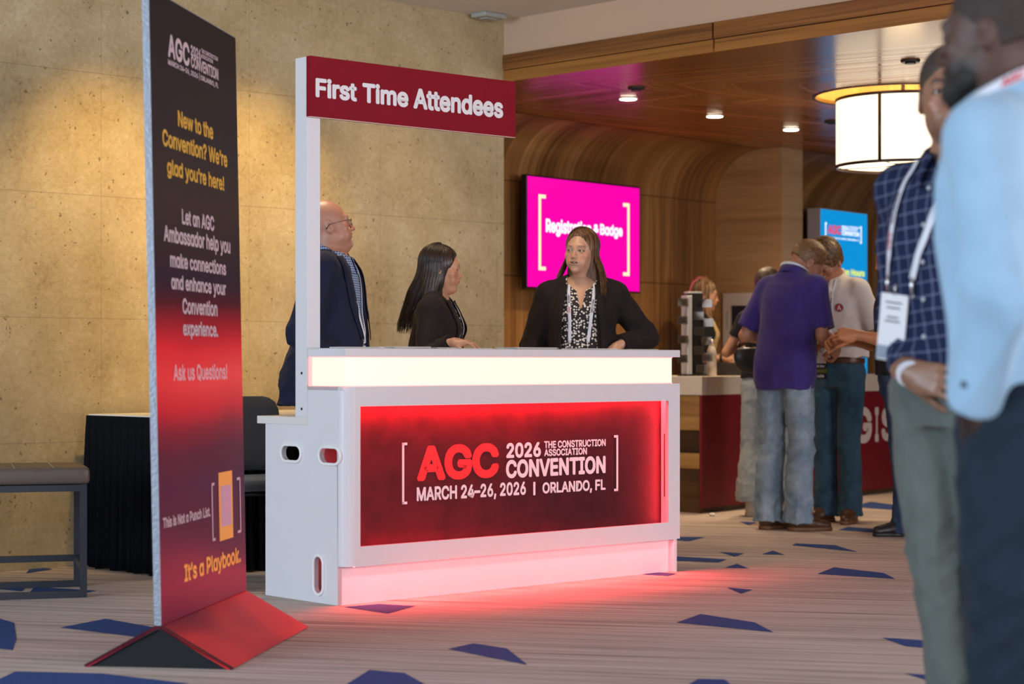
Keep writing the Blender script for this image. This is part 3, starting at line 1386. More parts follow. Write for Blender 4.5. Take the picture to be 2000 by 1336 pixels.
def skin_mat(name, rough):
    if name in _SK:
        return _SK[name]
    m, nt, p = newmat(name)
    at = nd(nt, 'ShaderNodeVertexColor', layer_name='Col')
    nt.links.new(at.outputs[0], p.inputs['Base Color'])
    p.inputs['Roughness'].default_value = rough
    p.inputs['Subsurface Weight'].default_value = 0.08
    p.inputs['Subsurface Radius'].default_value = (.02, .008, .004)
    p.inputs['Subsurface Scale'].default_value = 0.5
    tc = nd(nt, 'ShaderNodeTexCoord')
    nz = nd(nt, 'ShaderNodeTexNoise')
    nz.inputs['Scale'].default_value = 260
    nt.links.new(tc.outputs['Object'], nz.inputs['Vector'])
    b = nd(nt, 'ShaderNodeBump')
    b.inputs['Strength'].default_value = .12
    b.inputs['Distance'].default_value = .002
    nt.links.new(nz.outputs['Fac'], b.inputs['Height'])
    nt.links.new(b.outputs['Normal'], p.inputs['Normal'])
    _SK[name] = m
    return m


MAT = {}
MAT['eye_white'] = mat('eye_white', (.48, .44, .41), .25)
MAT['iris_brown'] = mat('iris_brown', (.10, .05, .025), .15)
MAT['iris_blue'] = mat('iris_blue', (.16, .22, .26), .15)
MAT['pupil'] = mat('pupil', (.005, .005, .005), .1)
MAT['teeth'] = mat('teeth', (.75, .70, .62), .3)
# ------------------------------------------------------------------ planes measured from the place
CP = Plane2((-.682, 8.15), (.7393, .6734))        # counter front
SP = Plane2((-2.445, 9.51), (.7126, .7016))       # stone wall
WP = Plane2((1.622, 15.86), (.6436, .7654))       # timber wall
RP = Plane2((1.257, 13.18), (.61, .7924))         # registration desk front
ED = Vector((.7016, -.7126, 0))                   # fascia direction
CORNER = Vector((SP.o.x + SP.d.x * 3.363, SP.o.y + SP.d.y * 3.363, 0))
CZ, WZ = 3.04, 2.67

# ------------------------------------------------------------------ floor: streaky carpet with inlaid blue shapes
def carpet():
    m, nt, p = newmat('striped_carpet')
    tc = nd(nt, 'ShaderNodeTexCoord')
    mp = nd(nt, 'ShaderNodeMapping')
    mp.inputs['Rotation'].default_value = (0, 0, R(12.7))
    nt.links.new(tc.outputs['Object'], mp.inputs['Vector'])
    outs = []
    for sx, sy, det in ((1.1, 110, 3), (.5, 34, 2), (.25, 9, 2)):
        m2 = nd(nt, 'ShaderNodeMapping')
        m2.inputs['Scale'].default_value = (sx, sy, 1)
        nt.links.new(mp.outputs[0], m2.inputs['Vector'])
        nz = nd(nt, 'ShaderNodeTexNoise')
        nz.inputs['Scale'].default_value = 1
        nz.inputs['Detail'].default_value = det
        nt.links.new(m2.outputs[0], nz.inputs['Vector'])
        outs.append(nz.outputs['Fac'])
    f = math_node(nt, 'ADD', math_node(nt, 'MULTIPLY', outs[0], .60), math_node(nt, 'ADD', math_node(nt, 'MULTIPLY', outs[1], .30), math_node(nt, 'MULTIPLY', outs[2], .10)))
    c = ramp(nt, f, [(.37, (.17, .13, .11)), (.45, (.43, .36, .33)), (.54, (.56, .485, .45)), (.66, (.66, .59, .55))])
    nt.links.new(c, p.inputs['Base Color'])
    p.inputs['Roughness'].default_value = .95
    p.inputs['Specular IOR Level'].default_value = .1
    fine = nd(nt, 'ShaderNodeTexNoise')
    fine.inputs['Scale'].default_value = 350
    nt.links.new(tc.outputs['Object'], fine.inputs['Vector'])
    b = nd(nt, 'ShaderNodeBump')
    b.inputs['Strength'].default_value = .5
    b.inputs['Distance'].default_value = .004
    nt.links.new(fine.outputs['Fac'], b.inputs['Height'])
    nt.links.new(b.outputs['Normal'], p.inputs['Normal'])
    return m


m_carpet = carpet()
m_blue = mat('blue_inlay', (.042, .080, .25), .95, spec=.1, var=(60, .35), bump=(300, .4))
fl = MB()
fl.poly([(-12, -5, 0), (14, -5, 0), (14, 24, 0), (-12, 24, 0)])
ZF = lambda s, ox, oy, L: [(ox + a / s, oy + b / s) for a, b in L]
shapes = [
    ZF(3.554, 1280, 960, [(1125, 573), (1665, 608), (1585, 567), (1240, 527)]),
    ZF(3.554, 1280, 960, [(147, 911), (820, 979), (690, 910), (315, 852)]),
    ZF(3.554, 1280, 960, [(948, 374), (1405, 421), (1245, 373), (975, 361)]),
    ZF(3.554, 1280, 960, [(497, 668), (595, 711), (675, 683)]),
    ZF(3.554, 1280, 960, [(480, 531), (648, 535), (565, 503)]),
    ZF(3.554, 1280, 960, [(738, 437), (900, 441), (815, 411)]),
    ZF(3.554, 1280, 960, [(443, 421), (550, 454), (618, 431)]),
    ZF(3.554, 1280, 960, [(-60, 474), (440, 494), (498, 473), (60, 446)]),
    ZF(3.554, 1280, 960, [(60, 334), (235, 347), (345, 318), (175, 316)]),
    ZF(3.554, 1280, 960, [(578, 209), (645, 234), (710, 215)]),
    ZF(3.554, 1280, 960, [(1265, 268), (1560, 290), (1540, 262), (1340, 246)]),
    ZF(3.554, 1280, 960, [(1570, 1015), (1735, 1075), (1900, 1090), (1860, 1035)]),
    ZF(3.554, 1280, 960, [(1728, 1264), (1880, 1310), (1960, 1280)]),
    ZF(3.554, 1280, 960, [(-90, 578), (90, 588), (150, 572), (-20, 560)]),
    ZF(3.554, 1280, 960, [(225, 1344), (300, 1302), (480, 1306), (560, 1370), (280, 1372)]),
    ZF(1.8145, 0, 600, [(213, 1136), (470, 1168), (640, 1176), (560, 1138), (375, 1105)]),
    [(-60, 1262), (25, 1270), (32, 1248), (28, 1217), (-40, 1197)],
    [(-40, 1345), (260, 1352), (370, 1336), (200, 1316), (30, 1312)],
    [(875, 1268), (1030, 1299), (990, 1267), (925, 1257)],
    [(672, 1340), (850, 1350), (828, 1336), (790, 1315), (722, 1309)],
    [(672, 1186), (758, 1199), (812, 1184), (740, 1180)],
    ZF(6.667, 0, 1000, [(340, 800), (690, 748), (580, 730), (395, 732)]),
    ZF(6.667, 0, 1000, [(-200, 990), (285, 1035), (330, 985), (-100, 970)]),
    ZF(6.667, 0, 1000, [(390, 1045), (1140, 1052), (1260, 1028), (900, 1005), (450, 980)]),
    [(1660, 990), (1740, 996), (1760, 988), (1700, 980)],
]
for s_ in shapes:
    g = [gp(*p) for p in s_]
    fl.poly([(p.x, p.y, .0012) for p in g], 1)
random.seed(11)
for k in range(60):     # the pattern carries on beyond the photograph
    x, y = random.uniform(-9, 9), random.uniform(0, 20)
    px, py = 1000 + x / max(y, .5) * F, HY + F / max(y, .5)
    if -80 < px < 2080 and py < 1400 and y > 4.5:
        continue
    w_, h_ = random.uniform(.25, .6), random.uniform(.06, .14)
    c_, s_ = math.cos(R(-12.7)), math.sin(R(-12.7))
    P_ = [(-w_ / 2, -h_ / 2), (w_ / 2, -h_ / 2), (w_ * .3, h_ / 2), (-w_ * .25, h_ / 2)]
    fl.poly([(x + a * c_ - b * s_, y + a * s_ + b * c_, .0012) for a, b in P_], 1)
tag(fl.build('floor', [m_carpet, m_blue]), kind='structure')

# ------------------------------------------------------------------ stone wall
def stone():
    m, nt, p = newmat('pale_travertine')
    tc = nd(nt, 'ShaderNodeTexCoord')
    o = tc.outputs['Object']
    n1 = nd(nt, 'ShaderNodeTexNoise')
    n1.inputs['Scale'].default_value = 3.2
    n1.inputs['Detail'].default_value = 8
    n1.inputs['Roughness'].default_value = .65
    n2 = nd(nt, 'ShaderNodeTexNoise')
    n2.inputs['Scale'].default_value = 34
    n2.inputs['Detail'].default_value = 9
    n2.inputs['Roughness'].default_value = .78
    n2.inputs['Distortion'].default_value = .5
    for n in (n1, n2):
        nt.links.new(o, n.inputs['Vector'])
    f = math_node(nt, 'ADD', math_node(nt, 'MULTIPLY', n1.outputs['Fac'], .5), math_node(nt, 'MULTIPLY', n2.outputs['Fac'], .5))
    c = ramp(nt, f, [(.34, (.34, .24, .115)), (.46, (.49, .375, .195)), (.54, (.56, .44, .245)), (.66, (.68, .57, .36))])
    # small pits and fossil holes
    v = nd(nt, 'ShaderNodeTexVoronoi', feature='F1')
    v.inputs['Scale'].default_value = 38
    n3 = nd(nt, 'ShaderNodeTexNoise')
    n3.inputs['Scale'].default_value = 30
    n3.inputs['Detail'].default_value = 4
    nt.links.new(o, n3.inputs['Vector'])
    mxv = nd(nt, 'ShaderNodeMix', data_type='VECTOR')
    mxv.inputs['Factor'].default_value = .045
    nt.links.new(o, mxv.inputs[4])
    nt.links.new(n3.outputs['Color'], mxv.inputs[5])
    nt.links.new(mxv.outputs[1], v.inputs['Vector'])
    sep = nd(nt, 'ShaderNodeSeparateColor')
    nt.links.new(v.outputs['Color'], sep.inputs[0])
    rad = math_node(nt, 'MULTIPLY', math_node(nt, 'POWER', sep.outputs[0], 3.5), .30)
    pit = math_node(nt, 'LESS_THAN', v.outputs['Distance'], rad)
    pit = math_node(nt, 'MULTIPLY', pit, math_node(nt, 'GREATER_THAN', n3.outputs['Fac'], .47))
    # thin joints
    so = nd(nt, 'ShaderNodeSeparateXYZ')
    nt.links.new(o, so.inputs[0])
    jz = math_node(nt, 'LESS_THAN', math_node(nt, 'ABSOLUTE', math_node(nt, 'SUBTRACT', math_node(nt, 'FRACT', math_node(nt, 'DIVIDE', so.outputs[2], .609)), .5)), .4965)
    jx = math_node(nt, 'LESS_THAN', math_node(nt, 'ABSOLUTE', math_node(nt, 'SUBTRACT', math_node(nt, 'FRACT', math_node(nt, 'DIVIDE', math_node(nt, 'ADD', so.outputs[0], .35), .914)), .5)), .4985)
    j = math_node(nt, 'SUBTRACT', 1, math_node(nt, 'MULTIPLY', jz, jx))
    dark = math_node(nt, 'MAXIMUM', math_node(nt, 'MULTIPLY', pit, .75), math_node(nt, 'MULTIPLY', j, .35))
    mx = nd(nt, 'ShaderNodeMix', data_type='RGBA')
    nt.links.new(dark, mx.inputs['Factor'])
    nt.links.new(c, mx.inputs[6])
    mx.inputs[7].default_value = (.17, .11, .055, 1)
    nt.links.new(mx.outputs[2], p.inputs['Base Color'])
    p.inputs['Roughness'].default_value = .6
    b = nd(nt, 'ShaderNodeBump')
    b.inputs['Strength'].default_value = .8
    b.inputs['Distance'].default_value = .016
    hgt = math_node(nt, 'SUBTRACT', math_node(nt, 'MULTIPLY', n2.outputs['Fac'], .6), dark)
    nt.links.new(hgt, b.inputs['Height'])
    nt.links.new(b.outputs['Normal'], p.inputs['Normal'])
    return m


m_stone = stone()
mb = MB()
mb.box(-6, 3.363, 0, 3.2, 0, 3.3)
w = mb.build('wall_left', m_stone, loc=(SP.o.x, SP.o.y, 0), rot=(0, 0, SP.ang()))
tag(w, kind='structure')

m_plaster = mat('painted_ceiling', (.66, .62, .58), .9, var=(3, .03))
mb = MB()
C1 = CORNER + ED * 13
pl = [CORNER, C1, Vector((C1.x, -5, 0)), Vector((-9, -5, 0)), Vector((SP.o.x - SP.d.x * 6.5, SP.o.y - SP.d.y * 6.5, 0))]
mb.prism([(p.x, p.y, CZ) for p in pl][::-1], (0, 0, .25))
tag(mb.build('ceiling', m_plaster), kind='structure')

# bulkhead between the painted ceiling and the timber canopy
N2 = Vector((-ED.y, ED.x, 0))   # towards the canopy side
def along(a, off, z):
    p = CORNER + ED * a + N2 * off
    return (p.x, p.y, z)


m_bulk = mat('painted_bulkhead', (.60, .43, .30), .85, var=(2, .03))
mb = MB()
mb.prism([along(-.02, .0, 2.83), along(13, .0, 2.83), along(13, .12, 2.83), along(-.02, .12, 2.83)], (0, 0, .30))
tag(mb.build('trim_1', m_bulk), kind='structure')

m_wood_c = wood('veneer_ceiling', (.10, .030, .006), (.30, .105, .022), (.58, .25, .065), rough=.20, gloss=(.10, .34), ior=1.36, coat=.0, su=30, sv=.28, panel=1.3)
m_wood_w = wood('veneer_wall', (.12, .048, .012), (.27, .125, .036), (.47, .26, .095), rough=.40, coat=.10, su=26, sv=.7, panel=.19)
m_wood_l = wood('light_veneer', (.30, .155, .055), (.42, .245, .10), (.52, .33, .155), rough=.45, coat=.05, su=22, sv=1.6, panel=9)
m_wood_f = wood('fascia_veneer', (.045, .014, .004), (.23, .085, .018), (.40, .17, .040), rough=.45, coat=.0, su=75, sv=.9, panel=9)
m_wood_f2 = wood('fascia_veneer_light', (.16, .055, .010), (.36, .15, .028), (.46, .21, .05), rough=.45, coat=.0, su=60, sv=.7, panel=9)
m_dark = mat('black_gap', (.01, .008, .007), .8)

# fascia boards: u is across the grain (height), v along
def fascia(name, z0, z1, m, off0, seed):
    segs = [0, 1.62, 5.0, 8.9, 13]
    me_parts = []
    b = bmesh.new()
    uvl = b.loops.layers.uv.new('UVMap')
    for k in range(4):
        a0, a1 = segs[k] + (.006 if k else -.02), segs[k + 1] - .006
        P = [along(a0, off0, z0), along(a1, off0, z0), along(a1, off0, z1), along(a0, off0, z1)]
        Q = [along(a0, .14, z0), along(a1, .14, z0), along(a1, .14, z1), along(a0, .14, z1)]
        for quad, uv in (((P[0], P[1], P[2], P[3]), ((z0, a0), (z0, a1), (z1, a1), (z1, a0))),
                         ((P[0], P[1], Q[1], Q[0]), ((z0, a0), (z0, a1), (z0 + .1, a1), (z0 + .1, a0))),
                         ((P[3], P[2], Q[2], Q[3]), ((z1, a0), (z1, a1), (z1 + .1, a1), (z1 + .1, a0))),
                         ((P[0], P[3], Q[3], Q[0]), ((z0, a0), (z1, a0), (z1, a0), (z0, a0))),
                         ((P[1], P[2], Q[2], Q[1]), ((z0, a0), (z1, a0), (z1, a0), (z0, a0)))):
            f = b.faces.new([b.verts.new(p) for p in quad])
            for lp, t in zip(f.loops, uv):
                lp[uvl].uv = (t[0] * 1.0 + seed + k * 3.1, t[1] + k * 7.7)
    me = bpy.data.meshes.new(name)
    b.to_mesh(me)
    b.free()
    return tag(link(name, me, m), kind='structure')


fascia('trim_2', 2.742, 2.83, m_wood_f, -.012, 0)
fascia('trim_3', WZ + .001, 2.738, m_wood_f2, -.004, 5)

# timber canopy ceiling, with the round lamp recess cut out
LC = (2.447, 12.46)
RR = .545
def wuv(x, y):
    d = Vector((x - WP.o.x, y - WP.o.y))
    return d.dot(WP.d), -d.dot(WP.n)


A_, B_ = along(0, .0, 0), along(13, 0, 0)
outline = [(A_[0], A_[1]), (B_[0], B_[1]), (14, 3), (14, 24)]
we = Vector(WP.o) + WP.d * 9
ws = Vector(WP.o) - WP.d * 4.6
outline += [(we.x + .3, we.y + 1.5), (ws.x - .2, ws.y + .5)]
hole = [(LC[0] + RR * math.cos(2 * PI * k / 64), LC[1] + RR * math.sin(2 * PI * k / 64)) for k in range(64)]
me = plate(outline, [hole], .02)
ul = me.uv_layers.new(name='UVMap')
for lp in me.loops:
    c_ = me.vertices[lp.vertex_index].co
    ul.data[lp.index].uv = wuv(c_.x, c_.y)
o = link('ceiling_canopy', me, m_wood_c, loc=(0, 0, WZ + .01))
tag(o, kind='structure')

# timber wall with its cove
def wpt(w, p, z):
    q = Vector(WP.o) + WP.d * w - WP.n * p
    return (q.x, q.y, z)


def cove(name, w0, w1, r, nseg, m, joints=()):
    prof = [(0, 0), (0, 1.0), (0, WZ - r)]
    for k in range(1, 17):
        t = PI / 2 * k / 16
        prof.append((r - r * math.cos(t), WZ - r + r * math.sin(t)))
    prof.append((r + .02, WZ))
    v = [0]
    for a, b in zip(prof, prof[1:]):
        v.append(v[-1] + math.hypot(b[0] - a[0], b[1] - a[1]))
    rows, uvs = [], []
    for k in range(nseg + 1):
        w_ = w0 + (w1 - w0) * k / nseg
        rows.append([wpt(w_, p, z) for p, z in prof])
        uvs.append([(w_, -vv) for vv in v])
    ob = grid_mesh(name, rows, m, None, uvs)
    return tag(ob, kind='structure')


cove('wall_back', -4.6, 0.0, .42, 4, m_wood_w)
cove('wall_back_2', .3, 9, .615, 4, m_wood_w)
# shadow joints of the wall panels
mb = MB()
for z in (1.605, 2.268):
    a, b = wpt(-4.5, .0015, z), wpt(0, .0015, z)
    mb.prism([wpt(-4.5, .002, z), wpt(-.002, .002, z), wpt(-.002, .002, z + .006), wpt(-4.5, .002, z + .006)], (WP.n.x * .01, WP.n.y * .01, 0))
for w_ in (-3.2, -1.95, -.62):
    mb.prism([wpt(w_, .002, .1), wpt(w_ + .004, .002, .1), wpt(w_ + .004, .002, 2.25), wpt(w_, .002, 2.25)], (WP.n.x * .01, WP.n.y * .01, 0))
tag(mb.build('trim_4', mat('joint_shadow_gap', (.05, .022, .008), .8)), kind='structure')
# partition of light veneer
b = bmesh.new()
uvl = b.loops.layers.uv.new('UVMap')
def pq(pts, uv, mi):
    f = b.faces.new([b.verts.new(p) for p in pts])
    f.material_index = mi
    for lp, t in zip(f.loops, uv):
        lp[uvl].uv = t
pq([wpt(0, 0, 0), wpt(0, .62, 0), wpt(0, .62, WZ), wpt(0, 0, WZ)], [(0, 0), (0, .62), (WZ, .62), (WZ, 0)], 0)
pq([wpt(0, .62, 0), wpt(.3, .62, 0), wpt(.3, .62, WZ), wpt(0, .62, WZ)], [(0, 0), (0, .3), (WZ, .3), (WZ, 0)], 1)
pq([wpt(.3, 0, 0), wpt(.3, .62, 0), wpt(.3, .62, WZ), wpt(.3, 0, WZ)], [(0, 0), (0, .62), (WZ, .62), (WZ, 0)], 0)
me = bpy.data.meshes.new('wall_partition')
b.to_mesh(me)
b.free()
m_wood_l2 = wood('pale_veneer_end', (.36, .23, .12), (.46, .31, .17), (.52, .37, .22), rough=.45, su=22, sv=1.2, panel=9)
tag(link('wall_partition', me, [m_wood_l, m_wood_l2]), kind='structure')
# unseen far right wall, added to block light so that the alcove stays dim
mb = MB()
mb.box(9.2, 9.4, 4, 24, 0, 2.7)
tag(mb.build('light_block_right', mat('light_block_brown', (.25, .17, .10), .6)), kind='structure')

# ------------------------------------------------------------------ ceiling fittings
m_lamp = mat('lit_glass', (1, .95, .85), .4, emit=(1, .86, .66), es=22)
m_trimw = mat('light_trim', (.65, .55, .42), .4)
for (px, py), lab in zip(((1227, 192), (1396, 226), (1545, 252)),
                         ('round recessed ceiling light nearest the red sign, in the timber ceiling',
                          'middle one of the three lit round recessed ceiling lights in the timber ceiling',
                          'round recessed ceiling light above the pale end of the partition wall')):
    Z = (WZ - 1) * F / (HY - py)
    x, y = (px - 1000) / F * Z, Z
    r_ = empty('ceiling_light', (x, y, WZ), 0, lab, 'ceiling light', 'recessed lights in the timber ceiling')
    a_ = MB()
    a_.cyl((0, 0, -.006), (0, 0, .0), .062, n=32)
    a_.build('trim_ring', m_trimw, r_)
    a_ = MB()
    a_.cyl((0, 0, -.009), (0, 0, -.006), .052, n=32)
    a_.build('lens', m_lamp, r_)
    spot('recessed_light', (x, y, WZ - .02), (x, y, 0), 105, (1, .72, .42), 125, .9, .04)
m_slot = mat('black_metal', (.012, .011, .012), .45)
for (px, py), lab in zip(((1243, 171), (1778, 118), (1625, 237)),
                         ('small dark round ceiling vent beside the nearest recessed light',
                          'small dark ceiling vent in the glow above the drum lamp',
                          'small dark ceiling vent left of the drum lamp, in pink light')):
    Z = (WZ - 1) * F / (HY - py)
    a_ = MB()
    a_.cyl((0, 0, -.012), (0, 0, 0), .05, .055, n=24)
    a_.cyl((0, 0, -.020), (0, 0, -.012), .03, .03, n=24)
    tag(a_.build('ceiling_vent', m_slot, loc=((px - 1000) / F * Z, Z, WZ)), lab, 'vent', 'small dark vents in the timber ceiling')
# little grey sensor where stone wall meets the ceiling
t_ = SP.at(932)
q_ = SP.o + SP.d * t_ - SP.n * .10
a_ = MB()
a_.box(-.09, .09, -.06, .06, -.028, 0, bev=.008)
a_.box(-.05, .05, -.03, .03, -.036, -.028, bev=.003)
tag(a_.build('ceiling_sensor', mat('grey_plastic', (.38, .40, .38), .5), loc=(q_.x, q_.y, CZ), rot=(0, 0, SP.ang())),
    'small grey sensor box on the ceiling edge beside the stone wall', 'sensor')

# drum lamp hanging from a round recess
lamp = empty('drum_pendant_lamp', (LC[0], LC[1], WZ), 0, 'large glowing drum lamp with dark rims hanging from a round golden recess', 'lamp')
m_gold = wood('golden_lining', (.45, .26, .06), (.60, .38, .11), (.70, .46, .16), rough=.4, su=8, sv=.1, panel=.21)
rows, uvs = [], []
for z in (-.001, .26):
    rows.append([(RR * math.cos(2 * PI * k / 64), RR * math.sin(2 * PI * k / 64), z) for k in range(65)])
    uvs.append([(2 * PI * k / 64 * RR, z) for k in range(65)])
ob = grid_mesh('recess_lining', rows, m_gold, lamp, uvs)
a_ = MB()
a_.cyl((0, 0, .26), (0, 0, .30), RR + .01, n=64)
a_.build('recess_top', mat('recess_top', (.7, .55, .3), .6), lamp)
a_ = MB()
for k in range(64):
    t0, t1 = 2 * PI * k / 64, 2 * PI * (k + 1) / 64
    P_ = [((RR - .0) * math.cos(t0), (RR) * math.sin(t0), -.006), ((RR) * math.cos(t1), RR * math.sin(t1), -.006),
          ((RR + .014) * math.cos(t1), (RR + .014) * math.sin(t1), -.006), ((RR + .014) * math.cos(t0), (RR + .014) * math.sin(t0), -.006)]
    a_.prism(P_, (0, 0, .006))
m_bronze = mat('dark_bronze', (.045, .022, .012), .4, metal=.6)
a_.build('recess_rim', m_bronze, lamp)
m_shade = mat('glowing_shade', (.9, .85, .75), .7, emit=(1.0, .83, .58), es=1.35)
m_diff = mat('glowing_diffuser', (.9, .85, .75), .7, emit=(1.0, .88, .68), es=1.8)
DR, z0, z1 = .415, -.445, -.03
rows = [[(DR * math.cos(2 * PI * k / 64), DR * math.sin(2 * PI * k / 64), z) for k in range(64)] for z in (z0, z1)]
grid_mesh('lamp_shade', rows, m_shade, lamp, closed=True)
a_ = MB()
a_.cyl((0, 0, z0 + .012), (0, 0, z0 + .016), DR - .006, n=64)
a_.build('diffuser', m_diff, lamp)


def ring(name, r, z, hh, t, m, parent):
    q = MB()
    n_ = 64
    for k in range(n_):
        a, b2 = 2 * PI * k / n_, 2 * PI * (k + 1) / n_
        q.prism([(r * math.cos(a), r * math.sin(a), z), (r * math.cos(b2), r * math.sin(b2), z),
                 ((r + t) * math.cos(b2), (r + t) * math.sin(b2), z), ((r + t) * math.cos(a), (r + t) * math.sin(a), z)], (0, 0, hh))
    return q.build(name, m, parent)


ring('rim', DR - .004, z1 - .008, .018, .010, m_bronze, lamp)
ring('rim', DR - .004, z0 - .008, .018, .010, m_bronze, lamp)
base = math.atan2(12.05 - LC[1], 2.205 - LC[0])
for k in range(4):
    a = base + k * PI / 2
    q = MB()
    q.tube([(DR * math.cos(a) * 1.01, DR * math.sin(a) * 1.01, z0), (DR * math.cos(a) * 1.01, DR * math.sin(a) * 1.01, z1)], .010, n=6)
    q.build('rib', m_bronze, lamp)
for k in range(2):
    a = base + k * PI / 2
    q = MB()
    q.tube([(DR * math.cos(a), DR * math.sin(a), z0 + .004), (-DR * math.cos(a), -DR * math.sin(a), z0 + .004)], .003, n=6)
    q.build('cross_bar', m_bronze, lamp)
q = MB()
q.cyl((0, 0, z1 - .05), (0, 0, .26), .012)
q.cyl((0, 0, z1 - .05), (0, 0, z1 - .03), .06)
q.build('stem', m_bronze, lamp)
for k in range(2):
    l = bpy.data.lights.new('lamp_bulb', 'POINT')
    l.energy = 11 if k == 0 else 6
    l.color = (1, .68, .34)
    l.shadow_soft_size = .12
    lo = bpy.data.objects.new('lamp_bulb', l)
    COL.objects.link(lo)
    lo.location = (LC[0], LC[1], WZ + .08) if k == 0 else (LC[0], LC[1], WZ + z0 - .10)
# ------------------------------------------------------------------ shared materials
m_lam = mat('white_laminate', (.70, .71, .75), .38, var=(9, .015))
m_lam_top = mat('laminate_worktop', (.72, .70, .68), .35)
m_white = mat('white_lettering', (.80, .80, .84), .5)
m_red_ink = mat('red_lettering', (.85, .040, .045), .55, spec=.2)
m_paper = mat('white_paper', (.78, .77, .76), .7)
RED = (1.0, .035, .045)

# ------------------------------------------------------------------ welcome counter
L = 2.006
CR = empty('welcome_counter', (CP.o.x, CP.o.y, 0), CP.ang(),
           'white lit welcome counter with red glowing recesses and a printed convention panel', 'counter')
# front frame
me = plate([(.05, .16), (L, .16), (L, .90), (.05, .90)], [[(.078, .2407), (1.928, .2407), (1.928, .8186), (.078, .8186)]], .02)
for v_ in me.vertices:
    v_.co = (v_.co.x, v_.co.z + .010, v_.co.y)
link('front_frame', me, m_lam, CR)
# side panel with two grips and a floor grip, in the YZ plane
def cside(px, py):
    """(y, z) on the side plane"""
    y = CP.perp(px)
    Z = CP.o.y + CP.n.y * y
    return y, 1 - (py - HY) / F * Z


s1, s2, s3 = cside(569.5, 885), cside(644.5, 890), cside(623, 1123)
grips = [(s1, .135, .062), (s2, .135, .062), (s3, .058, .155)]
side_pts = [(.05, 0), (.562, 0), (.562, .737), (.26, .737), (.26, .90), (0.05, .90)]
me = plate(side_pts, [slot_outline(s[0], s[1], w_, h_) for s, w_, h_ in grips], .02)
for v_ in me.vertices:
    v_.co = (v_.co.z + .010, v_.co.x, v_.co.y)
link('side_panel', me, m_lam, CR)
m_ring = mat('white_plastic', (.82, .83, .85), .3)
for (s, w_, h_) in grips:
    me = plate(slot_outline(s[0], s[1], w_ + .022, h_ + .022), [slot_outline(s[0], s[1], w_ - .004, h_ - .004)], .012, bev=.003)
    for v_ in me.vertices:
        v_.co = (v_.co.z - .003, v_.co.x, v_.co.y)
    link('grip_ring', me, m_ring, CR)
mb = MB()
n_ = 8
for k in range(n_):
    t0, t1 = PI + PI / 2 * k / n_, PI + PI / 2 * (k + 1) / n_
    c = lambda t, r: (.05 + r * math.cos(t), .05 + r * math.sin(t))
    P_ = [c(t0, .05), c(t1, .05), c(t1, .032), c(t0, .032)]
    mb.prism([(p[0], p[1], .16) for p in P_], (0, 0, .74))
mb.build('rounded_corner', m_lam, CR, smooth=False)
mb = MB()
mb.box(L - .02, L, .02, .562, 0, .737)
mb.box(L - .02, L, .02, .26, .737, .90)
mb.build('side_panel', m_lam, CR)
mb = MB()
mb.box(.02, L - .02, .05, .07, 0, .16)
mb.build('kick_board', m_lam, CR)
mb = MB()
mb.box(.05, L - .02, .001, .075, .158, .168)      # underside above the kick board
mb.build('bottom_board', m_lam, CR)
mb = MB()
mb.box(.02, L - .02, .25, .262, .0, .90)
mb.build('inner_panel', m_lam, CR)
mb = MB()
mb.box(.0, L, .02, .26, .885, .90)
mb.build('deck_board', m_lam, CR)
# reveals
mb = MB()
mb.box(1.945, 1.955, .02, .065, .2, .86)
mb.box(.06, 1.955, .02, .065, .215, .225)
mb.box(.05, .06, .02, .065, .2, .86)
mb.box(.06, 1.955, .02, .065, .845, .855)
mb.build('recess_reveal', m_lam, CR)
q = MB()
sx, sz0 = 1.9448, .36
q.box(sx - .0012, sx, .040, .046, sz0, .66)
q.build('reveal_slot', mat('dark_red_slot', (.12, .01, .01), .6), CR)
# printed panel
def print_mat():
    m, nt, p = newmat('printed_panel')
    tc = nd(nt, 'ShaderNodeTexCoord')
    so = nd(nt, 'ShaderNodeSeparateXYZ')
    nt.links.new(tc.outputs['Object'], so.inputs[0])
    f = math_node(nt, 'ADD', math_node(nt, 'MULTIPLY', so.outputs[0], .42), math_node(nt, 'MULTIPLY', so.outputs[2], -.55))
    c = ramp(nt, f, [(0.0, (.11, .006, .012)), (.22, (.060, .006, .012)), (.45, (.022, .004, .009)), (.75, (.009, .004, .008))])
    nz = nd(nt, 'ShaderNodeTexNoise')
    nz.inputs['Scale'].default_value = 9
    nz.inputs['Detail'].default_value = 8
    nt.links.new(tc.outputs['Object'], nz.inputs['Vector'])
    mx = nd(nt, 'ShaderNodeMix', data_type='RGBA', blend_type='MULTIPLY')
    mx.inputs['Factor'].default_value = 1
    nt.links.new(c, mx.inputs[6])
    nt.links.new(ramp(nt, nz.outputs['Fac'], [(.35, (.75, .7, .7)), (.6, (1.1, 1.05, 1.05))]), mx.inputs[7])
    nt.links.new(mx.outputs[2], p.inputs['Base Color'])
    p.inputs['Roughness'].default_value = .6
    p.inputs['Specular IOR Level'].default_value = .2
    return m


mb = MB()
mb.box(.06, 1.95, .065, .073, .215, .85)
PP = mb.build('printed_panel', print_mat(), CR)


def cbox(x0, x1, y0, y1, off=.0635, xm=None):
    """local box on the counter print from pixel extents; y at the box centre"""
    xm = (x0 + x1) / 2 if xm is None else xm
    a, b = CP.at(x0, None, off), CP.at(x1, None, off)
    _, za = CP.at(xm, y0, off)
    _, zb = CP.at(xm, y1, off)
    return a, b, zb, za


def cz(px, py):       # zoom pixel (scale 2.3256 from 500,650) to photo pixel
    return 500 + px / 2.3256, 650 + py / 2.3256


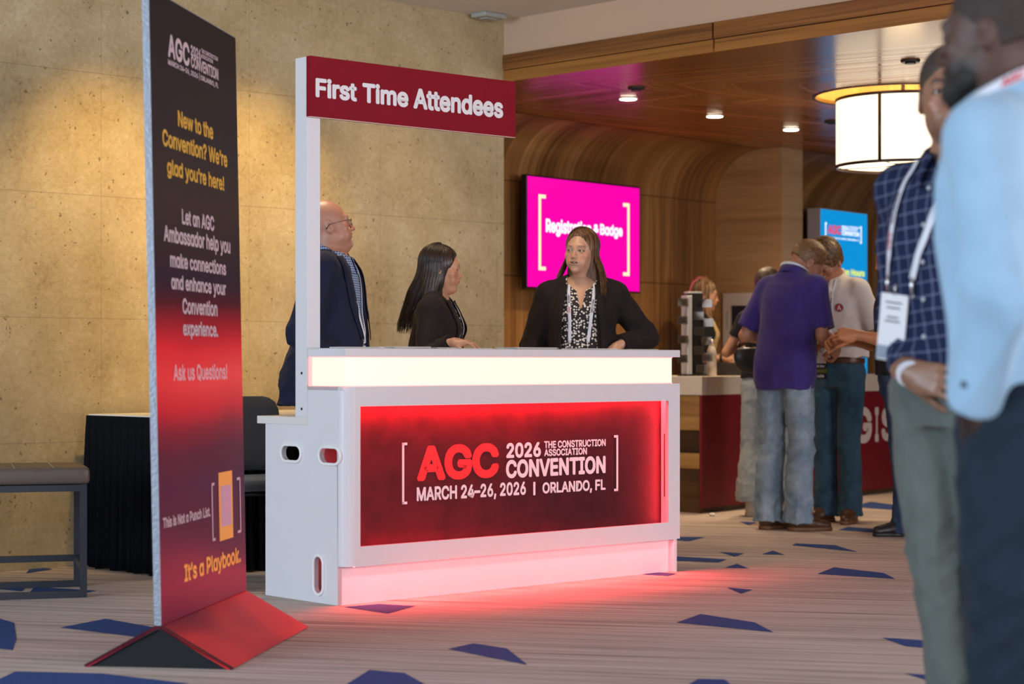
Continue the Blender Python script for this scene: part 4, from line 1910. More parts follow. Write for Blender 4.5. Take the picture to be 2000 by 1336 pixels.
def ctext(body, x0, x1, yt, yb, m, bold=.032):
    X0, X1 = 500 + x0 / 2.3256, 500 + x1 / 2.3256
    a, b, z0_, z1_ = cbox(X0, X1, 650 + yt / 2.3256, 650 + yb / 2.3256)
    return lettering(body, a, b, z0_, z1_, m, PP, y=.0638, bold=bold)


ctext('AGC', 730, 1104, 506, 667, m_red_ink, .042)
ctext('2026', 1137, 1294, 498, 567, m_white, .035)
ctext('THE CONSTRUCTION', 1309, 1588, 487, 520, m_white, .03)
ctext('ASSOCIATION', 1309, 1503, 525, 557, m_white, .03)
ctext('CONVENTION', 1135, 1588, 568, 650, m_white, .035)
ctext('MARCH 24\u201326, 2026', 730, 1226, 688, 763, m_white, .03)
ctext('|', 1259, 1269, 677, 738, m_white, .02)
ctext('ORLANDO, FL', 1301, 1588, 672, 732, m_white, .03)
def bracket(px0, px1, y0, y1, left, parent, fn, m, yy, t=.011, s=1):
    """square bracket; fn maps pixel extents to local box"""
    a, b, z0_, z1_ = fn(px0, px1, y0, y1)
    q = MB()
    h = .0012
    if left:
        q.box(a, a + t, yy - h, yy, z0_, z1_)
        q.box(a, b, yy - h, yy, z0_, z0_ + t)
        q.box(a, b, yy - h, yy, z1_ - t, z1_)
    else:
        q.box(b - t, b, yy - h, yy, z0_, z1_)
        q.box(a, b, yy - h, yy, z0_, z0_ + t)
        q.box(a, b, yy - h, yy, z1_ - t, z1_)
    q.build('bracket', m, parent)


zx = lambda v: 500 + v / 2.3256
zy = lambda v: 650 + v / 2.3256
bracket(zx(664), zx(687), zy(499), zy(779), True, PP, cbox, m_white, .0645)
bracket(zx(1627), zx(1645), zy(465), zy(719), False, PP, cbox, m_white, .0645)
# light band and ledge
m_band = mat('lit_acrylic', (.25, .24, .22), .35, emit=(1.0, .84, .66), es=1.0)
m_band_end = mat('lit_acrylic_edge', (.9, .5, .5), .35, emit=(1.0, .30, .26), es=.9)
mb = MB()
mb.box(.006, L - .045, .010, .235, .903, 1.022, bev=.002)
mb.build('light_band', m_band, CR)
mb = MB()
mb.box(.004, L - .043, .008, .258, .8985, .904)
mb.box(.004, L - .043, .008, .258, 1.0205, 1.0255)
mb.box(.004, .025, .236, .258, .904, 1.0205)
mb.build('band_edging', m_band_end, CR)
mb = MB()
mb.box(0, L, -.002, .26, 1.025, 1.057, bev=.0015)
mb.build('top_ledge', m_lam, CR)
mb = MB()
mb.box(.001, L - .001, 0.0, .259, 1.057, 1.0595)
mb.build('ledge_surface', mat('grey_top', (.55, .54, .50), .4), CR)
mb = MB()
mb.box(0, L, .262, .625, .737, .770, bev=.0015)
mb.build('worktop', m_lam_top, CR)
# sign post on the left and its header
mb = MB()
mb.box(.0, .068, .262, .345, .770, 2.283, bev=.001)
post = mb.build('sign_post', m_lam, CR)
q = MB()
for z in (.955, .805):
    q = MB()
    q.cyl((-.0015, .30, z), (.0, .30, z), .006, n=12)
    q.build('screw', m_slot, post)
sg_r = 1.159
mb = MB()
mb.box(-.004, sg_r, .236, .262, 2.030, 2.283)
sign = mb.build('header_sign', [mat('red_sign', (.23, .003, .014), .6, spec=.15, var=(14, .10))], CR)
mb = MB()
mb.box(-.003, sg_r - .001, .237, .2615, 2.0275, 2.0298)
mb.build('sign_lower_edge', mat('pale_edge', (.75, .55, .50), .5), sign)
a0, z_t = CP.at(616, 152, .236)
def sbox(x0, x1, y0, y1, xm=None):
    xm = (x0 + x1) / 2 if xm is None else xm
    return CP.at(x0, None, .236), CP.at(x1, None, .236), CP.at(xm, y1, .236)[1], CP.at(xm, y0, .236)[1]


for wd, x0, x1, yt, yb in (('First', 616, 697, 156, 194.5), ('Time', 707.5, 797.5, 166, 205.5), ('Attendees', 807, 982.5, 182, 222)):
    a, b, z0_, z1_ = sbox(x0, x1, yt, yb)
    lettering(wd, a, b, z0_, z1_, m_white, sign, y=.2352, bold=.035)

# LED strips that wash the recesses red
def clight(x, y, z, tgt, sx, sy, pw, col=RED, spread=180):
    M = Matrix.Translation((CP.o.x, CP.o.y, 0)) @ Matrix.Rotation(CP.ang(), 4, 'Z')
    a, t = M @ Vector((x, y, z)), M @ Vector(tgt)
    l = bpy.data.lights.new('led_strip', 'AREA')
    l.shape = 'RECTANGLE'
    l.size, l.size_y = sx, sy
    l.energy = pw
    l.color = col
    l.spread = R(spread)
    o = bpy.data.objects.new('led_strip', l)
    COL.objects.link(o)
    zax = -(t - a).normalized()
    xax = Vector((CP.d.x, CP.d.y, 0)) if abs(zax.z) > .3 or True else None
    if abs(xax.dot(zax)) > .9:
        xax = Vector((0, 0, 1))
    yax = zax.cross(xax).normalized()
    xax = yax.cross(zax).normalized()
    o.matrix_world = Matrix.Translation(a) @ Matrix((xax, yax, zax)).transposed().to_4x4()
    return o


clight(1.0, .034, .838, (1.0, .052, .6), 1.85, .010, 15)
clight(1.0, .030, .228, (1.0, .050, .5), 1.85, .012, 1.0)
clight(1.943, .032, .53, (1.5, .055, .53), .58, .012, 4.0)
clight(.062, .032, .53, (.5, .055, .53), .58, .012, .25)
clight(1.0, .018, .155, (1.0, -.16, .0), 1.94, .016, 20, (1.0, .07, .065))
for k in range(3):
    l = bpy.data.lights.new('led_glow', 'POINT')
    l.energy = .8
    l.color = RED
    l.shadow_soft_size = .03
    lo = bpy.data.objects.new('led_glow', l)
    COL.objects.link(lo)
    p = Matrix.Translation((CP.o.x, CP.o.y, 0)) @ Matrix.Rotation(CP.ang(), 4, 'Z') @ Vector((.12 + .9 * k, .16, .40))
    lo.location = p

# papers on the ledge
random.seed(4)
paps = [(.08, .15, .20, .14, 1, 'stack of white sheets on the counter ledge beside the sign post'),
        (.33, .14, .20, .13, 2, 'thin stack of white leaflets on the ledge in front of the bald man'),
        (.56, .14, .12, .13, 1, 'white leaflet on the ledge below the long-haired woman'),
        (.72, .15, .18, .12, 0, 'small pale sheet on the ledge between the two women'),
        (1.00, .12, .26, .16, 2, 'clear folder with papers on the ledge left of the woman with the lanyard'),
        (1.42, .15, .26, .15, 1, 'sheet of paper on the ledge below the hand on the hip'),
        (1.74, .15, .22, .14, 0, 'white sheet lying at the right end of the counter ledge')]
for x, y, w_, h_, n_, lab in paps:
    q = MB()
    for k in range(n_ + 1):
        a = R(random.uniform(-5, 5))
        M = Matrix.Translation((random.uniform(-.006, .006), random.uniform(-.005, .005), .0012 + .0024 * k)) @ Matrix.Rotation(a, 4, 'Z')
        q.box(-w_ / 2, w_ / 2, -h_ / 2 * .8, h_ / 2 * .8, 0, .0016, M=M)
    M = Matrix.Translation((CP.o.x, CP.o.y, 0)) @ Matrix.Rotation(CP.ang(), 4, 'Z')
    p = M @ Vector((x + w_ / 2, y, 1.0600))
    tag(q.build('paper_stack', m_paper, loc=p, rot=(0, 0, CP.ang())), lab, 'paper', 'papers on the counter ledge')

# ------------------------------------------------------------------ banner stand
A, B, C_ = gp(163, 1303), gp(455, 1308), gp(602, 1227)
Mb = (A + B) / 2
BD = (C_ - B).normalized()
BP = Plane2((Mb.x, Mb.y), (BD.x, BD.y))
wB = (B - A).length
LB = 1.035
PK = .140
BR = empty('banner_stand', (Mb.x, Mb.y, 0), BP.ang(), 'tall dark banner stand printed with a red glow, on a folded triangular base', 'banner')
hw = wB / 2
def base_mat():
    m, nt, p = newmat('printed_base')
    tc = nd(nt, 'ShaderNodeTexCoord')
    mp = nd(nt, 'ShaderNodeMapping')
    mp.inputs['Scale'].default_value = (1.3, 2.4, 1)
    nt.links.new(tc.outputs['Object'], mp.inputs[0])
    nz = nd(nt, 'ShaderNodeTexNoise')
    nz.inputs['Scale'].default_value = 1.1
    nz.inputs['Detail'].default_value = 1
    nt.links.new(mp.outputs[0], nz.inputs[0])
    c = ramp(nt, nz.outputs['Fac'], [(.38, (.17, .006, .030)), (.52, (.34, .010, .024)), (.62, (.62, .02, .025))])
    nt.links.new(c, p.inputs['Base Color'])
    p.inputs['Roughness'].default_value = .5
    p.inputs['Specular IOR Level'].default_value = .2
    return m


m_base_print = base_mat()
m_black_board = mat('black_board', (.005, .007, .009), .6, spec=.25)
t = .008
q = MB()
# right slope (towards -y local), printed
q.prism([(0, -.006, PK), (0, -hw, .004), (LB, -hw, .004), (LB, -.006, PK)], (0, .012, -.006))
rs_ = q.build('base_slope', m_base_print, BR)
q = MB()
q.prism([(0, .006, PK), (0, hw, .004), (LB, hw, .004), (LB, .006, PK)], (0, -.012, -.006))
q.build('base_slope', m_base_print, BR)
q = MB()
q.prism([(.010, .004, PK - .008), (.010, hw - .012, .002), (.010, -hw + .012, .002), (.010, -.004, PK - .008)], (.006, 0, 0))
q.build('base_end', m_black_board, BR)
q = MB()
q.prism([(LB - .016, .004, PK - .008), (LB - .016, hw - .012, .002), (LB - .016, -hw + .012, .002), (LB - .016, -.004, PK - .008)], (.006, 0, 0))
q.build('base_end', m_black_board, BR)
q = MB()
q.prism([(.0, .006, PK + .002), (.0, hw + .002, .006), (.0, hw - .004, .0), (.0, 0, PK - .014), (.0, -hw + .004, .0), (.0, -hw - .002, .006), (.0, -.006, PK + .002)], (.010, 0, 0))
q.build('base_edge', m_black_board, BR)
LEAN = .0205
TOP = 2.226
panel = empty('banner_panel', (0, 0, PK), 0)
bpy.data.objects.remove(panel)


def ban_mat():
    m, nt, p = newmat('banner_print')
    tc = nd(nt, 'ShaderNodeTexCoord')
    so = nd(nt, 'ShaderNodeSeparateXYZ')
    nt.links.new(tc.outputs['Object'], so.inputs[0])
    # the red glow band is slightly tilted and uneven
    nz = nd(nt, 'ShaderNodeTexNoise')
    nz.inputs['Scale'].default_value = 1.6
    nz.inputs['Detail'].default_value = 1
    nt.links.new(tc.outputs['Object'], nz.inputs[0])
    zz = math_node(nt, 'ADD', so.outputs[2], math_node(nt, 'MULTIPLY', math_node(nt, 'SUBTRACT', nz.outputs['Fac'], .5), .10))
    f = math_node(nt, 'DIVIDE', zz, 2.1)

    def zf(y):      # photo row at the banner's middle -> ramp position
        return (1 - (y - HY) * 7.0 / F - PK) / 2.1
    st = [(1190, (.085, .012, .045)), (1130, (.17, .012, .050)), (1040, (.070, .014, .045)), (940, (.040, .016, .052)), (880, (.060, .014, .040)),
          (835, (.22, .010, .030)), (795, (.68, .008, .026)), (745, (.95, .035, .040)), (690, (.85, .012, .030)), (645, (.42, .008, .025)),
          (600, (.085, .008, .020)), (560, (.022, .012, .030)), (400, (.035, .024, .022)), (270, (.020, .015, .024)), (190, (.018, .015, .018)), (40, (.014, .012, .015))]  # print tones; the brown-grey stop is a warm light reflection painted in
    c = ramp(nt, f, [(zf(y), c_) for y, c_ in st])
    nt.links.new(c, p.inputs['Base Color'])
    p.inputs['Roughness'].default_value = .45
    p.inputs['Specular IOR Level'].default_value = .12
    return m


q = MB()
q.box(0, LB - .01, -.0125, .0115, 0, TOP - PK)
BPn = q.build('banner_panel', ban_mat(), BR, loc=(0, 0, PK), rot=(-math.atan(LEAN) * -1 * -1, 0, 0))
q = MB()
q.box(-.004, .0, -.0125, .0115, 0, TOP - PK)
q.box(0, LB - .01, -.0125, .0115, TOP - PK, TOP - PK + .003)
q.build('silver_edge', mat('silver_edge', (.26, .29, .34), .45, metal=.3, bump=(90, .4)), BPn)
BPn.rotation_euler = (-math.atan(LEAN), 0, 0)


def bpt(px, py):
    off = -.0125
    for _ in range(4):
        t_, z_ = BP.at(px, py, off)
        off = -.0125 + LEAN * (z_ - PK)
    return t_, z_ - PK


def bbox(x0, x1, y0, y1, xm=None):
    xm = (x0 + x1) / 2 if xm is None else xm
    ym = (y0 + y1) / 2
    a = bpt(x0, ym)[0]
    b = bpt(x1, ym)[0]
    return a, b, bpt(xm, y1)[1], bpt(xm, y0)[1]


m_ban_w = mat('lilac_lettering', (.62, .50, .56), .5)
m_ban_y = mat('yellow_lettering', (.72, .42, .06), .5)
m_ban_o = mat('orange_lettering', (.95, .45, .08), .5)
m_ban_p = mat('pink_lettering', (.95, .42, .48), .5)
for body, x0, x1, y0, y1, m in (
        ('AGC', 327.5, 369.4, 75, 121, m_ban_w), ('2026', 372, 391.5, 92, 113, m_ban_w),
        ('THE CONSTRUCTION', 392.5, 424.5, 103, 111.5, m_ban_w), ('ASSOCIATION', 392.3, 415, 110.5, 118.5, m_ban_w),
        ('CONVENTION', 372.6, 425.5, 121, 144, m_ban_w), ('MARCH 24\u201326, 2026 | ORLANDO, FL', 328, 425.5, 136, 152, m_ban_w),
        ('New to the', 347, 415.5, 229, 260, m_ban_y), ('Convention? We\u2019re', 317, 442.8, 273.5, 306, m_ban_y),
        ('glad you\u2019re here!', 326, 437, 327, 364, m_ban_y),
        ('Let an AGC', 354.8, 417.6, 415, 445, m_ban_w), ('Ambassador help you', 319.7, 449, 453, 491, m_ban_w),
        ('make connections', 331.7, 440.7, 501, 530, m_ban_w), ('and enhance your', 334, 440.7, 543, 578, m_ban_w),
        ('Convention', 355.8, 424, 585, 616, m_ban_w), ('experience.', 357, 425, 628, 664, m_ban_w),
        ('Ask us Questions!', 338, 443, 711, 745, m_ban_p),
        ('This is Not a Punch List.', 317.4, 410.6, 1000, 1021, m_ban_w), ('It\u2019s a Playbook.', 359, 470, 1085, 1126, m_ban_o)):
    a, b, z0_, z1_ = bbox(x0, x1, y0, y1)
    lettering(body, a, b, z0_, z1_, m, BPn, y=-.0131, bold=.03)
bracket(413.5, 419, 943, 1057, True, BPn, bbox, m_ban_w, -.013, t=.010)
bracket(463, 469.5, 932, 1041, False, BPn, bbox, m_ban_w, -.013, t=.010)
a, b, z0_, z1_ = bbox(427.5, 454, 921, 1054)
q = MB()
q.box(a, b, -.0136, -.0128, z0_, z1_, bev=.0)
q.build('printed_phone', m_ban_o, BPn)
q = MB()
q.box(a + .022, b - .022, -.0142, -.0137, z0_ + .05, z1_ - .05)
q.build('printed_phone_screen', mat('lilac_print', (.62, .38, .52), .5), BPn)

# ------------------------------------------------------------------ padded bench
O = gp(170, 1167)
bd, bl = Vector((-.123, .43)).normalized(), Vector((.96, .275)).normalized()
BN = Plane2((O.x, O.y), (bl.x, bl.y))
bench = empty('bench', (O.x, O.y, 0), BN.ang(), 'backless bench with grey padded seat on a square dark steel frame', 'bench')
m_leather = mat('grey_leather', (.11, .09, .075), .38, bump=(120, .25))
m_steel = mat('dark_steel', (.035, .040, .052), .45, metal=.3)
bw = 1.45
D_ = .45
q = MB()
q.box(-bw - .01, .012, -.01, D_ + .01, .482, .555, bev=.018)
seat = q.build('seat_cushion', m_leather, bench, smooth=True)
q = MB()
for k in range(9):
    x = -.14 - k * .16
    q.tube([(x, -.008, .520), (x, .0, .5545), (x, .02, .5565), (x, D_ - .02, .5565), (x, D_, .5545)], .0022, n=6)
q.build('seam', mat('seam_thread', (.33, .29, .25), .5), seat)
tb = .028
for x in (0, -bw):
    for y in (0, D_):
        q = MB()
        q.box(x - tb if x == 0 else x, x if x == 0 else x + tb, y if y == 0 else y - tb, y + tb if y == 0 else y, 0, .482)
        q.build('leg', m_steel, bench)
for nm, z in (('lower_rail', 0.0), ('upper_rail', .452)):
    for y in (0, D_ - tb):
        q = MB()
        q.box(-bw + tb, -tb, y, y + tb, z, z + tb)
        q.build(nm, m_steel, bench)
q = MB()
q.box(-bw + tb, -tb, D_ - tb - .002, D_ - .002, .115, .143)
q.build('cross_rail', m_steel, bench)
for x in (-tb, -bw):
    q = MB()
    q.box(x, x + tb, tb, D_ - tb, .115, .143)
    q.build('side_rail', m_steel, bench)
    q = MB()
    q.box(x, x + tb, tb, D_ - tb, .452, .480)
    q.build('side_rail', m_steel, bench)

# ------------------------------------------------------------------ skirted table against the wall
T0, T1 = gp(172, 1107), gp(296, 1126)
td = (T1 - T0).normalized()
TD = .74
TL = 1.83
table = empty('skirted_table', (T0.x, T0.y, 0), SP.ang(), 'folding table with white top and pleated black skirt against the stone wall', 'table')
# local frame: x along the wall, y towards the wall; front-left corner at (0,-TD)
q = MB()
q.box(0, TL, -TD, 0, .725, .748, bev=.004)
q.build('table_top', mat('white_table_top', (.74, .73, .70), .5), table)
m_skirt = mat('black_skirt', (.003, .0035, .006), .9, spec=.15)
path = []
def seg(a, b, n):
    for k in range(n):
        t_ = k / n
        path.append((a[0] + (b[0] - a[0]) * t_, a[1] + (b[1] - a[1]) * t_))
seg((0, 0), (0, -TD), 150)
seg((0, -TD), (TL, -TD), 360)
seg((TL, -TD), (TL, 0), 150)
path.append((TL, 0))
rows = []
n_ = len(path)
for zi, z in enumerate((.742, .73, .70, .69, .5, .3, .12, .006)):
    amp = (.002, .003, .004, .006, .014, .018, .021, .024)[zi]
    row = []
    for k, (x, y) in enumerate(path):
        x0, y0 = path[max(k - 1, 0)]
        x1, y1 = path[min(k + 1, n_ - 1)]
        d = Vector((x1 - x0, y1 - y0)).normalized()
        nn = Vector((d.y, -d.x)) * -1
        nn = Vector((-d.y, d.x)) * -1
        s = k * .0049
        w_ = math.sin(s * 2 * PI / .062 + math.sin(s * 9 + z * 1.2) * 1.1) + (.35 * math.sin(s * 2 * PI / .0205) if z < .7 else math.sin(s * 2 * PI / .013))
        off = .006 + amp * (.8 + w_) * .7
        row.append((x + nn.x * off, y + nn.y * off, z + (.004 * math.sin(s * 40) if z < .05 else 0)))
    rows.append(row)
sk = grid_mesh('skirt', rows, m_skirt, table)
sk.modifiers.new('t', 'SOLIDIFY').thickness = .002
for x in (.12, TL - .12):
    for y in (-TD + .1, -.1):
        q = MB()
        q.cyl((x, y, 0), (x, y, .725), .014)
        q.build('leg', m_steel, table)

# ------------------------------------------------------------------ upholstered stacking chair
CB = Vector((-1.14, 9.06, 0))
chair = empty('stacking_chair', CB, R(38), 'dark grey upholstered stacking chair with black rod legs behind the banner', 'chair')
m_fab = mat('charcoal_fabric', (.045, .045, .050), .9, bump=(400, .3), sheen=.2)
# local: faces -y... seat centre above origin
rows = []
q = MB()
q.box(-.235, .235, -.23, .22, .430, .480, bev=.022)
q.build('seat', m_fab, chair, smooth=True)
nb = 14
pts_out = []
for face, yo in (('f', 0), ('b', .035)):
    pass
bmq = bmesh.new()
def brow(z, y, half, th, r):
    return [(-half + r * .5, y - .0), (half - r * .5, y)]
zs = [.50, .53, .60, .70, .78, .815, .835, .842]
hw_ = [.215, .228, .232, .232, .228, .215, .190, .16]
ring_rows = []
for z, h_ in zip(zs, hw_):
    yb = .205 + (z - .5) * .20
    ring = []
    for k in range(20):
        a = 2 * PI * k / 20
        th_ = .022 if .52 < z < .82 else .014
        x = h_ * (abs(math.cos(a)) ** .35) * (1 if math.cos(a) >= 0 else -1)
        y = th_ * (abs(math.sin(a)) ** .5) * (1 if math.sin(a) >= 0 else -1)
        ring.append((x, yb + y + .03 * (x / .23) ** 2 * -1, z))
    ring_rows.append(ring)
ob = grid_mesh('backrest', ring_rows, m_fab, chair, closed=True)
bm_ = bmesh.new()
bm_.from_mesh(ob.data)
bmesh.ops.holes_fill(bm_, edges=bm_.edges)
bm_.to_mesh(ob.data)
bm_.free()
m_rod = mat('black_rod', (.015, .015, .018), .3, metal=.4)
for s in (-1, 1):
    q = MB()
    q.tube([(s * .20, .24, .56), (s * .215, .225, .47), (s * .225, .20, .42), (s * .225, -.20, .42), (s * .228, -.235, .40), (s * .235, -.245, .03), (s * .235, -.23, .010),
            (s * .235, .24, .010), (s * .235, .265, .03), (s * .225, .215, .40), (s * .225, .19, .42)], .0085, n=8)
    q.build('leg', m_rod, chair)
q = MB()
q.tube([(-.22, .0, .415), (.22, .0, .415)], .0085)
q.tube([(-.22, -.17, .415), (.22, -.17, .415)], .0085)
q.build('stretcher', m_rod, chair)

# ------------------------------------------------------------------ wall screen
t0, t1 = WP.at(1028, None, -.16), WP.at(1250.5, None, -.16)
zt = WP.at(1030, 340, -.16)[1]
zb_ = WP.at(1026, 563, -.16)[1]
zt2 = WP.at(1250, 366, -.16)[1]
tv = empty('wall_screen', (WP.o.x, WP.o.y, 0), WP.ang(), 'large wall screen glowing magenta with a registration message', 'screen')
q = MB()
q.box(t0, t1, -.16, -.115, zb_, zt, bev=.003)
q.build('frame', mat('screen_frame', (.006, .006, .008), .3), tv)
q = MB()
q.box(t0 + .25, t1 - .25, -.115, -.0, zb_ + .15, zt - .15)
q.build('wall_mount', m_slot, tv)
m_mag = mat('magenta_screen', (.02, .0, .02), .3, emit=(1.0, .0, .42), es=1.0)
q = MB()
q.box(t0 + .012, t1 - .012, -.1612, -.160, zb_ + .012, zt - .012)
scr = q.build('display', m_mag, tv)
def tbox(x0, x1, y0, y1, xm=None, off=-.162):
    xm = (x0 + x1) / 2 if xm is None else xm
    return WP.at(x0, None, off), WP.at(x1, None, off), WP.at(xm, y1, off)[1], WP.at(xm, y0, off)[1]
m_scr_w = mat('screen_white', (.02, .02, .02), .3, emit=(.80, .86, 1), es=1.3)
m_scr_c = mat('screen_cream', (.02, .02, .02), .3, emit=(1, .82, .50), es=1.2)
for wd, x0, x1, y0, y1 in (('Registration', 1066, 1155, 430, 464), ('&', 1159, 1170, 438, 455), ('Badge', 1172, 1216, 439, 466)):
    lettering(wd, *tbox(x0, x1, y0, y1), m_scr_w, scr, y=-.1618, bold=.035)
bracket(1052, 1066, 380, 528, True, scr, tbox, m_scr_c, -.1615, t=.026)
bracket(1217, 1229.5, 397, 539, False, scr, tbox, m_scr_c, -.1615, t=.026)

# ------------------------------------------------------------------ registration desk
RL = 4.9
desk = empty('registration_desk', (RP.o.x, RP.o.y, 0), RP.ang(), 'long registration desk with deep red front and open oak shelves at its near end', 'desk')
m_cream = mat('cream_laminate', (.60, .54, .46), .45)
m_redp = mat('deep_red_panel', (.17, .004, .012), .5, var=(20, .15))
m_oak = wood('oak_board', (.22, .11, .03), (.36, .20, .06), (.48, .29, .10), rough=.45, su=30, sv=2)
m_oakd = mat('dark_oak', (.10, .05, .018), .5, var=(12, .3))
q = MB()
q.box(0, RL, 0, .70, .783, .908, bev=.003)
top = q.build('desk_top', m_cream, desk)
q = MB()
q.box(-.0, RL, -.0, .02, .035, .783)
rp = q.build('front_panel', m_redp, desk)
q = MB()
q.box(.012, .03, .02, .60, .0, .10)
q.box(.03, RL - .03, .06, .60, .0, .035)
q.build('plinth', m_oakd, desk)


def uvbox(name, x0, x1, y0, y1, z0, z1, m, parent):
    b = bmesh.new()
    ul = b.loops.layers.uv.new('UVMap')
    vs = [Vector(p) for p in ((x0, y0, z0), (x1, y0, z0), (x1, y1, z0), (x0, y1, z0), (x0, y0, z1), (x1, y0, z1), (x1, y1, z1), (x0, y1, z1))]
    for qd in ((3, 2, 1, 0), (4, 5, 6, 7), (0, 1, 5, 4), (1, 2, 6, 5), (2, 3, 7, 6), (3, 0, 4, 7)):
        f = b.faces.new([b.verts.new(vs[i]) for i in qd])
        for lp in f.loops:
            c = lp.vert.co
            lp[ul].uv = (c.z + c.x * .3, c.y + c.x)
    me = bpy.data.meshes.new(name)
    b.to_mesh(me)
    b.free()
    return link(name, me, m, parent)


uvbox('shelf', .0, .5, .02, .68, .55, .78, m_oak, desk)
uvbox('shelf', .0, .5, .02, .68, .295, .395, m_oak, desk)
uvbox('cabinet_side', .03, .5, .04, .66, .0, .295, m_oakd, desk)
uvbox('cabinet_back', .10, .5, .04, .66, .395, .55, m_oakd, desk)
q = MB()
q.box(RL - .04, RL, .02, .68, 0, .783)
q.build('side_panel', m_redp, desk)
def rbox(x0, x1, y0, y1, xm=None, off=-.002):
    xm = (x0 + x1) / 2 if xm is None else xm
    return RP.at(x0, None, off), RP.at(x1, None, off), RP.at(xm, y1, off)[1], RP.at(xm, y0, off)[1]
a, b, z0_, z1_ = rbox(1669.5, 1703, 795, 866)
m_dl = mat('desk_lettering', (.62, .55, .50), .5)
gw = b - a
lettering('G', a, b, z0_, z1_, m_dl, rp, y=-.0012, bold=.04)
x = a - .045
for ch, w_ in (('E', .70), ('R', .80)):
    lettering(ch, x - gw * w_, x, z0_ + .005, z1_ - .005, m_dl, rp, y=-.0012, bold=.04)
    x -= gw * w_ + .05
x = b + .05
for ch, w_ in zip('ISTRATION', (.22, .75, .8, .8, .95, .8, .22, 1.05, .85)):
    if x + gw * w_ > RL - .05:
        break
    lettering(ch, x, x + gw * w_, z0_ + .005, z1_ - .005, m_dl, rp, y=-.0012, bold=.04)
    x += gw * w_ + .045


def dloc(px, back, z=.908):
    """point on the desk top seen in column px, a distance behind the desk front"""
    t_ = RP.at(px, None, back)
    p = RP.o + RP.d * t_ + RP.n * back
    return Vector((p.x, p.y, z))


# badge rack
rk = dloc(1356, .22)
rack = empty('badge_rack', rk, R(20), 'tall clear badge-holder rack with a silver edge on the desk end', 'rack')
m_clear = mat('clear_plastic', (.30, .27, .24), .15, trans=.85, spec=.5)
m_card = mat('printed_card', (.14, .12, .10), .5, var=(90, .7))
m_alu = mat('silver_edge_strip', (.55, .60, .64), .35, metal=.2)
q = MB()
q.box(-.075, -.038, -.05, .05, .01, .545, bev=.004)
q.build('edge_strip', m_alu, rack)
q = MB()
q.box(-.038, .055, -.02, .04, .01, .56)
q.build('core', m_slot, rack)
q = MB()
q.box(-.09, .075, -.07, .07, 0, .012, bev=.003)
q.build('base', m_slot, rack)
q = MB()
q.box(-.055, .045, -.03, .05, .56, .572, bev=.003)
q.build('cap', m_alu, rack)
k = 0
for x0, z0 in ((-.150, .47), (-.150, .35), (-.150, .22), (-.150, .09), (.03, .465), (-.03, .38), (-.03, .275), (.03, .21), (-.03, .145), (.035, .10), (-.015, .022), (.045, .335)):
    c = MB()
    c.box(x0, x0 + .075, -.062 + .008 * (k % 2), -.058 + .008 * (k % 2), z0, z0 + .055, bev=.001)
    hld = c.build('card_holder', m_clear, rack)
    c = MB()
    c.box(x0 + .012, x0 + .062, -.0575 + .008 * (k % 2), -.056 + .008 * (k % 2), z0 + .008, z0 + .046)
    c.build('card', m_card if k != 9 else mat('pink_card', (.65, .25, .22), .5), hld)
    k += 1
# bottle
bp_ = dloc(1390, .16)
q = MB()
prof = [(0, .0), (.030, .0), (.034, .006), (.034, .145), (.032, .165), (.022, .195), (.0145, .210), (.0145, .225)]
rows = [[(r_ * math.cos(2 * PI * k / 28), r_ * math.sin(2 * PI * k / 28), z) for k in range(28)] for r_, z in prof]
bt = empty('water_bottle', bp_, 0, 'white metal water bottle standing on the registration desk', 'bottle')
grid_mesh('body', rows, mat('white_bottle', (.55, .48, .43), .4, var=(30, .05)), bt, closed=True)
q.cyl((0, 0, .212), (0, 0, .245), .0165, n=24)
q.cyl((0, 0, .245), (0, 0, .250), .0165, .012, n=24)
q.build('cap', mat('silver_cap', (.75, .70, .65), .2, metal=.9), bt)
# black tray and cloth heap on the desk behind
q = MB()
q.box(-.02, .52, -.10, .10, 0, .085, bev=.006)
q.box(.0, .50, -.085, .085, .085, .092, bev=.002)
tag(q.build('badge_tray', mat('black_tray', (.02, .018, .016), .6, var=(40, .6)), loc=dloc(1400, .28), rot=(0, 0, RP.ang() + .0)),
    'low black box of badges on the desk behind the bottle', 'box')
# white paper box on the desk
q = MB()
q.box(-.04, .16, -.06, .06, 0, .235, bev=.003)
q.box(-.043, .163, -.063, .063, .20, .24, bev=.002)
tag(q.build('carton', mat('cream_card', (.55, .47, .37), .6), loc=dloc(1450, .55, .908), rot=(0, 0, RP.ang())), 'upright cream card box beside the purple shirt on the desk', 'box')
# framed notice on the light partition
NP = Plane2(wpt(0, .0, 0)[:2], (-WP.n.x, -WP.n.y))
q = empty('notice_board', (NP.o.x, NP.o.y, 0), NP.ang(), 'white framed notice board with a dark screen on the pale timber wall', 'notice board')
a, b = NP.at(1411.5, None, -.03), NP.at(1494, None, -.03)
_, zz1 = NP.at(1412, 573, -.03)
_, zz0 = NP.at(1412, 690, -.03)
x = MB()
x.box(a, b, -.03, -.0, zz0, zz1, bev=.003)
fr_ = x.build('panel', mat('white_board', (.58, .53, .48), .5), q)
x = MB()
x.box(a + .09, b - .08, -.036, -.0301, zz0 + .08, zz1 - .10)
x.build('screen', mat('dark_glass', (.02, .022, .035), .2), q)
x = MB()
x.box(a + .03, a + .05, -.031, -.0301, zz0 + .20, zz0 + .33)
x.build('printed_mark', mat('grey_print', (.40, .38, .38), .6), q)
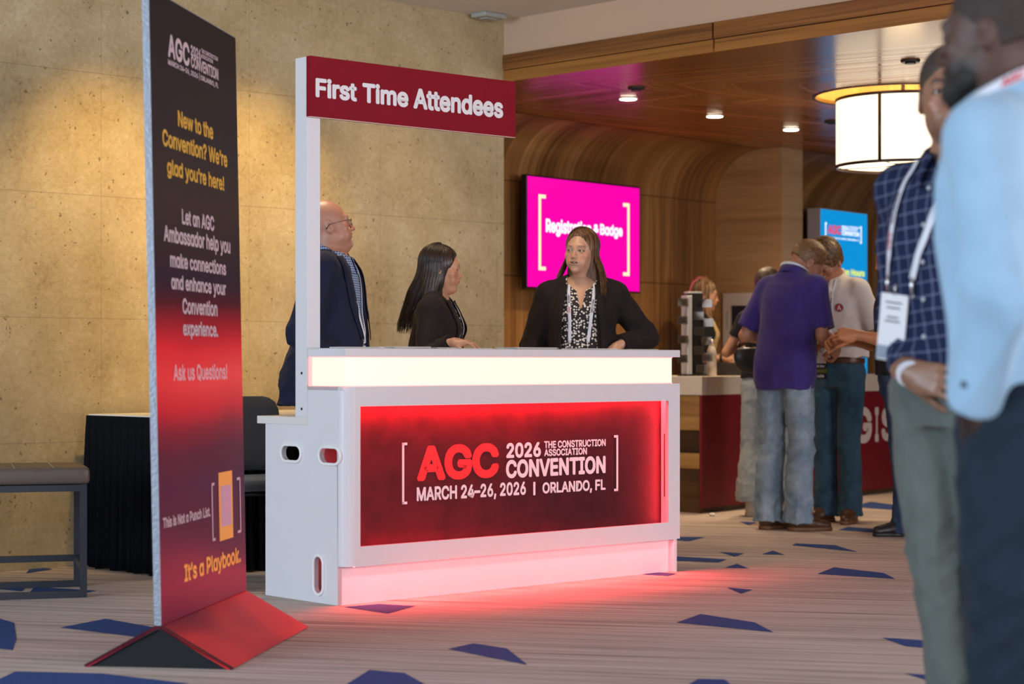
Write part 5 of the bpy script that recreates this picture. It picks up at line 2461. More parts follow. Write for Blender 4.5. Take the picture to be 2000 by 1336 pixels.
# tower light box behind the desk
TOF = .98
t0, t1 = RP.at(1602, None, TOF), RP.at(1693.5, None, TOF)
zt = RP.at(1602, 406, TOF)[1]
tw = empty('light_box_tower', (RP.o.x, RP.o.y, 0), RP.ang(), 'tall blue illuminated sign tower with registration hours behind the desk', 'sign')
q = MB()
q.box(t0, t1, TOF, TOF + .12, 0, zt, bev=.002)
tb_ = q.build('housing', mat('tower_housing', (.48, .42, .40), .5), tw)
m_bl = mat('blue_lit_panel', (.01, .02, .03), .4, emit=(.0, .30, .72), es=.95)
q = MB()
q.box(t0 + .006, t1 - .006, TOF - .004, TOF, .10, zt - .008)
fp = q.build('lit_panel', m_bl, tw)
def wbox(x0, x1, y0, y1, xm=None):
    off = TOF - .005
    xm = (x0 + x1) / 2 if xm is None else xm
    return RP.at(x0, None, off), RP.at(x1, None, off), RP.at(xm, y1, off)[1], RP.at(xm, y0, off)[1]
m_r = mat('screen_red', (.02, 0, 0), .3, emit=(1, .06, .12), es=.9)
m_yl = mat('screen_yellow', (.02, .02, 0), .3, emit=(.85, .95, .10), es=1.0)
sx_ = lambda v: 1540 + v / 3.927
sy_ = lambda v: 380 + v / 3.927
yy = TOF - .0055
lettering('AGC', *wbox(sx_(302), sx_(402), sy_(235), sy_(306)), m_r, fp, y=yy, bold=.035)
lettering('2026', *wbox(sx_(408), sx_(462), sy_(240), sy_(274)), m_scr_w, fp, y=yy, bold=.035)
lettering('THE CONSTRUCTION', *wbox(sx_(466), sx_(542), sy_(247), sy_(260)), m_scr_w, fp, y=yy, bold=.035)
lettering('ASSOCIATION', *wbox(sx_(466), sx_(528), sy_(264), sy_(277)), m_scr_w, fp, y=yy, bold=.035)
lettering('CONVENTION', *wbox(sx_(408), sx_(542), sy_(282), sy_(318)), m_scr_w, fp, y=yy, bold=.035)
lettering('MARCH 24\u201326, 2026 | ORLANDO, FL', *wbox(sx_(300), sx_(542), sy_(330), sy_(350)), m_scr_w, fp, y=yy, bold=.035)
bracket(sx_(281), sx_(293), sy_(213), sy_(330), True, fp, wbox, m_scr_w, yy, t=.016)
bracket(sx_(549), sx_(560), sy_(245), sy_(377), False, fp, wbox, m_scr_w, yy, t=.016)
lettering('Registration Hours', *wbox(1604, sx_(583), sy_(566), sy_(632)), m_yl, fp, y=yy, bold=.035)
# black screen edge beside the tower
t2 = WP.at(1566, None, -.30)
q = MB()
q.box(0, .12, -.02, .02, .0, 2.02, bev=.004)
pz = RP.o + RP.d * RP.at(1563, None, 1.13) + RP.n * 1.13
tag(q.build('display_panel', m_slot, loc=(pz.x, pz.y, 0), rot=(0, 0, RP.ang())), 'narrow black panel seen behind the blue sign tower', 'panel')
# crumpled scrap of paper on the carpet
g = gp(1391, 1008)
q = MB()
bmesh.ops.create_icosphere(q.bm, subdivisions=2, radius=.022)
for v_ in q.bm.verts:
    v_.co *= 1 + .35 * noise.noise(v_.co * 70)
    v_.co.z = v_.co.z * .5 + .011
tag(q.build('paper_scrap', m_paper, loc=g), 'crumpled white paper scrap on the carpet by the desk', 'litter')
# ------------------------------------------------------------------ cloth materials
def cloth(name, col, rough=.85, weave=600, var=.12, sheen=.15, bump=.25):
    m, nt, p = newmat(name)
    tc = nd(nt, 'ShaderNodeTexCoord')
    nz = nd(nt, 'ShaderNodeTexNoise')
    nz.inputs['Scale'].default_value = 14
    nz.inputs['Detail'].default_value = 5
    nt.links.new(tc.outputs['Object'], nz.inputs[0])
    c = ramp(nt, nz.outputs['Fac'], [(.3, tuple(x * (1 - var) for x in col)), (.7, tuple(x * (1 + var) for x in col))])
    nt.links.new(c, p.inputs['Base Color'])
    p.inputs['Roughness'].default_value = rough
    p.inputs['Sheen Weight'].default_value = sheen
    p.inputs['Specular IOR Level'].default_value = .25
    n2 = nd(nt, 'ShaderNodeTexNoise')
    n2.inputs['Scale'].default_value = weave
    nt.links.new(tc.outputs['Object'], n2.inputs[0])
    b = nd(nt, 'ShaderNodeBump')
    b.inputs['Strength'].default_value = bump
    b.inputs['Distance'].default_value = .002
    nt.links.new(n2.outputs['Fac'], b.inputs['Height'])
    nt.links.new(b.outputs['Normal'], p.inputs['Normal'])
    return m


def plaid(name, base, line, pitch, lw, line2=None, rough=.85, rot=0, warp=.0, ax=(0, 2), soft=.6):
    m, nt, p = newmat(name)
    tc = nd(nt, 'ShaderNodeTexCoord')
    mp = nd(nt, 'ShaderNodeMapping')
    mp.inputs['Rotation'].default_value = (0, R(rot), 0)
    nt.links.new(tc.outputs['Object'], mp.inputs[0])
    vec = mp.outputs[0]
    if warp:
        nz = nd(nt, 'ShaderNodeTexNoise')
        nz.inputs['Scale'].default_value = 7
        nt.links.new(vec, nz.inputs[0])
        va = nd(nt, 'ShaderNodeVectorMath', operation='SCALE')
        va.inputs[3].default_value = warp
        nt.links.new(nz.outputs['Color'], va.inputs[0])
        vb = nd(nt, 'ShaderNodeVectorMath', operation='ADD')
        nt.links.new(vec, vb.inputs[0])
        nt.links.new(va.outputs[0], vb.inputs[1])
        vec = vb.outputs[0]
    so = nd(nt, 'ShaderNodeSeparateXYZ')
    nt.links.new(vec, so.inputs[0])

    def stripes(o, pt_, w_):
        f = math_node(nt, 'ABSOLUTE', math_node(nt, 'SUBTRACT', math_node(nt, 'FRACT', math_node(nt, 'DIVIDE', o, pt_)), .5))
        return math_node(nt, 'LESS_THAN', f, w_ / pt_ / 2)
    # the sides of the body carry stripes counted front to back
    sn = nd(nt, 'ShaderNodeSeparateXYZ')
    nt.links.new(tc.outputs['Normal'], sn.inputs[0])
    side = math_node(nt, 'GREATER_THAN', math_node(nt, 'ABSOLUTE', sn.outputs[0]), math_node(nt, 'ABSOLUTE', sn.outputs[1]))
    xy = math_node(nt, 'ADD', math_node(nt, 'MULTIPLY', so.outputs[1], side), math_node(nt, 'MULTIPLY', so.outputs[0], math_node(nt, 'SUBTRACT', 1, side)))
    a = stripes(xy, pitch, lw)
    b_ = stripes(so.outputs[2], pitch, lw)
    f = math_node(nt, 'MULTIPLY', math_node(nt, 'ADD', a, b_), soft)
    mx = nd(nt, 'ShaderNodeMix', data_type='RGBA')
    mx.inputs[6].default_value = (*base, 1)
    mx.inputs[7].default_value = (*line, 1)
    nt.links.new(f, mx.inputs['Factor'])
    nt.links.new(mx.outputs[2], p.inputs['Base Color'])
    p.inputs['Roughness'].default_value = rough
    p.inputs['Specular IOR Level'].default_value = .2
    return m


def dots(name, base, dot, scale, rad):
    m, nt, p = newmat(name)
    tc = nd(nt, 'ShaderNodeTexCoord')
    v = nd(nt, 'ShaderNodeTexVoronoi', feature='F1')
    v.inputs['Scale'].default_value = scale
    v.inputs['Randomness'].default_value = .75
    nt.links.new(tc.outputs['Object'], v.inputs['Vector'])
    f = math_node(nt, 'LESS_THAN', v.outputs['Distance'], rad)
    mx = nd(nt, 'ShaderNodeMix', data_type='RGBA')
    mx.inputs[6].default_value = (*base, 1)
    mx.inputs[7].default_value = (*dot, 1)
    nt.links.new(f, mx.inputs['Factor'])
    nt.links.new(mx.outputs[2], p.inputs['Base Color'])
    p.inputs['Roughness'].default_value = .8
    return m


def hairmat(name, dark, light, rough=.42, scale=(90, 90, 5)):
    m, nt, p = newmat(name)
    tc = nd(nt, 'ShaderNodeTexCoord')
    mp = nd(nt, 'ShaderNodeMapping')
    mp.inputs['Scale'].default_value = scale
    nt.links.new(tc.outputs['Object'], mp.inputs[0])
    nz = nd(nt, 'ShaderNodeTexNoise')
    nz.inputs['Scale'].default_value = 1
    nz.inputs['Detail'].default_value = 4
    nt.links.new(mp.outputs[0], nz.inputs[0])
    nt.links.new(ramp(nt, nz.outputs['Fac'], [(.35, dark), (.65, light)]), p.inputs['Base Color'])
    p.inputs['Roughness'].default_value = rough
    p.inputs['Specular IOR Level'].default_value = .45
    b = nd(nt, 'ShaderNodeBump')
    b.inputs['Strength'].default_value = .6
    b.inputs['Distance'].default_value = .004
    nt.links.new(nz.outputs['Fac'], b.inputs['Height'])
    nt.links.new(b.outputs['Normal'], p.inputs['Normal'])
    return m


def denim(name, col, fade, rough=.9):
    m, nt, p = newmat(name)
    tc = nd(nt, 'ShaderNodeTexCoord')
    nz = nd(nt, 'ShaderNodeTexNoise')
    nz.inputs['Scale'].default_value = 6
    nz.inputs['Detail'].default_value = 7
    nz.inputs['Roughness'].default_value = .7
    nt.links.new(tc.outputs['Object'], nz.inputs[0])
    nt.links.new(ramp(nt, nz.outputs['Fac'], [(.36, col), (.64, fade)]), p.inputs['Base Color'])
    p.inputs['Roughness'].default_value = rough
    p.inputs['Specular IOR Level'].default_value = .2
    n2 = nd(nt, 'ShaderNodeTexNoise')
    n2.inputs['Scale'].default_value = 500
    nt.links.new(tc.outputs['Object'], n2.inputs[0])
    b = nd(nt, 'ShaderNodeBump')
    b.inputs['Strength'].default_value = .3
    b.inputs['Distance'].default_value = .002
    nt.links.new(n2.outputs['Fac'], b.inputs['Height'])
    nt.links.new(b.outputs['Normal'], p.inputs['Normal'])
    return m


m_navy = cloth('navy_wool', (.009, .012, .034), sheen=.03)
m_black_j = cloth('black_suiting', (.012, .008, .008), sheen=.02)
m_black_t = cloth('black_knit', (.009, .010, .013), sheen=.02)
m_dark_tr = cloth('dark_trousers', (.015, .015, .02))
m_purple = cloth('purple_pique', (.045, .028, .185), weave=350, bump=.5)
m_whitep = cloth('white_pique', (.70, .66, .62), weave=350, bump=.4, var=.05)
m_ltblue = cloth('light_blue_oxford', (.29, .47, .64), weave=500, var=.06)
m_khaki = cloth('grey_green_chino', (.105, .125, .115), sheen=.03)
m_navy_tr = cloth('navy_trousers', (.009, .020, .034), sheen=.03)
m_yellow = cloth('yellow_top', (.60, .42, .16))
m_dots = dots('dotted_blouse', (.012, .010, .012), (.72, .68, .62), 72, .40)
m_dots2 = dots('spotted_blouse', (.012, .010, .012), (.72, .68, .62), 55, .33)
m_ging = plaid('blue_gingham', (.03, .07, .22), (.45, .55, .70), .011, .0045, soft=.5)
m_plaid = plaid('navy_windowpane_check', (.009, .016, .052), (.15, .18, .28),   .034, .0042, warp=.012, rot=6, soft=.55)
m_jean_l = denim('light_denim', (.15, .22, .30), (.30, .38, .46))
m_jean_p = denim('pale_denim', (.28, .33, .37), (.42, .46, .48))
m_jean_d = denim('dark_denim', (.020, .050, .085), (.045, .10, .15))
m_jean_n = denim('navy_denim', (.018, .035, .075), (.04, .07, .13))
m_boot = mat('brown_leather', (.075, .030, .014), .4, bump=(60, .2))
m_bootsole = mat('tan_sole', (.16, .07, .03), .5)
m_shoe_b = mat('black_leather', (.012, .012, .014), .35)
m_shoe_w = mat('cream_canvas', (.55, .50, .42), .7)
m_lan = mat('white_lanyard', (.66, .70, .78), .6)
m_lan_red = mat('lanyard_red', (.65, .03, .04), .6)
m_lan_blk = mat('lanyard_black', (.05, .05, .06), .6)
m_metal = mat('clip_metal', (.6, .6, .62), .25, metal=.9)
m_badge = mat('badge_card', (.66, .67, .70), .35, coat=.5)
m_badge_g = mat('badge_grey_band', (.20, .24, .32), .35)
m_black_c = mat('black_ribbon', (.010, .012, .010), .4)
m_leatherb = mat('black_bag_leather', (.010, .010, .012), .35, bump=(90, .2))
m_wire = mat('dark_wire', (.02, .02, .025), .3, metal=.5)
m_lens = mat('spectacle_lens', (.9, .95, 1), .05, trans=.95, spec=.5)


def cap_hair(thick=.010, top=.0, back=-.075, front=.058, side=-.02, fr_y=-.075):
    """short hair as a shell over the scalp"""
    def f(S, hs=None):
        fr = S_fr
        S.ell((0, .020, .034 + top / 2), (.078 + thick, .100 + thick, .090 + thick + top / 2), fr=fr)
        S.ell((0, .045, -.035), (.060 + thick, .062 + thick * .7, .050), k=.03, fr=fr)
        S.half((0, 0, back), (0, .25, -1), fr=fr)
        # face opening
        S.ell((0, -.105, front - .085), (.078, .068, .088), k=.012, op='-', fr=fr)
        for s in (-1, 1):
            S.ell((s * .085, -.004, -.035 + side), (.03, .032, .052), k=.012, op='-', fr=fr)
    return f


S_fr = ID


def do_hair(H, fn, m, **k):
    global S_fr
    S_fr = H.hf
    return H.hair(m, fn, **k)


def hang_strands(H, n, length, th0, seed, r=.0022, rad=(.090, .108, .100), spread=.02, fwd=.0, wav=.006, endjit=.04, part=0.0, lens=None, hang=None):
    """strands that leave the parting, follow the head and hang down"""
    rs = np.random.RandomState(seed)
    out = []
    for i in range(n):
        th = R(th0 + (360 - 2 * th0) * rs.rand())
        sx, sy = math.sin(th), -math.cos(th)
        pts = []
        ph = rs.rand() * 6
        L_ = length * (1 - endjit * rs.rand() * 3)
        if lens:
            L_ = lens(math.degrees(th)) * (1 - endjit * rs.rand() * 3)
        jr = 1 + rs.normal() * .012
        for k in range(9):
            a = PI / 2 * (k / 8)
            x = sx * rad[0] * math.sin(a) * jr + part * (1 - math.sin(a))
            y = sy * rad[1] * math.sin(a) * jr + .020
            z = .036 + rad[2] * math.cos(a) * jr
            pts.append(H.hf.w((x, y, z)))
        e = pts[-1]
        out_dir = H.hf.R @ V3(sx, sy, 0)
        c0 = H.hf.w((0, .02, .03))
        for k in range(1, 15):
            t = k / 14
            p = e + V3(0, 0, -L_ * t)
            p = p + out_dir * (spread * t - .012 * math.sin(PI * min(1, t * 2.2)) * (1 if L_ > .1 else 0)) + V3(0, -fwd * t, 0)
            p = p + V3(math.sin(t * 7 + ph), math.cos(t * 6 + ph), 0) * wav * t
            if hang is not None:
                p = hang(p, t, th)
            pts.append(p)
        out.append(strand(pts, r * (0.7 + .6 * rs.rand())))
    return out


def badge(H, pos, w_, h_, m=None, rot=(0, 0, 0), lines=True, garment=None, name='badge', band=True):
    if garment is not None:
        bv = H.bvh(garment)
        hit = bv.ray_cast(Vector((pos[0], -1, pos[2])), Vector((0, 1, 0)))
        if hit[0]:
            pos = (pos[0], hit[0].y - .008, pos[2])
    q = MB()
    q.box(-w_ / 2, w_ / 2, -.002, .002, -h_, 0, bev=.0015)
    b_ = q.build(name, m or m_badge, H.root, loc=pos, rot=[R(a) for a in rot])
    if band:
        q = MB()
        q.box(-w_ / 2 + .003, w_ / 2 - .003, -.0032, -.0022, -h_ + .004, -h_ * .78)
        q.build('badge_band', m_badge_g, b_)
    if lines:
        q = MB()
        for k, (zz, ww) in enumerate(((-.22, .5), (-.36, .42), (-.42, .55), (-.14, .6))):
            q.box(-w_ * ww / 2, w_ * ww / 2, -.0030, -.0022, h_ * zz, h_ * zz + h_ * .022)
        q.build('badge_print', m_lan_blk, b_)
    q = MB()
    q.tube([(0, 0, -.004), (0, -.002, .012), (0, -.001, .024)], .003, n=6)
    q.build('clip', m_metal, b_)
    return b_


def clip_at(H, g, x, z):
    bv = H.bvh(g)
    hit = bv.ray_cast(Vector((x, -1, z)), Vector((0, 1, 0)))
    y = hit[0].y - .008 if hit[0] else -.15
    q = MB()
    q.tube([(x, y, z + .018), (x, y - .003, z), (x, y, z - .022)], [.004, .005, .0035], n=8)
    q.tube([(x - .006, y, z - .025), (x, y - .002, z - .032), (x + .006, y, z - .025)], .0022, n=6)
    q.build('lanyard_clip', m_metal, H.root)


def lan_text(H, ob, body, m, t0, span, flip=False):
    """small lettering laid along a lanyard ribbon (rows of two points)"""
    me = ob.data
    v = np.array([x.co[:] for x in me.vertices]).reshape(-1, 2, 3)
    cen = v.mean(1)
    d = np.linalg.norm(np.diff(cen, axis=0), axis=1)
    acc = np.concatenate([[0], np.cumsum(d)])
    tm = text_mesh(body, .03)
    n = len(tm.vertices)
    co = np.empty(n * 3, 'f')
    tm.vertices.foreach_get('co', co)
    co = co.reshape(-1, 3)
    lo, hi = co.min(0), co.max(0)
    u = (co[:, 0] - lo[0]) / (hi[0] - lo[0])
    w_ = (co[:, 1] - lo[1]) / (hi[1] - lo[1])
    if flip:
        u, w_ = 1 - u, 1 - w_
    s = t0 + u * span
    L0 = np.stack([np.interp(s, acc, v[:, 0, i]) for i in range(3)], 1)
    R0 = np.stack([np.interp(s, acc, v[:, 1, i]) for i in range(3)], 1)
    P_ = L0 + (R0 - L0) * (.2 + .6 * w_)[:, None]
    tan = np.stack([np.interp(s + .005, acc, cen[:, i]) - np.interp(s - .005, acc, cen[:, i]) for i in range(3)], 1)
    nn = np.cross(R0 - L0, tan)
    nn /= np.linalg.norm(nn, axis=1)[:, None] + 1e-9
    if nn[:, 1].mean() > 0:
        nn = -nn
    P_ = P_ + nn * (.0022 + co[:, 2:3] * .02)
    tm.vertices.foreach_set('co', P_.astype('f4').ravel())
    tm.update()
    link('lanyard_print', tm, m, ob)


ONLY = None
def want(k):
    return not ONLY or k in ONLY.split(',')


def X_at(px, Z):
    return (px - 1000) / F * Z


# ================================================================== bald man in the navy jacket, behind the counter
if want('bald'):
    Z = 9.22
    H = Human((X_at(630, Z), Z, 0), 80, 1.765, (.41, .195, .13),
              'bald person with glasses in navy jacket and blue checked shirt, behind the sign post',
              P=dict(mouth=.35, full=1.0, jaw=1.15, nose=1.15, browa=.25, browcol=(.3, .25, .2), scalp=None, name='skin_fair', skinrough=.44, eye=.8),
              lean=(0, .10), head=(26, 10, 0), head_off=(0, .018, -.012), belly=.055, width=1.02,
              arms=dict(R=dict(el=(-.235, .03, 1.12), wr=(-.19, -.17, .95), f=(.3, -1, -.1), palm=(0, 0, -1)),
                        L=dict(el=(.235, .03, 1.12), wr=(.19, -.17, .95), f=(-.3, -1, -.1), palm=(0, 0, -1))))
    H.body()
    H.trousers('trousers', m_dark_tr)
    H.shoes(m_shoe_b, m_slot)
    H.top('shirt', m_ging, .92, sleeve=(1, .98), off=.008, mat_folds=(.002, 40, (1, 1, 1)), neck=.060, neckz=1.495, vee=(1.43, .03))
    H.collar('shirt_collar', m_ging, z=1.462, r=(.073, .071), h=.042, tilt=-.55, cy=.004, spread=.018, flare=.006)
    j = H.top('jacket', m_navy, .795, sleeve=(1, .95), off=.026, loose=.012, mat_folds=(.010, 26, (1, 1, .5)), seed=4, neck=.078, neckz=1.465,
              front=[(.79, -.03, .03), (1.05, -.045, .045), (1.25, -.085, .085), (1.42, -.110, .110), (1.5, -.10, .10)], flare=.30, pad=.006, neck_tilt=.5)
    for s in (-1, 1):
        H.strap('lapel', m_navy, [(s * .115, 1.47), (s * .130, 1.38), (s * .108, 1.25), (s * .068, 1.10)], .046, ['jacket'], lift=.004, thick=.004)
    ln = H.strap('lanyard', m_lan, [(-.060, .07, 1.52), (-.082, .02, 1.50), (-.095, -.04, 1.46), (-.100, -.10, 1.40)], .017, ['jacket', 'shirt'], lift=.013)
    ln = H.strap('lanyard', m_lan, [(-.098, 1.41), (-.098, 1.35), (-.086, 1.2), (-.06, 1.08)], .017, ['shirt', 'jacket'], lift=.012)
    ln = H.strap('lanyard', m_lan, [(.066, 1.45), (.050, 1.35), (.030, 1.2), (.012, 1.08)], .016, ['shirt'], lift=.006)
    badge(H, (0, -.2, 1.07), .07, .11, garment='shirt')
    # spectacles
    q = MB()
    hf = H.hf
    for s in (-1, 1):
        c = (s * .033, -.104, -.002)
        pts = [hf.w((c[0] + .024 * math.cos(a), c[1] + .006 * abs(math.cos(a)) * (1 if s * math.cos(a) > 0 else 0), c[2] + .0155 * math.sin(a))) for a in [2 * PI * k / 20 for k in range(21)]]
        q.tube(pts, .0011, n=6)
        q.tube([hf.w((s * .058, -.097, .006)), hf.w((s * .072, -.080, .008)), hf.w((s * .082, -.02, .004)), hf.w((s * .086, .012, .0)), hf.w((s * .084, .030, -.018))], [.0014, .0014, .0012, .0016, .0022], n=6)
    q.tube([hf.w((-.010, -.106, .004)), hf.w((0, -.110, .007)), hf.w((.010, -.106, .004))], .0012, n=6)
    sp_ = q.build('spectacles', m_wire, H.root)
    # pale goatee
    S = Sculpt()
    S.ell((0, -.088, -.098), (.022, .014, .017), fr=hf)
    S.ell((0, -.072, -.112), (.024, .022, .010), k=.01, fr=hf)
    v, q_ = S.mesh(.0035)
    to_mesh('goatee', [(v, q_)], hairmat('grey_stubble', (.38, .24, .18), (.55, .42, .35), scale=(300, 300, 300)), H.root)

# ================================================================== long-haired woman in the black jacket
if want('longhair'):
    Z = 9.62
    H = Human((X_at(838, Z), Z, 0), 80, 1.575, (.46, .235, .14),
              'long dark haired person in black jacket and spotted blouse, in profile behind the counter',
              P=dict(mouth=.0, nose=.62, full=.55, browa=.35, eye=.25, browcol=(.03, .02, .015), browz=.023, name='skin_fair', skinrough=.40, lipcol=(.34, .10, .08), jaw=1.05),
              lean=(0, .10), head=(8, -6, 0), fem=True, width=1.08, hres=.0028,
              arms=dict(R=dict(el=(-.27, -.05, 1.13), wr=(-.40, -.22, 1.215), f=(-.25, -1, .0), palm=(0, 0, -1), curl=(20, 20, 15)),
                        L=dict(el=(.25, -.05, 1.10), wr=(.16, -.25, 1.10), f=(-.3, -1, 0), palm=(0, 0, -1))))
    H.body()
    H.trousers('trousers', m_dark_tr)
    H.shoes(m_shoe_b, m_slot)
    H.top('blouse', m_dots2, .93, sleeve=(.9, 0), off=.010, mat_folds=(.003, 40, (1, 1, 1)), neck=.062, neckz=1.44, vee=(1.36, .03))
    # ruffled placket
    S = Sculpt()
    for k in range(9):
        z = 1.12 + .027 * k
        o_ = H.sp(z)
        S.ell((.006 * (-1) ** k, o_[1] - .150 + .012 * abs(k - 3) * .6, z), (.022, .020, .018), k=.008, rot=(0, 25 * (-1) ** k, 0))
    v, q_ = S.mesh(.005)
    to_mesh('ruffle', [(v, q_)], m_dots2, H.root)
    H.top('jacket', m_black_j, .90, sleeve=(1, .93), off=.024, loose=.010, mat_folds=(.009, 34, (1, 1, .7)), seed=8, neck=.072, neckz=1.43,
          front=[(.9, -.05, .05), (1.15, -.055, .055), (1.3, -.07, .07), (1.46, -.075, .075)], neck_tilt=.5)
    for s in (-1, 1):
        H.strap('lapel', m_black_j, [(s * .085, 1.44), (s * .092, 1.35), (s * .075, 1.22)], .042, ['jacket'], lift=.004, thick=.004)
        H.strap('lanyard', m_lan, [(s * .060, 1.43), (s * .048, 1.32), (s * .030, 1.18)], .015, ['blouse'], lift=.010)
    m_h = hairmat('black_brown_hair', (.008, .005, .004), (.040, .020, .012), rough=.35)
    def hf_(S):
        fr = H.hf
        S.ell((0, .020, .036), (.086, .106, .096), fr=fr)
        S.loft([(.07, 0, .025, .050, .060), (.03, 0, .025, .083, .090), (-.06, 0, .050, .093, .084), (-.16, 0, .085, .100, .062), (-.30, 0, .105, .105, .050), (-.42, 0, .115, .085, .040), (-.50, 0, .120, .05, .025)], fr=Fr(rotm(8, 6), H.hf.t), k=.02)
        S.ell((0, -.100, -.004), (.070, .064, .090), k=.014, op='-', fr=fr)
        S.cone((0, -.105, -.08), (0, -.10, -.30), .062, .07, k=.015, op='-', fr=fr)
    st = hang_strands(H, 420, .40, 76, 3, r=.0021, rad=(.089, .110, .100), spread=.012, wav=.010, hang=lambda p, t, th: p + V3(0, (.10 * t) * (1 if abs(math.degrees(th) - 180) < 100 else .1) + (1 - math.exp(-((t - .45) / .3) ** 2)) * 0, 0))
    do_hair(H, hf_, m_h, strands=st, ridges=(.0015, 300))

# ================================================================== woman with lanyard, facing us
if want('brunette'):
    Z = 10.15
    H = Human((X_at(1136, Z), Z, 0), -4, 1.69, (.50, .285, .185),
              'brown haired person facing us in open black jacket, dotted blouse and white lanyard',
              P=dict(mouth=.65, nose=.92, full=.0, eye=.85, browcol=(.09, .04, .02), browt=.0026, browa=.8, browz=.0185, name='skin_fair2', skinrough=.42, look=(-14, 2),
                     lipcol=(.46, .19, .15), lipa=.6, iris='brown', jaw=.92),
              lean=(0, .02), head=(-19, 2, 3), fem=True, width=1.08, hres=.0024,
              arms=dict(L=dict(el=(.345, .07, 1.165), wr=(.190, -.09, 1.12), f=(-.75, -.25, -.5), palm=(-.3, .2, -.9), curl=(25, 30, 20)),
                        R=dict(el=(-.265, .02, 1.12), wr=(-.315, -.12, .93), f=(.2, -.5, -1), palm=(.3, .6, 0))))
    H.body()
    H.trousers('trousers', m_dark_tr)
    H.shoes(m_shoe_b, m_slot)
    H.top('blouse', m_dots, .93, sleeve=(.9, 0), off=.010, mat_folds=(.003, 40, (1, 1, 1)), neck=.066, neckz=1.435, vee=(1.30, .034), neck_tilt=.5)
    H.top('jacket', m_black_j, .88, sleeve=(1, .90), off=.024, loose=.012, mat_folds=(.008, 32, (1, 1, .7)), seed=12, neck=.074, neckz=1.44, pad=.008,
          front=[(.88, -.115, .10), (1.10, -.108, .085), (1.22, -.100, .080), (1.34, -.085, .080), (1.46, -.075, .075)], neck_tilt=.6)
    for s in (-1, 1):
        H.strap('lapel', m_black_j, [(s * .088, 1.44), (s * .100, 1.37), (s * .112, 1.28), (s * .118, 1.15), (s * .122, 1.0)], .040, ['jacket'], lift=.004, thick=.004)
    ll = H.strap('lanyard', m_lan, [(-.066, 1.455), (-.062, 1.38), (-.056, 1.26), (-.058, 1.14)], .017, ['blouse'], lift=.007)
    lan_text(H, ll, 'AGC', m_lan_red, .20, .035)
    lan_text(H, ll, 'CONVENTION', m_lan_blk, .13, .05)
    ll = H.strap('lanyard', m_lan, [(.070, 1.455), (.066, 1.38), (.052, 1.26), (.036, 1.14)], .017, ['blouse'], lift=.007)
    lan_text(H, ll, 'PROCORE', m_lan_blk, .145, .075)
    for s, x in ((-1, -.058), (1, .036)):
        clip_at(H, 'blouse', x, 1.125)
    badge(H, (-.01, -.2, 1.08), .10, .14, garment='blouse')
    m_h = hairmat('brown_hair', (.040, .018, .008), (.19, .095, .045), rough=.40)
    def hf_(S):
        fr = H.hf
        S.ell((0, .022, .034), (.083, .104, .094), fr=fr)
        S.loft([(.06, 0, .022, .05, .05), (.02, 0, .022, .080, .084), (-.06, 0, .035, .084, .070), (-.14, 0, .040, .094, .060), (-.22, 0, .030, .106, .062), (-.262, 0, .020, .100, .062)], fr=Fr(rotm(-22, 0), H.hf.t), k=.02)
        S.ell((.0, -.098, -.002), (.066, .066, .090), k=.012, op='-', fr=fr)
        S.cone((0, -.105, -.06), (0, -.12, -.32), .064, .082, k=.012, op='-', fr=fr)
    st = hang_strands(H, 380, .25, 74, 5, r=.0019, rad=(.087, .107, .098), spread=.030, wav=.008, fwd=.01, part=-.01,
                      lens=lambda th: .245 if 100 < th < 260 else .275,
                      hang=lambda p, t, th: p + H.hf.R @ V3(math.sin(th) * .035 * t * t, -.050 * t * t, 0) * (1 if abs(math.degrees(th) - 180) > 70 else 0))
    do_hair(H, hf_, m_h, strands=st, ridges=(.0012, 300), h=.003)

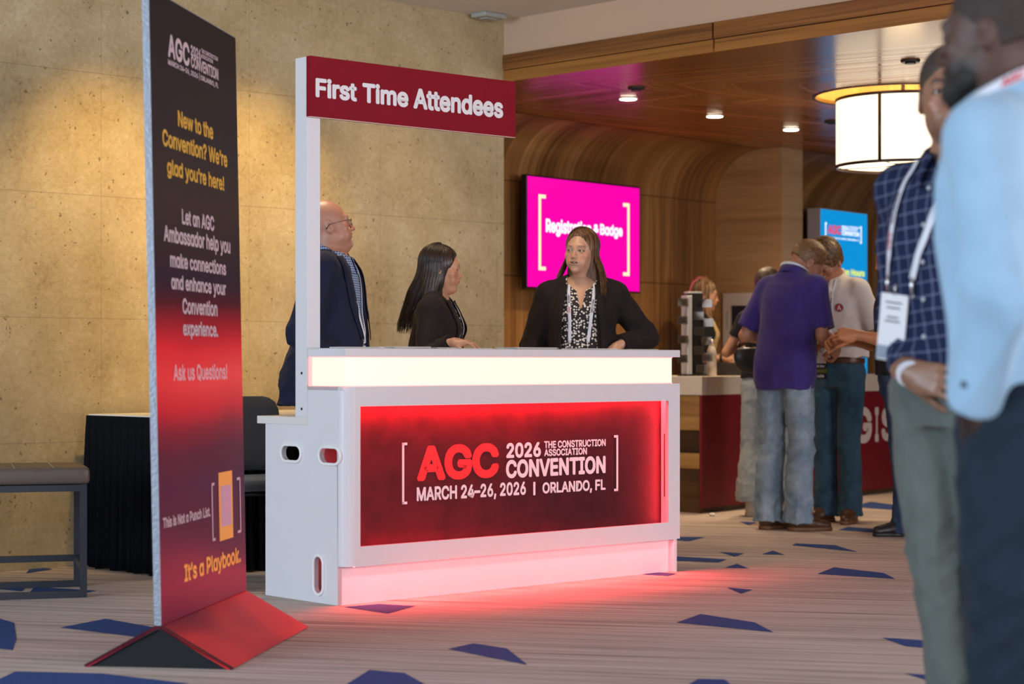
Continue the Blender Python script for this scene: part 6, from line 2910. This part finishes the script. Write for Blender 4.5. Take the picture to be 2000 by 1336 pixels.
# ================================================================== person in purple polo, back to us
if want('purple'):
    Z = 11.9
    H = Human((X_at(1533, Z), Z, 0), 140, 1.80, (.46, .215, .13),
              'person in purple polo shirt and light jeans seen from behind, head bowed over hands',
              P=dict(mouth=0, eye=.2, browcol=(.25, .13, .06), browa=.5, name='skin_fair', skinrough=.42),
              lean=(0, .16), head=(-38, -36, 0), head_off=(0, -.055, -.045), width=.90,
              arms=dict(L=dict(el=(.275, .0, 1.13), wr=(.13, -.26, 1.12), f=(-.7, -.6, -.1), palm=(-.4, 0, -1)),
                        R=dict(el=(-.215, -.06, 1.12), wr=(-.15, -.30, 1.09), f=(.1, -.6, -.75), palm=(.9, -.2, -.1), curl=(40, 45, 30))),
              legs=dict(L=dict(kn=(.10, -.015, .50), an=(.095, .02, .085), toe=-12), R=dict(kn=(-.10, -.02, .50), an=(-.10, .01, .085), toe=-46)))
    H.body()
    H.trousers('jeans', m_jean_l, wz=.98, hem=.045, r=(.100, .080, .080, .092), amp=.012, seed=5)
    H.shoes(m_boot, m_bootsole, boot=True, scale=1.0)
    H.top('polo_shirt', m_purple, .815, sleeve=(.86, 0), off=.022, loose=.018, mat_folds=(.009, 26, (1, 1, .6)), seed=21, neck=.070, neckz=1.475, flare=.06, sl_r=(.076, .080, .06))
    H.collar('polo_collar', m_purple, z=1.468, r=(.070, .068), h=.040, tilt=-.55, cy=-.002)
    o_ = H.sp(1.5)
    rows, N = [], 30
    for zz in (1.508, 1.530):
        row = []
        for i in range(N + 1):
            a = R(-20 + 220 * i / N)
            x, y = .083 * math.cos(a), .080 * math.sin(a)
            row.append((o_[0] + x, o_[1] + y + .002, zz + .55 * y - .012))
        rows.append(row)
    ob = grid_mesh('lanyard', rows, m_lan, H.root)
    ob.modifiers.new('t', 'SOLIDIFY').thickness = .002
    do_hair(H, cap_hair(thick=.006, top=.008, back=-.035, front=.064), hairmat('sandy_hair', (.11, .055, .024), (.32, .18, .085), scale=(170, 170, 90)), ridges=(.0015, 400), seed=2)
    # phone held in the right hand
    fr = H.arms['R']['fr']
    q = MB()
    q.box(-.035, .035, .02, .13, -.030, -.022, bev=.003)
    ph = q.build('telephone', m_slot)
    M = Matrix([[*fr.R[0], fr.t[0]], [*fr.R[1], fr.t[1]], [*fr.R[2], fr.t[2]], [0, 0, 0, 1]])
    bpy.context.view_layer.update()
    ph.matrix_world = H.root.matrix_world @ M
    tag(ph, 'dark phone held low in the hand of the person in purple', 'phone')

# ================================================================== person in white polo, looking down
if want('whitepolo'):
    Z = 12.45
    H = Human((X_at(1637, Z), Z, 0), -33, 1.80, (.42, .19, .115),
              'person in white polo shirt, belt and dark jeans with head bowed behind the purple polo',
              P=dict(mouth=0, eye=.2, browcol=(.12, .07, .03), name='skin_fair', skinrough=.42),
              lean=(0, .16), head=(-8, -40, 0), head_off=(0, 0, -.02), width=.92,
              arms=dict(R=dict(el=(-.25, -.04, 1.12), wr=(-.10, -.27, 1.13), f=(.6, -.7, .1), palm=(.2, .2, -1), curl=(30, 40, 25)),
                        L=dict(el=(.26, .0, 1.12), wr=(.10, -.25, 1.09), f=(-.7, -.6, -.05), palm=(-.2, .3, -1), curl=(30, 40, 25))),
              legs=dict(L=dict(kn=(.075, -.01, .5), an=(.07, .02, .085)), R=dict(kn=(-.085, -.01, .5), an=(-.09, .02, .085))))
    H.body()
    H.trousers('jeans', m_jean_d, wz=1.0, hem=.04, r=(.095, .074, .070, .078), seed=9)
    H.shoes(m_boot, m_bootsole, boot=True)
    H.top('polo_shirt', m_whitep, 1.00, sleeve=(.80, 0), off=.018, loose=.03, mat_folds=(.008, 28, (1, 1, .6)), seed=30, neck=.068, neckz=1.475, vee=(1.40, .022), sl_r=(.074, .076, .06))
    H.collar('polo_collar', m_whitep, z=1.462, r=(.070, .068), h=.042, tilt=-.6, cy=-.002, spread=.03)
    S = Sculpt()
    S.loft([(.965, H.T[2][1], H.T[2][2], H.T[2][3], H.T[2][4]), (1.0, H.T[2][1], H.T[2][2], H.T[2][3], H.T[2][4])], off=.020, n=2.3)
    v, q_ = S.mesh(.007)
    to_mesh('belt', [(v, q_)], m_boot, H.root)
    ll = H.strap('lanyard', m_lan, [(.055, 1.47), (.048, 1.38), (.035, 1.22), (.02, 1.10)], .016, ['polo_shirt'], lift=.006)
    lan_text(H, ll, 'PROCORE', m_lan_blk, .12, .10)
    H.strap('lanyard', m_lan, [(-.055, 1.47), (-.05, 1.38), (-.04, 1.22), (-.02, 1.10)], .016, ['polo_shirt'], lift=.006)
    b_ = badge(H, (-.02, -.24, 1.085), .085, .12, rot=(4, 0, 2), band=False)
    q = MB()
    q.box(-.045, .045, -.003, .003, -.152, -.118)
    q.build('badge_ribbon', m_black_c, b_)
    q = MB()
    q.box(-.047, .047, -.002, .004, -.178, -.150)
    q.build('badge_ribbon', mat('olive_ribbon', (.10, .12, .03), .5), b_)
    q = MB()
    q.box(-.045, .045, -.003, .003, -.21, -.176)
    rb_ = q.build('badge_ribbon', m_black_c, b_)
    lettering('Rock Star', -.036, .036, -.142, -.127, m_white, b_, y=-.0034, bold=.02)
    lettering('Trouble', -.030, .030, -.203, -.184, m_white, b_, y=-.0034, bold=.01)
    # chest emblem
    bv = H.bvh('polo_shirt')
    hit = bv.ray_cast(Vector((.088, -1, 1.30)), Vector((0, 1, 0)))
    if hit[0]:
        q = MB()
        q.cyl((0, .001, 0), (0, -.0008, 0), .026, n=28)
        em = q.build('chest_emblem', mat('emblem_ring', (.20, .15, .14), .6), H.root, loc=hit[0] + hit[1] * .003,
                     rot=hit[1].to_track_quat('-Y', 'Z').to_euler())
        q = MB()
        q.cyl((0, -.0008, 0), (0, -.0016, 0), .021, n=28)
        q.build('emblem_disc', mat('emblem_red', (.42, .02, .02), .6), em)
        lettering('A', -.012, .012, -.014, .014, m_white, em, y=-.0022, bold=.02)
    do_hair(H, cap_hair(thick=.014, top=.022, back=-.05, front=.060), hairmat('curly_brown_hair', (.050, .025, .010), (.22, .12, .05), scale=(60, 60, 60)), ridges=(.005, 240), seed=6)

# ================================================================== person hidden behind the purple polo
if want('hidden'):
    Z = 12.95
    H = Human((X_at(1497, Z), Z, 0), 158, 1.62, (.50, .24, .13),
              'person in dark top and pale wide jeans mostly hidden behind the purple polo',
              P=dict(name='skin_fair'), fem=True, lean=(0, .05), head=(0, -15, 0),
              arms=dict(L=dict(el=(.285, .02, 1.15), wr=(.19, -.16, 1.24), f=(-.5, -.8, .1), palm=(0, 0, -1)),
                        R=dict(el=(-.20, -.05, 1.13), wr=(-.12, -.26, 1.12), f=(.3, -1, 0), palm=(0, 0, -1))))
    H.body()
    H.trousers('jeans', m_jean_p, wz=1.0, hem=.17, r=(.105, .095, .105, .120), seed=14, amp=.009)
    H.shoes(m_shoe_w, m_shoe_w)
    H.top('shirt', m_black_t, .97, sleeve=(.55, 0), off=.012, seed=31, neck=.066, neckz=1.44)
    do_hair(H, cap_hair(thick=.014, top=.004, back=-.13, front=.06), hairmat('dark_hair', (.01, .007, .005), (.05, .03, .02)))
    # handbag on the forearm
    S = Sculpt()
    S.ell((0, 0, 0), (.125, .055, .105), k=.02)
    S.half((0, 0, .055), (0, .0, 1))
    v, q_ = S.mesh(.006)
    hb = empty('handbag', (X_at(1470, 12.75), 12.75, 1.035), R(10), 'rounded black handbag hanging beside the purple polo, above the desk edge', 'handbag')
    to_mesh('body', [(v, q_)], m_leatherb, hb)
    q = MB()
    q.tube([(.09 * math.cos(a), 0, .05 + .13 * math.sin(a)) for a in [PI * k / 14 for k in range(15)]], .006, n=8)
    q.build('handle', m_leatherb, hb)
    q = MB()
    q.tube([(-.10, -.02, .056), (0, -.045, .058), (.10, -.02, .056)], .004, n=6)
    q.build('zip', m_metal, hb)

# ================================================================== person in black tee reaching in from the right
if want('reach'):
    Z = 11.55
    H = Human((X_at(1757, Z), Z, 0), -92, 1.74, (.50, .20, .09),
              'person in black tee and blue jeans reaching an arm towards the white polo, half hidden',
              P=dict(name='skin_fair', browcol=(.05, .03, .02)), lean=(0, .03), head=(0, -18, 0),
              arms=dict(L=dict(el=(.225, -.085, 1.125), wr=(.15, -.275, 1.165), f=(-.15, -1, .12), palm=(-.9, 0, -.4), curl=(45, 50, 30)),
                        R=dict(el=(-.22, -.08, 1.11), wr=(-.10, -.30, 1.14), f=(.3, -1, .1), palm=(.6, 0, -.6), curl=(40, 45, 30))),
              legs=dict(L=dict(hip=(.085, 0, .9), kn=(.09, .0, .5), an=(.09, .02, .085), toe=10), R=dict(kn=(-.10, .06, .5), an=(-.10, .12, .085))))
    H.body()
    H.trousers('jeans', m_jean_n, wz=1.0, hem=.015, r=(.10, .075, .068, .085), seed=19)
    H.shoes(m_shoe_b, m_slot)
    H.top('tee_shirt', m_black_t, .93, sleeve=(.62, 0), off=.016, loose=.02, seed=33, neck=.070, neckz=1.48, sl_r=(.070, .068, .05))
    do_hair(H, cap_hair(thick=.012, top=.008, back=-.06), hairmat('dark_hair2', (.012, .008, .006), (.05, .03, .02)))

# ================================================================== staff member behind the registration desk
if want('staff'):
    p = dloc(1366, 1.03, 0)
    H = Human((p.x, p.y, 0), 72, 1.64, (.50, .27, .16),
              'person with long streaked blonde hair and pale yellow top behind the badge rack',
              P=dict(mouth=0, eye=.5, nose=.9, browcol=(.15, .08, .04), name='skin_fair'), lean=(0, .06), head=(14, -8, 0), fem=True,
              arms=dict(R=dict(el=(-.23, -.02, 1.10), wr=(-.20, -.25, 1.10), f=(.1, -1, .1), palm=(.3, 0, -1), curl=(30, 30, 20)),
                        L=dict(el=(.22, -.04, 1.10), wr=(.10, -.27, 1.10), f=(-.3, -1, 0), palm=(0, 0, -1))))
    H.body()
    H.trousers('trousers', m_dark_tr)
    H.shoes(m_shoe_b, m_slot)
    H.top('top', m_yellow, .95, sleeve=(.5, 0), off=.012, seed=41, neck=.070, neckz=1.43, vee=(1.36, .04))
    H.top('cardigan', m_black_t, .90, sleeve=(.95, 0), off=.022, loose=.012, seed=42, neck=.076, neckz=1.44, sl_r=(.070, .066, .05),
          front=[(.9, -.10, .10), (1.15, -.10, .10), (1.3, -.085, .085), (1.46, -.07, .07)], neck_tilt=.6)
    fr_w = H.arms['R']
    w0 = np.array(fr_w['el']) * .12 + np.array(fr_w['wr']) * .88
    q = MB()
    a_ = Vector(fr_w['wr']) - Vector(fr_w['el'])
    a_.normalize()
    q.cyl(Vector(w0) - a_ * .010, Vector(w0) + a_ * .010, .030, n=20)
    q.build('wrist_watch', m_slot, H.root)
    m_h = hairmat('streaked_blonde_hair', (.045, .022, .012), (.42, .26, .13), rough=.45, scale=(55, 55, 3))
    def hf_(S):
        fr = H.hf
        S.ell((0, .022, .036), (.086, .108, .097), fr=fr)
        S.loft([(.06, 0, .025, .05, .05), (.02, 0, .025, .084, .088), (-.08, 0, .045, .088, .075), (-.18, 0, .045, .095, .062), (-.30, 0, .030, .090, .055), (-.34, 0, .025, .07, .04)], fr=Fr(rotm(10, 0), H.hf.t), k=.02)
        S.ell((0, -.104, -.012), (.070, .062, .086), k=.012, op='-', fr=fr)
        S.cone((0, -.11, -.08), (0, -.12, -.34), .062, .07, k=.012, op='-', fr=fr)
    st = hang_strands(H, 220, .32, 60, 9, r=.003, rad=(.091, .112, .102), spread=.018, wav=.010)
    do_hair(H, hf_, m_h, strands=st, ridges=(.004, 260))
    # pink streak
    v, q_ = strand([H.hf.w(p) for p in ((0, -.0, .140), (-.03, .07, .130), (-.06, .118, .075), (-.07, .128, .01), (-.072, .125, -.08), (-.075, .12, -.16))], .011, n=8)
    to_mesh('pink_streak', [(v, q_)], mat('pink_hair', (.42, .08, .09), .5), H.root)

# ================================================================== person in navy check shirt, right foreground
if want('plaid'):
    Z = 5.0
    H = Human((X_at(1872, Z), Z, 0), -50, 1.79, (.30, .155, .095),
              'person in navy windowpane check shirt and grey trousers, beside the light blue shirt',
              P=dict(mouth=0, eye=.9, nose=1.1, browcol=(.02, .012, .01), browt=.0052, browz=.021, browa=.9, jaw=1.05, stubble=.25, name='skin_tan', skinrough=.4, look=(-3, 0)),
              lean=(0, .01), head=(36, 0, -3), head_off=(0, -.035, 0), width=.98,
              arms=dict(R=dict(el=(-.225, .045, 1.10), wr=(-.03, -.150, .955), f=(.95, .0, -.2), palm=(.1, .9, -.2), curl=(15, 20, 15)),
                        L=dict(el=(.27, .03, 1.12), wr=(.22, -.12, .92), f=(0, 0, -1), palm=(-1, 0, 0))),
              legs=dict(R=dict(hip=(-.088, 0, .9), kn=(-.050, -.01, .5), an=(-.015, .02, .085)), L=dict(kn=(.12, 0, .5), an=(.16, .02, .085))))
    H.body()
    H.trousers('trousers', m_khaki, wz=1.0, hem=.03, r=(.108, .080, .072, .08), seed=24, amp=.010)
    H.shoes(m_shoe_b, m_slot)
    H.top('shirt', m_plaid, .955, sleeve=(1, .93), off=.018, loose=.015, mat_folds=(.012, 24, (1, 1, .6)), seed=51, neck=.066, neckz=1.485, vee=(1.44, .02), sl_r=(.070, .060, .046), h=.006)
    H.collar('shirt_collar', m_plaid, z=1.47, r=(.068, .068), h=.042, tilt=-.5, spread=.03)
    lz = [(-.062, 1.47), (-.082, 1.40), (-.105, 1.26), (-.118, 1.19)]
    ll = H.strap('lanyard', m_lan, lz, .019, ['shirt'], lift=.007)
    lan_text(H, ll, 'AGC', m_lan_red, .19, .045)
    lan_text(H, ll, 'CONVENTION', m_lan_blk, .09, .08)
    H.strap('lanyard', m_lan, [(.062, 1.47), (.060, 1.40), (.0, 1.26), (-.032, 1.18)], .019, ['shirt'], lift=.007)
    clip_at(H, 'shirt', -.118, 1.175)
    clip_at(H, 'shirt', -.032, 1.165)
    badge(H, (-.085, -.2, 1.145), .080, .165, garment='shirt', rot=(3, 8, 4))
    q = MB()
    A_ = H.arms['R']
    w_, e_ = Vector(A_['wr']), Vector(A_['el'])
    d_ = (w_ - e_).normalized()
    q.cyl(w_ + d_ * .004, w_ + d_ * .016, .034, n=20)
    q.build('bracelet', m_lan, H.root)
    bv = H.bvh('shirt')
    q = MB()
    for z in (1.40, 1.31, 1.22, 1.13, 1.04):
        hit = bv.ray_cast(Vector((0, -1, z)), Vector((0, 1, 0)))
        if hit[0]:
            q.cyl(hit[0] + Vector((0, .002, 0)), hit[0] - Vector((0, .003, 0)), .0055, n=12)
    q.build('buttons', mat('shirt_button', (.35, .38, .42), .3), H.root)
    do_hair(H, cap_hair(thick=.003, top=.002, back=-.05, front=.068), hairmat('close_cropped_hair', (.020, .013, .010), (.055, .040, .032), scale=(300, 300, 300)), ridges=(.001, 300))

# ================================================================== person in light blue shirt, nearest
if want('blue'):
    Z = 3.75
    H = Human((X_at(2016, Z), Z, 0), -118, 1.745, (.075, .034, .023),
              'person in light blue shirt with black beard, back half turned, nearest at the right edge',
              P=dict(mouth=0, eye=.8, nose=1.15, lips=1.4, browcol=(.008, .006, .005), jaw=1.1, stubble=.9, full=.3, name='skin_deep', skinrough=.55, lipcol=(.05, .02, .018)),
              lean=(0, .08), head=(-7, -4, 0), head_off=(0, -.02, 0), width=1.08, hres=.004,
              arms=dict(L=dict(el=(.262, .015, 1.12), wr=(.170, -.065, .925), f=(-.35, .05, -1), palm=(-.8, .3, 0), curl=(10, 15, 10)),
                        R=dict(el=(-.25, .03, 1.12), wr=(-.22, -.12, .90), f=(.5, .15, -1), palm=(.8, .3, 0))))
    H.body()
    H.trousers('trousers', m_navy_tr, wz=.985, hem=.02, r=(.120, .095, .085, .09), seed=27, amp=.016, h=.007)
    H.shoes(m_shoe_b, m_slot)
    H.top('shirt', m_ltblue, .96, sleeve=(1, .99), off=.022, loose=.02, mat_folds=(.013, 17, (1, 1, .6)), seed=61, neck=.074, neckz=1.49, sl_r=(.080, .076, .050), h=.006, pad=.006)
    H.collar('shirt_collar', m_ltblue, z=1.472, r=(.074, .072), h=.050, tilt=-.5, spread=.02)
    # cuff button tab
    A_ = H.arms['L']
    w_, e_ = Vector(A_['wr']), Vector(A_['el'])
    d_ = (w_ - e_).normalized()
    S = Sculpt()
    S.cone(w_ - d_ * .065, w_ + d_ * .006, .049, .050, k=.01)
    S.half(w_ + d_ * .002, d_)
    S.half(w_ - d_ * .062, -d_)
    v, q_ = S.mesh(.005)
    cf = to_mesh('shirt_cuff', [(v, q_)], m_ltblue, H.root)
    q = MB()
    c_ = w_ - d_ * .045 + Vector((.049, -.008, 0))
    q.box(-.003, .003, -.014, .014, -.006, .006, bev=.001, M=Matrix.Translation(c_))
    q.build('button', m_slot, cf)
    # belt loop, lanyard over the collar at the back of the neck
    rows, N = [], 36
    o_ = H.sp(1.5)
    for zz in (1.500, 1.524):
        row = []
        for i in range(N + 1):
            a = R(-30 + 240 * i / N)
            x, y = .092 * math.cos(a), .088 * math.sin(a)
            row.append((o_[0] + x, o_[1] + y + .002, zz + .5 * y))
        rows.append(row)
    uvs = [[(0, i * .01) for i in range(N + 1)] for _ in rows]
    ob = grid_mesh('lanyard', rows, m_lan, H.root)
    ob.modifiers.new('t', 'SOLIDIFY').thickness = .002
    ob['label'] = 'white lanyard with red print over the collar'
    for nm, i0 in (('AGC', 6), ('AGC', 14)):
        tm = text_mesh(nm, .03)
        n = len(tm.vertices)
        co = np.empty(n * 3, 'f')
        tm.vertices.foreach_get('co', co)
        co = co.reshape(-1, 3)
        lo_, hi_ = co.min(0), co.max(0)
        u = (co[:, 0] - lo_[0]) / (hi_[0] - lo_[0])
        vv = (co[:, 1] - lo_[1]) / (hi_[1] - lo_[1])
        a = np.radians(-30 + 240 * (i0 + u * 4) / N)
        x, y = (.0945 + co[:, 2] * .02) * np.cos(a), (.0905 + co[:, 2] * .02) * np.sin(a)
        P_ = np.stack([o_[0] + x, o_[1] + y + .002, 1.504 + .016 * vv + .5 * y], 1)
        tm.vertices.foreach_set('co', P_.astype('f4').ravel())
        tm.update()
        link('lanyard_print', tm, m_lan_red, ob)
    m_beard = hairmat('black_curly_hair', (.004, .0035, .003), (.018, .014, .012), rough=.6, scale=(200, 200, 200))
    S = Sculpt()
    fr = H.hf
    S.ell((0, -.062, -.098), (.044, .040, .030), fr=fr)
    S.ell((0, -.082, -.108), (.030, .024, .026), k=.02, fr=fr)
    for s in (-1, 1):
        S.cone((s * .062, -.012, -.030), (s * .050, -.035, -.085), .012, .020, k=.02, fr=fr)
        S.cone((s * .050, -.035, -.085), (s * .02, -.08, -.100), .020, .02, k=.02, fr=fr)
        S.cone((s * .005, -.100, -.051), (s * .027, -.088, -.066), .006, .007, k=.01, fr=fr)
        S.cone((s * .027, -.088, -.066), (s * .026, -.080, -.095), .008, .012, k=.01, fr=fr)
    v, q_ = S.mesh(.004)
    v, q_ = folds(v, q_, .004, 260, seed=3)
    to_mesh('beard', [(v, q_)], m_beard, H.root)
    do_hair(H, cap_hair(thick=.0015, top=.001, back=-.045, front=.064), hairmat('shaved_hair', (.016, .009, .007), (.045, .028, .022), rough=.6, scale=(300, 300, 300)), ridges=(.0006, 300))
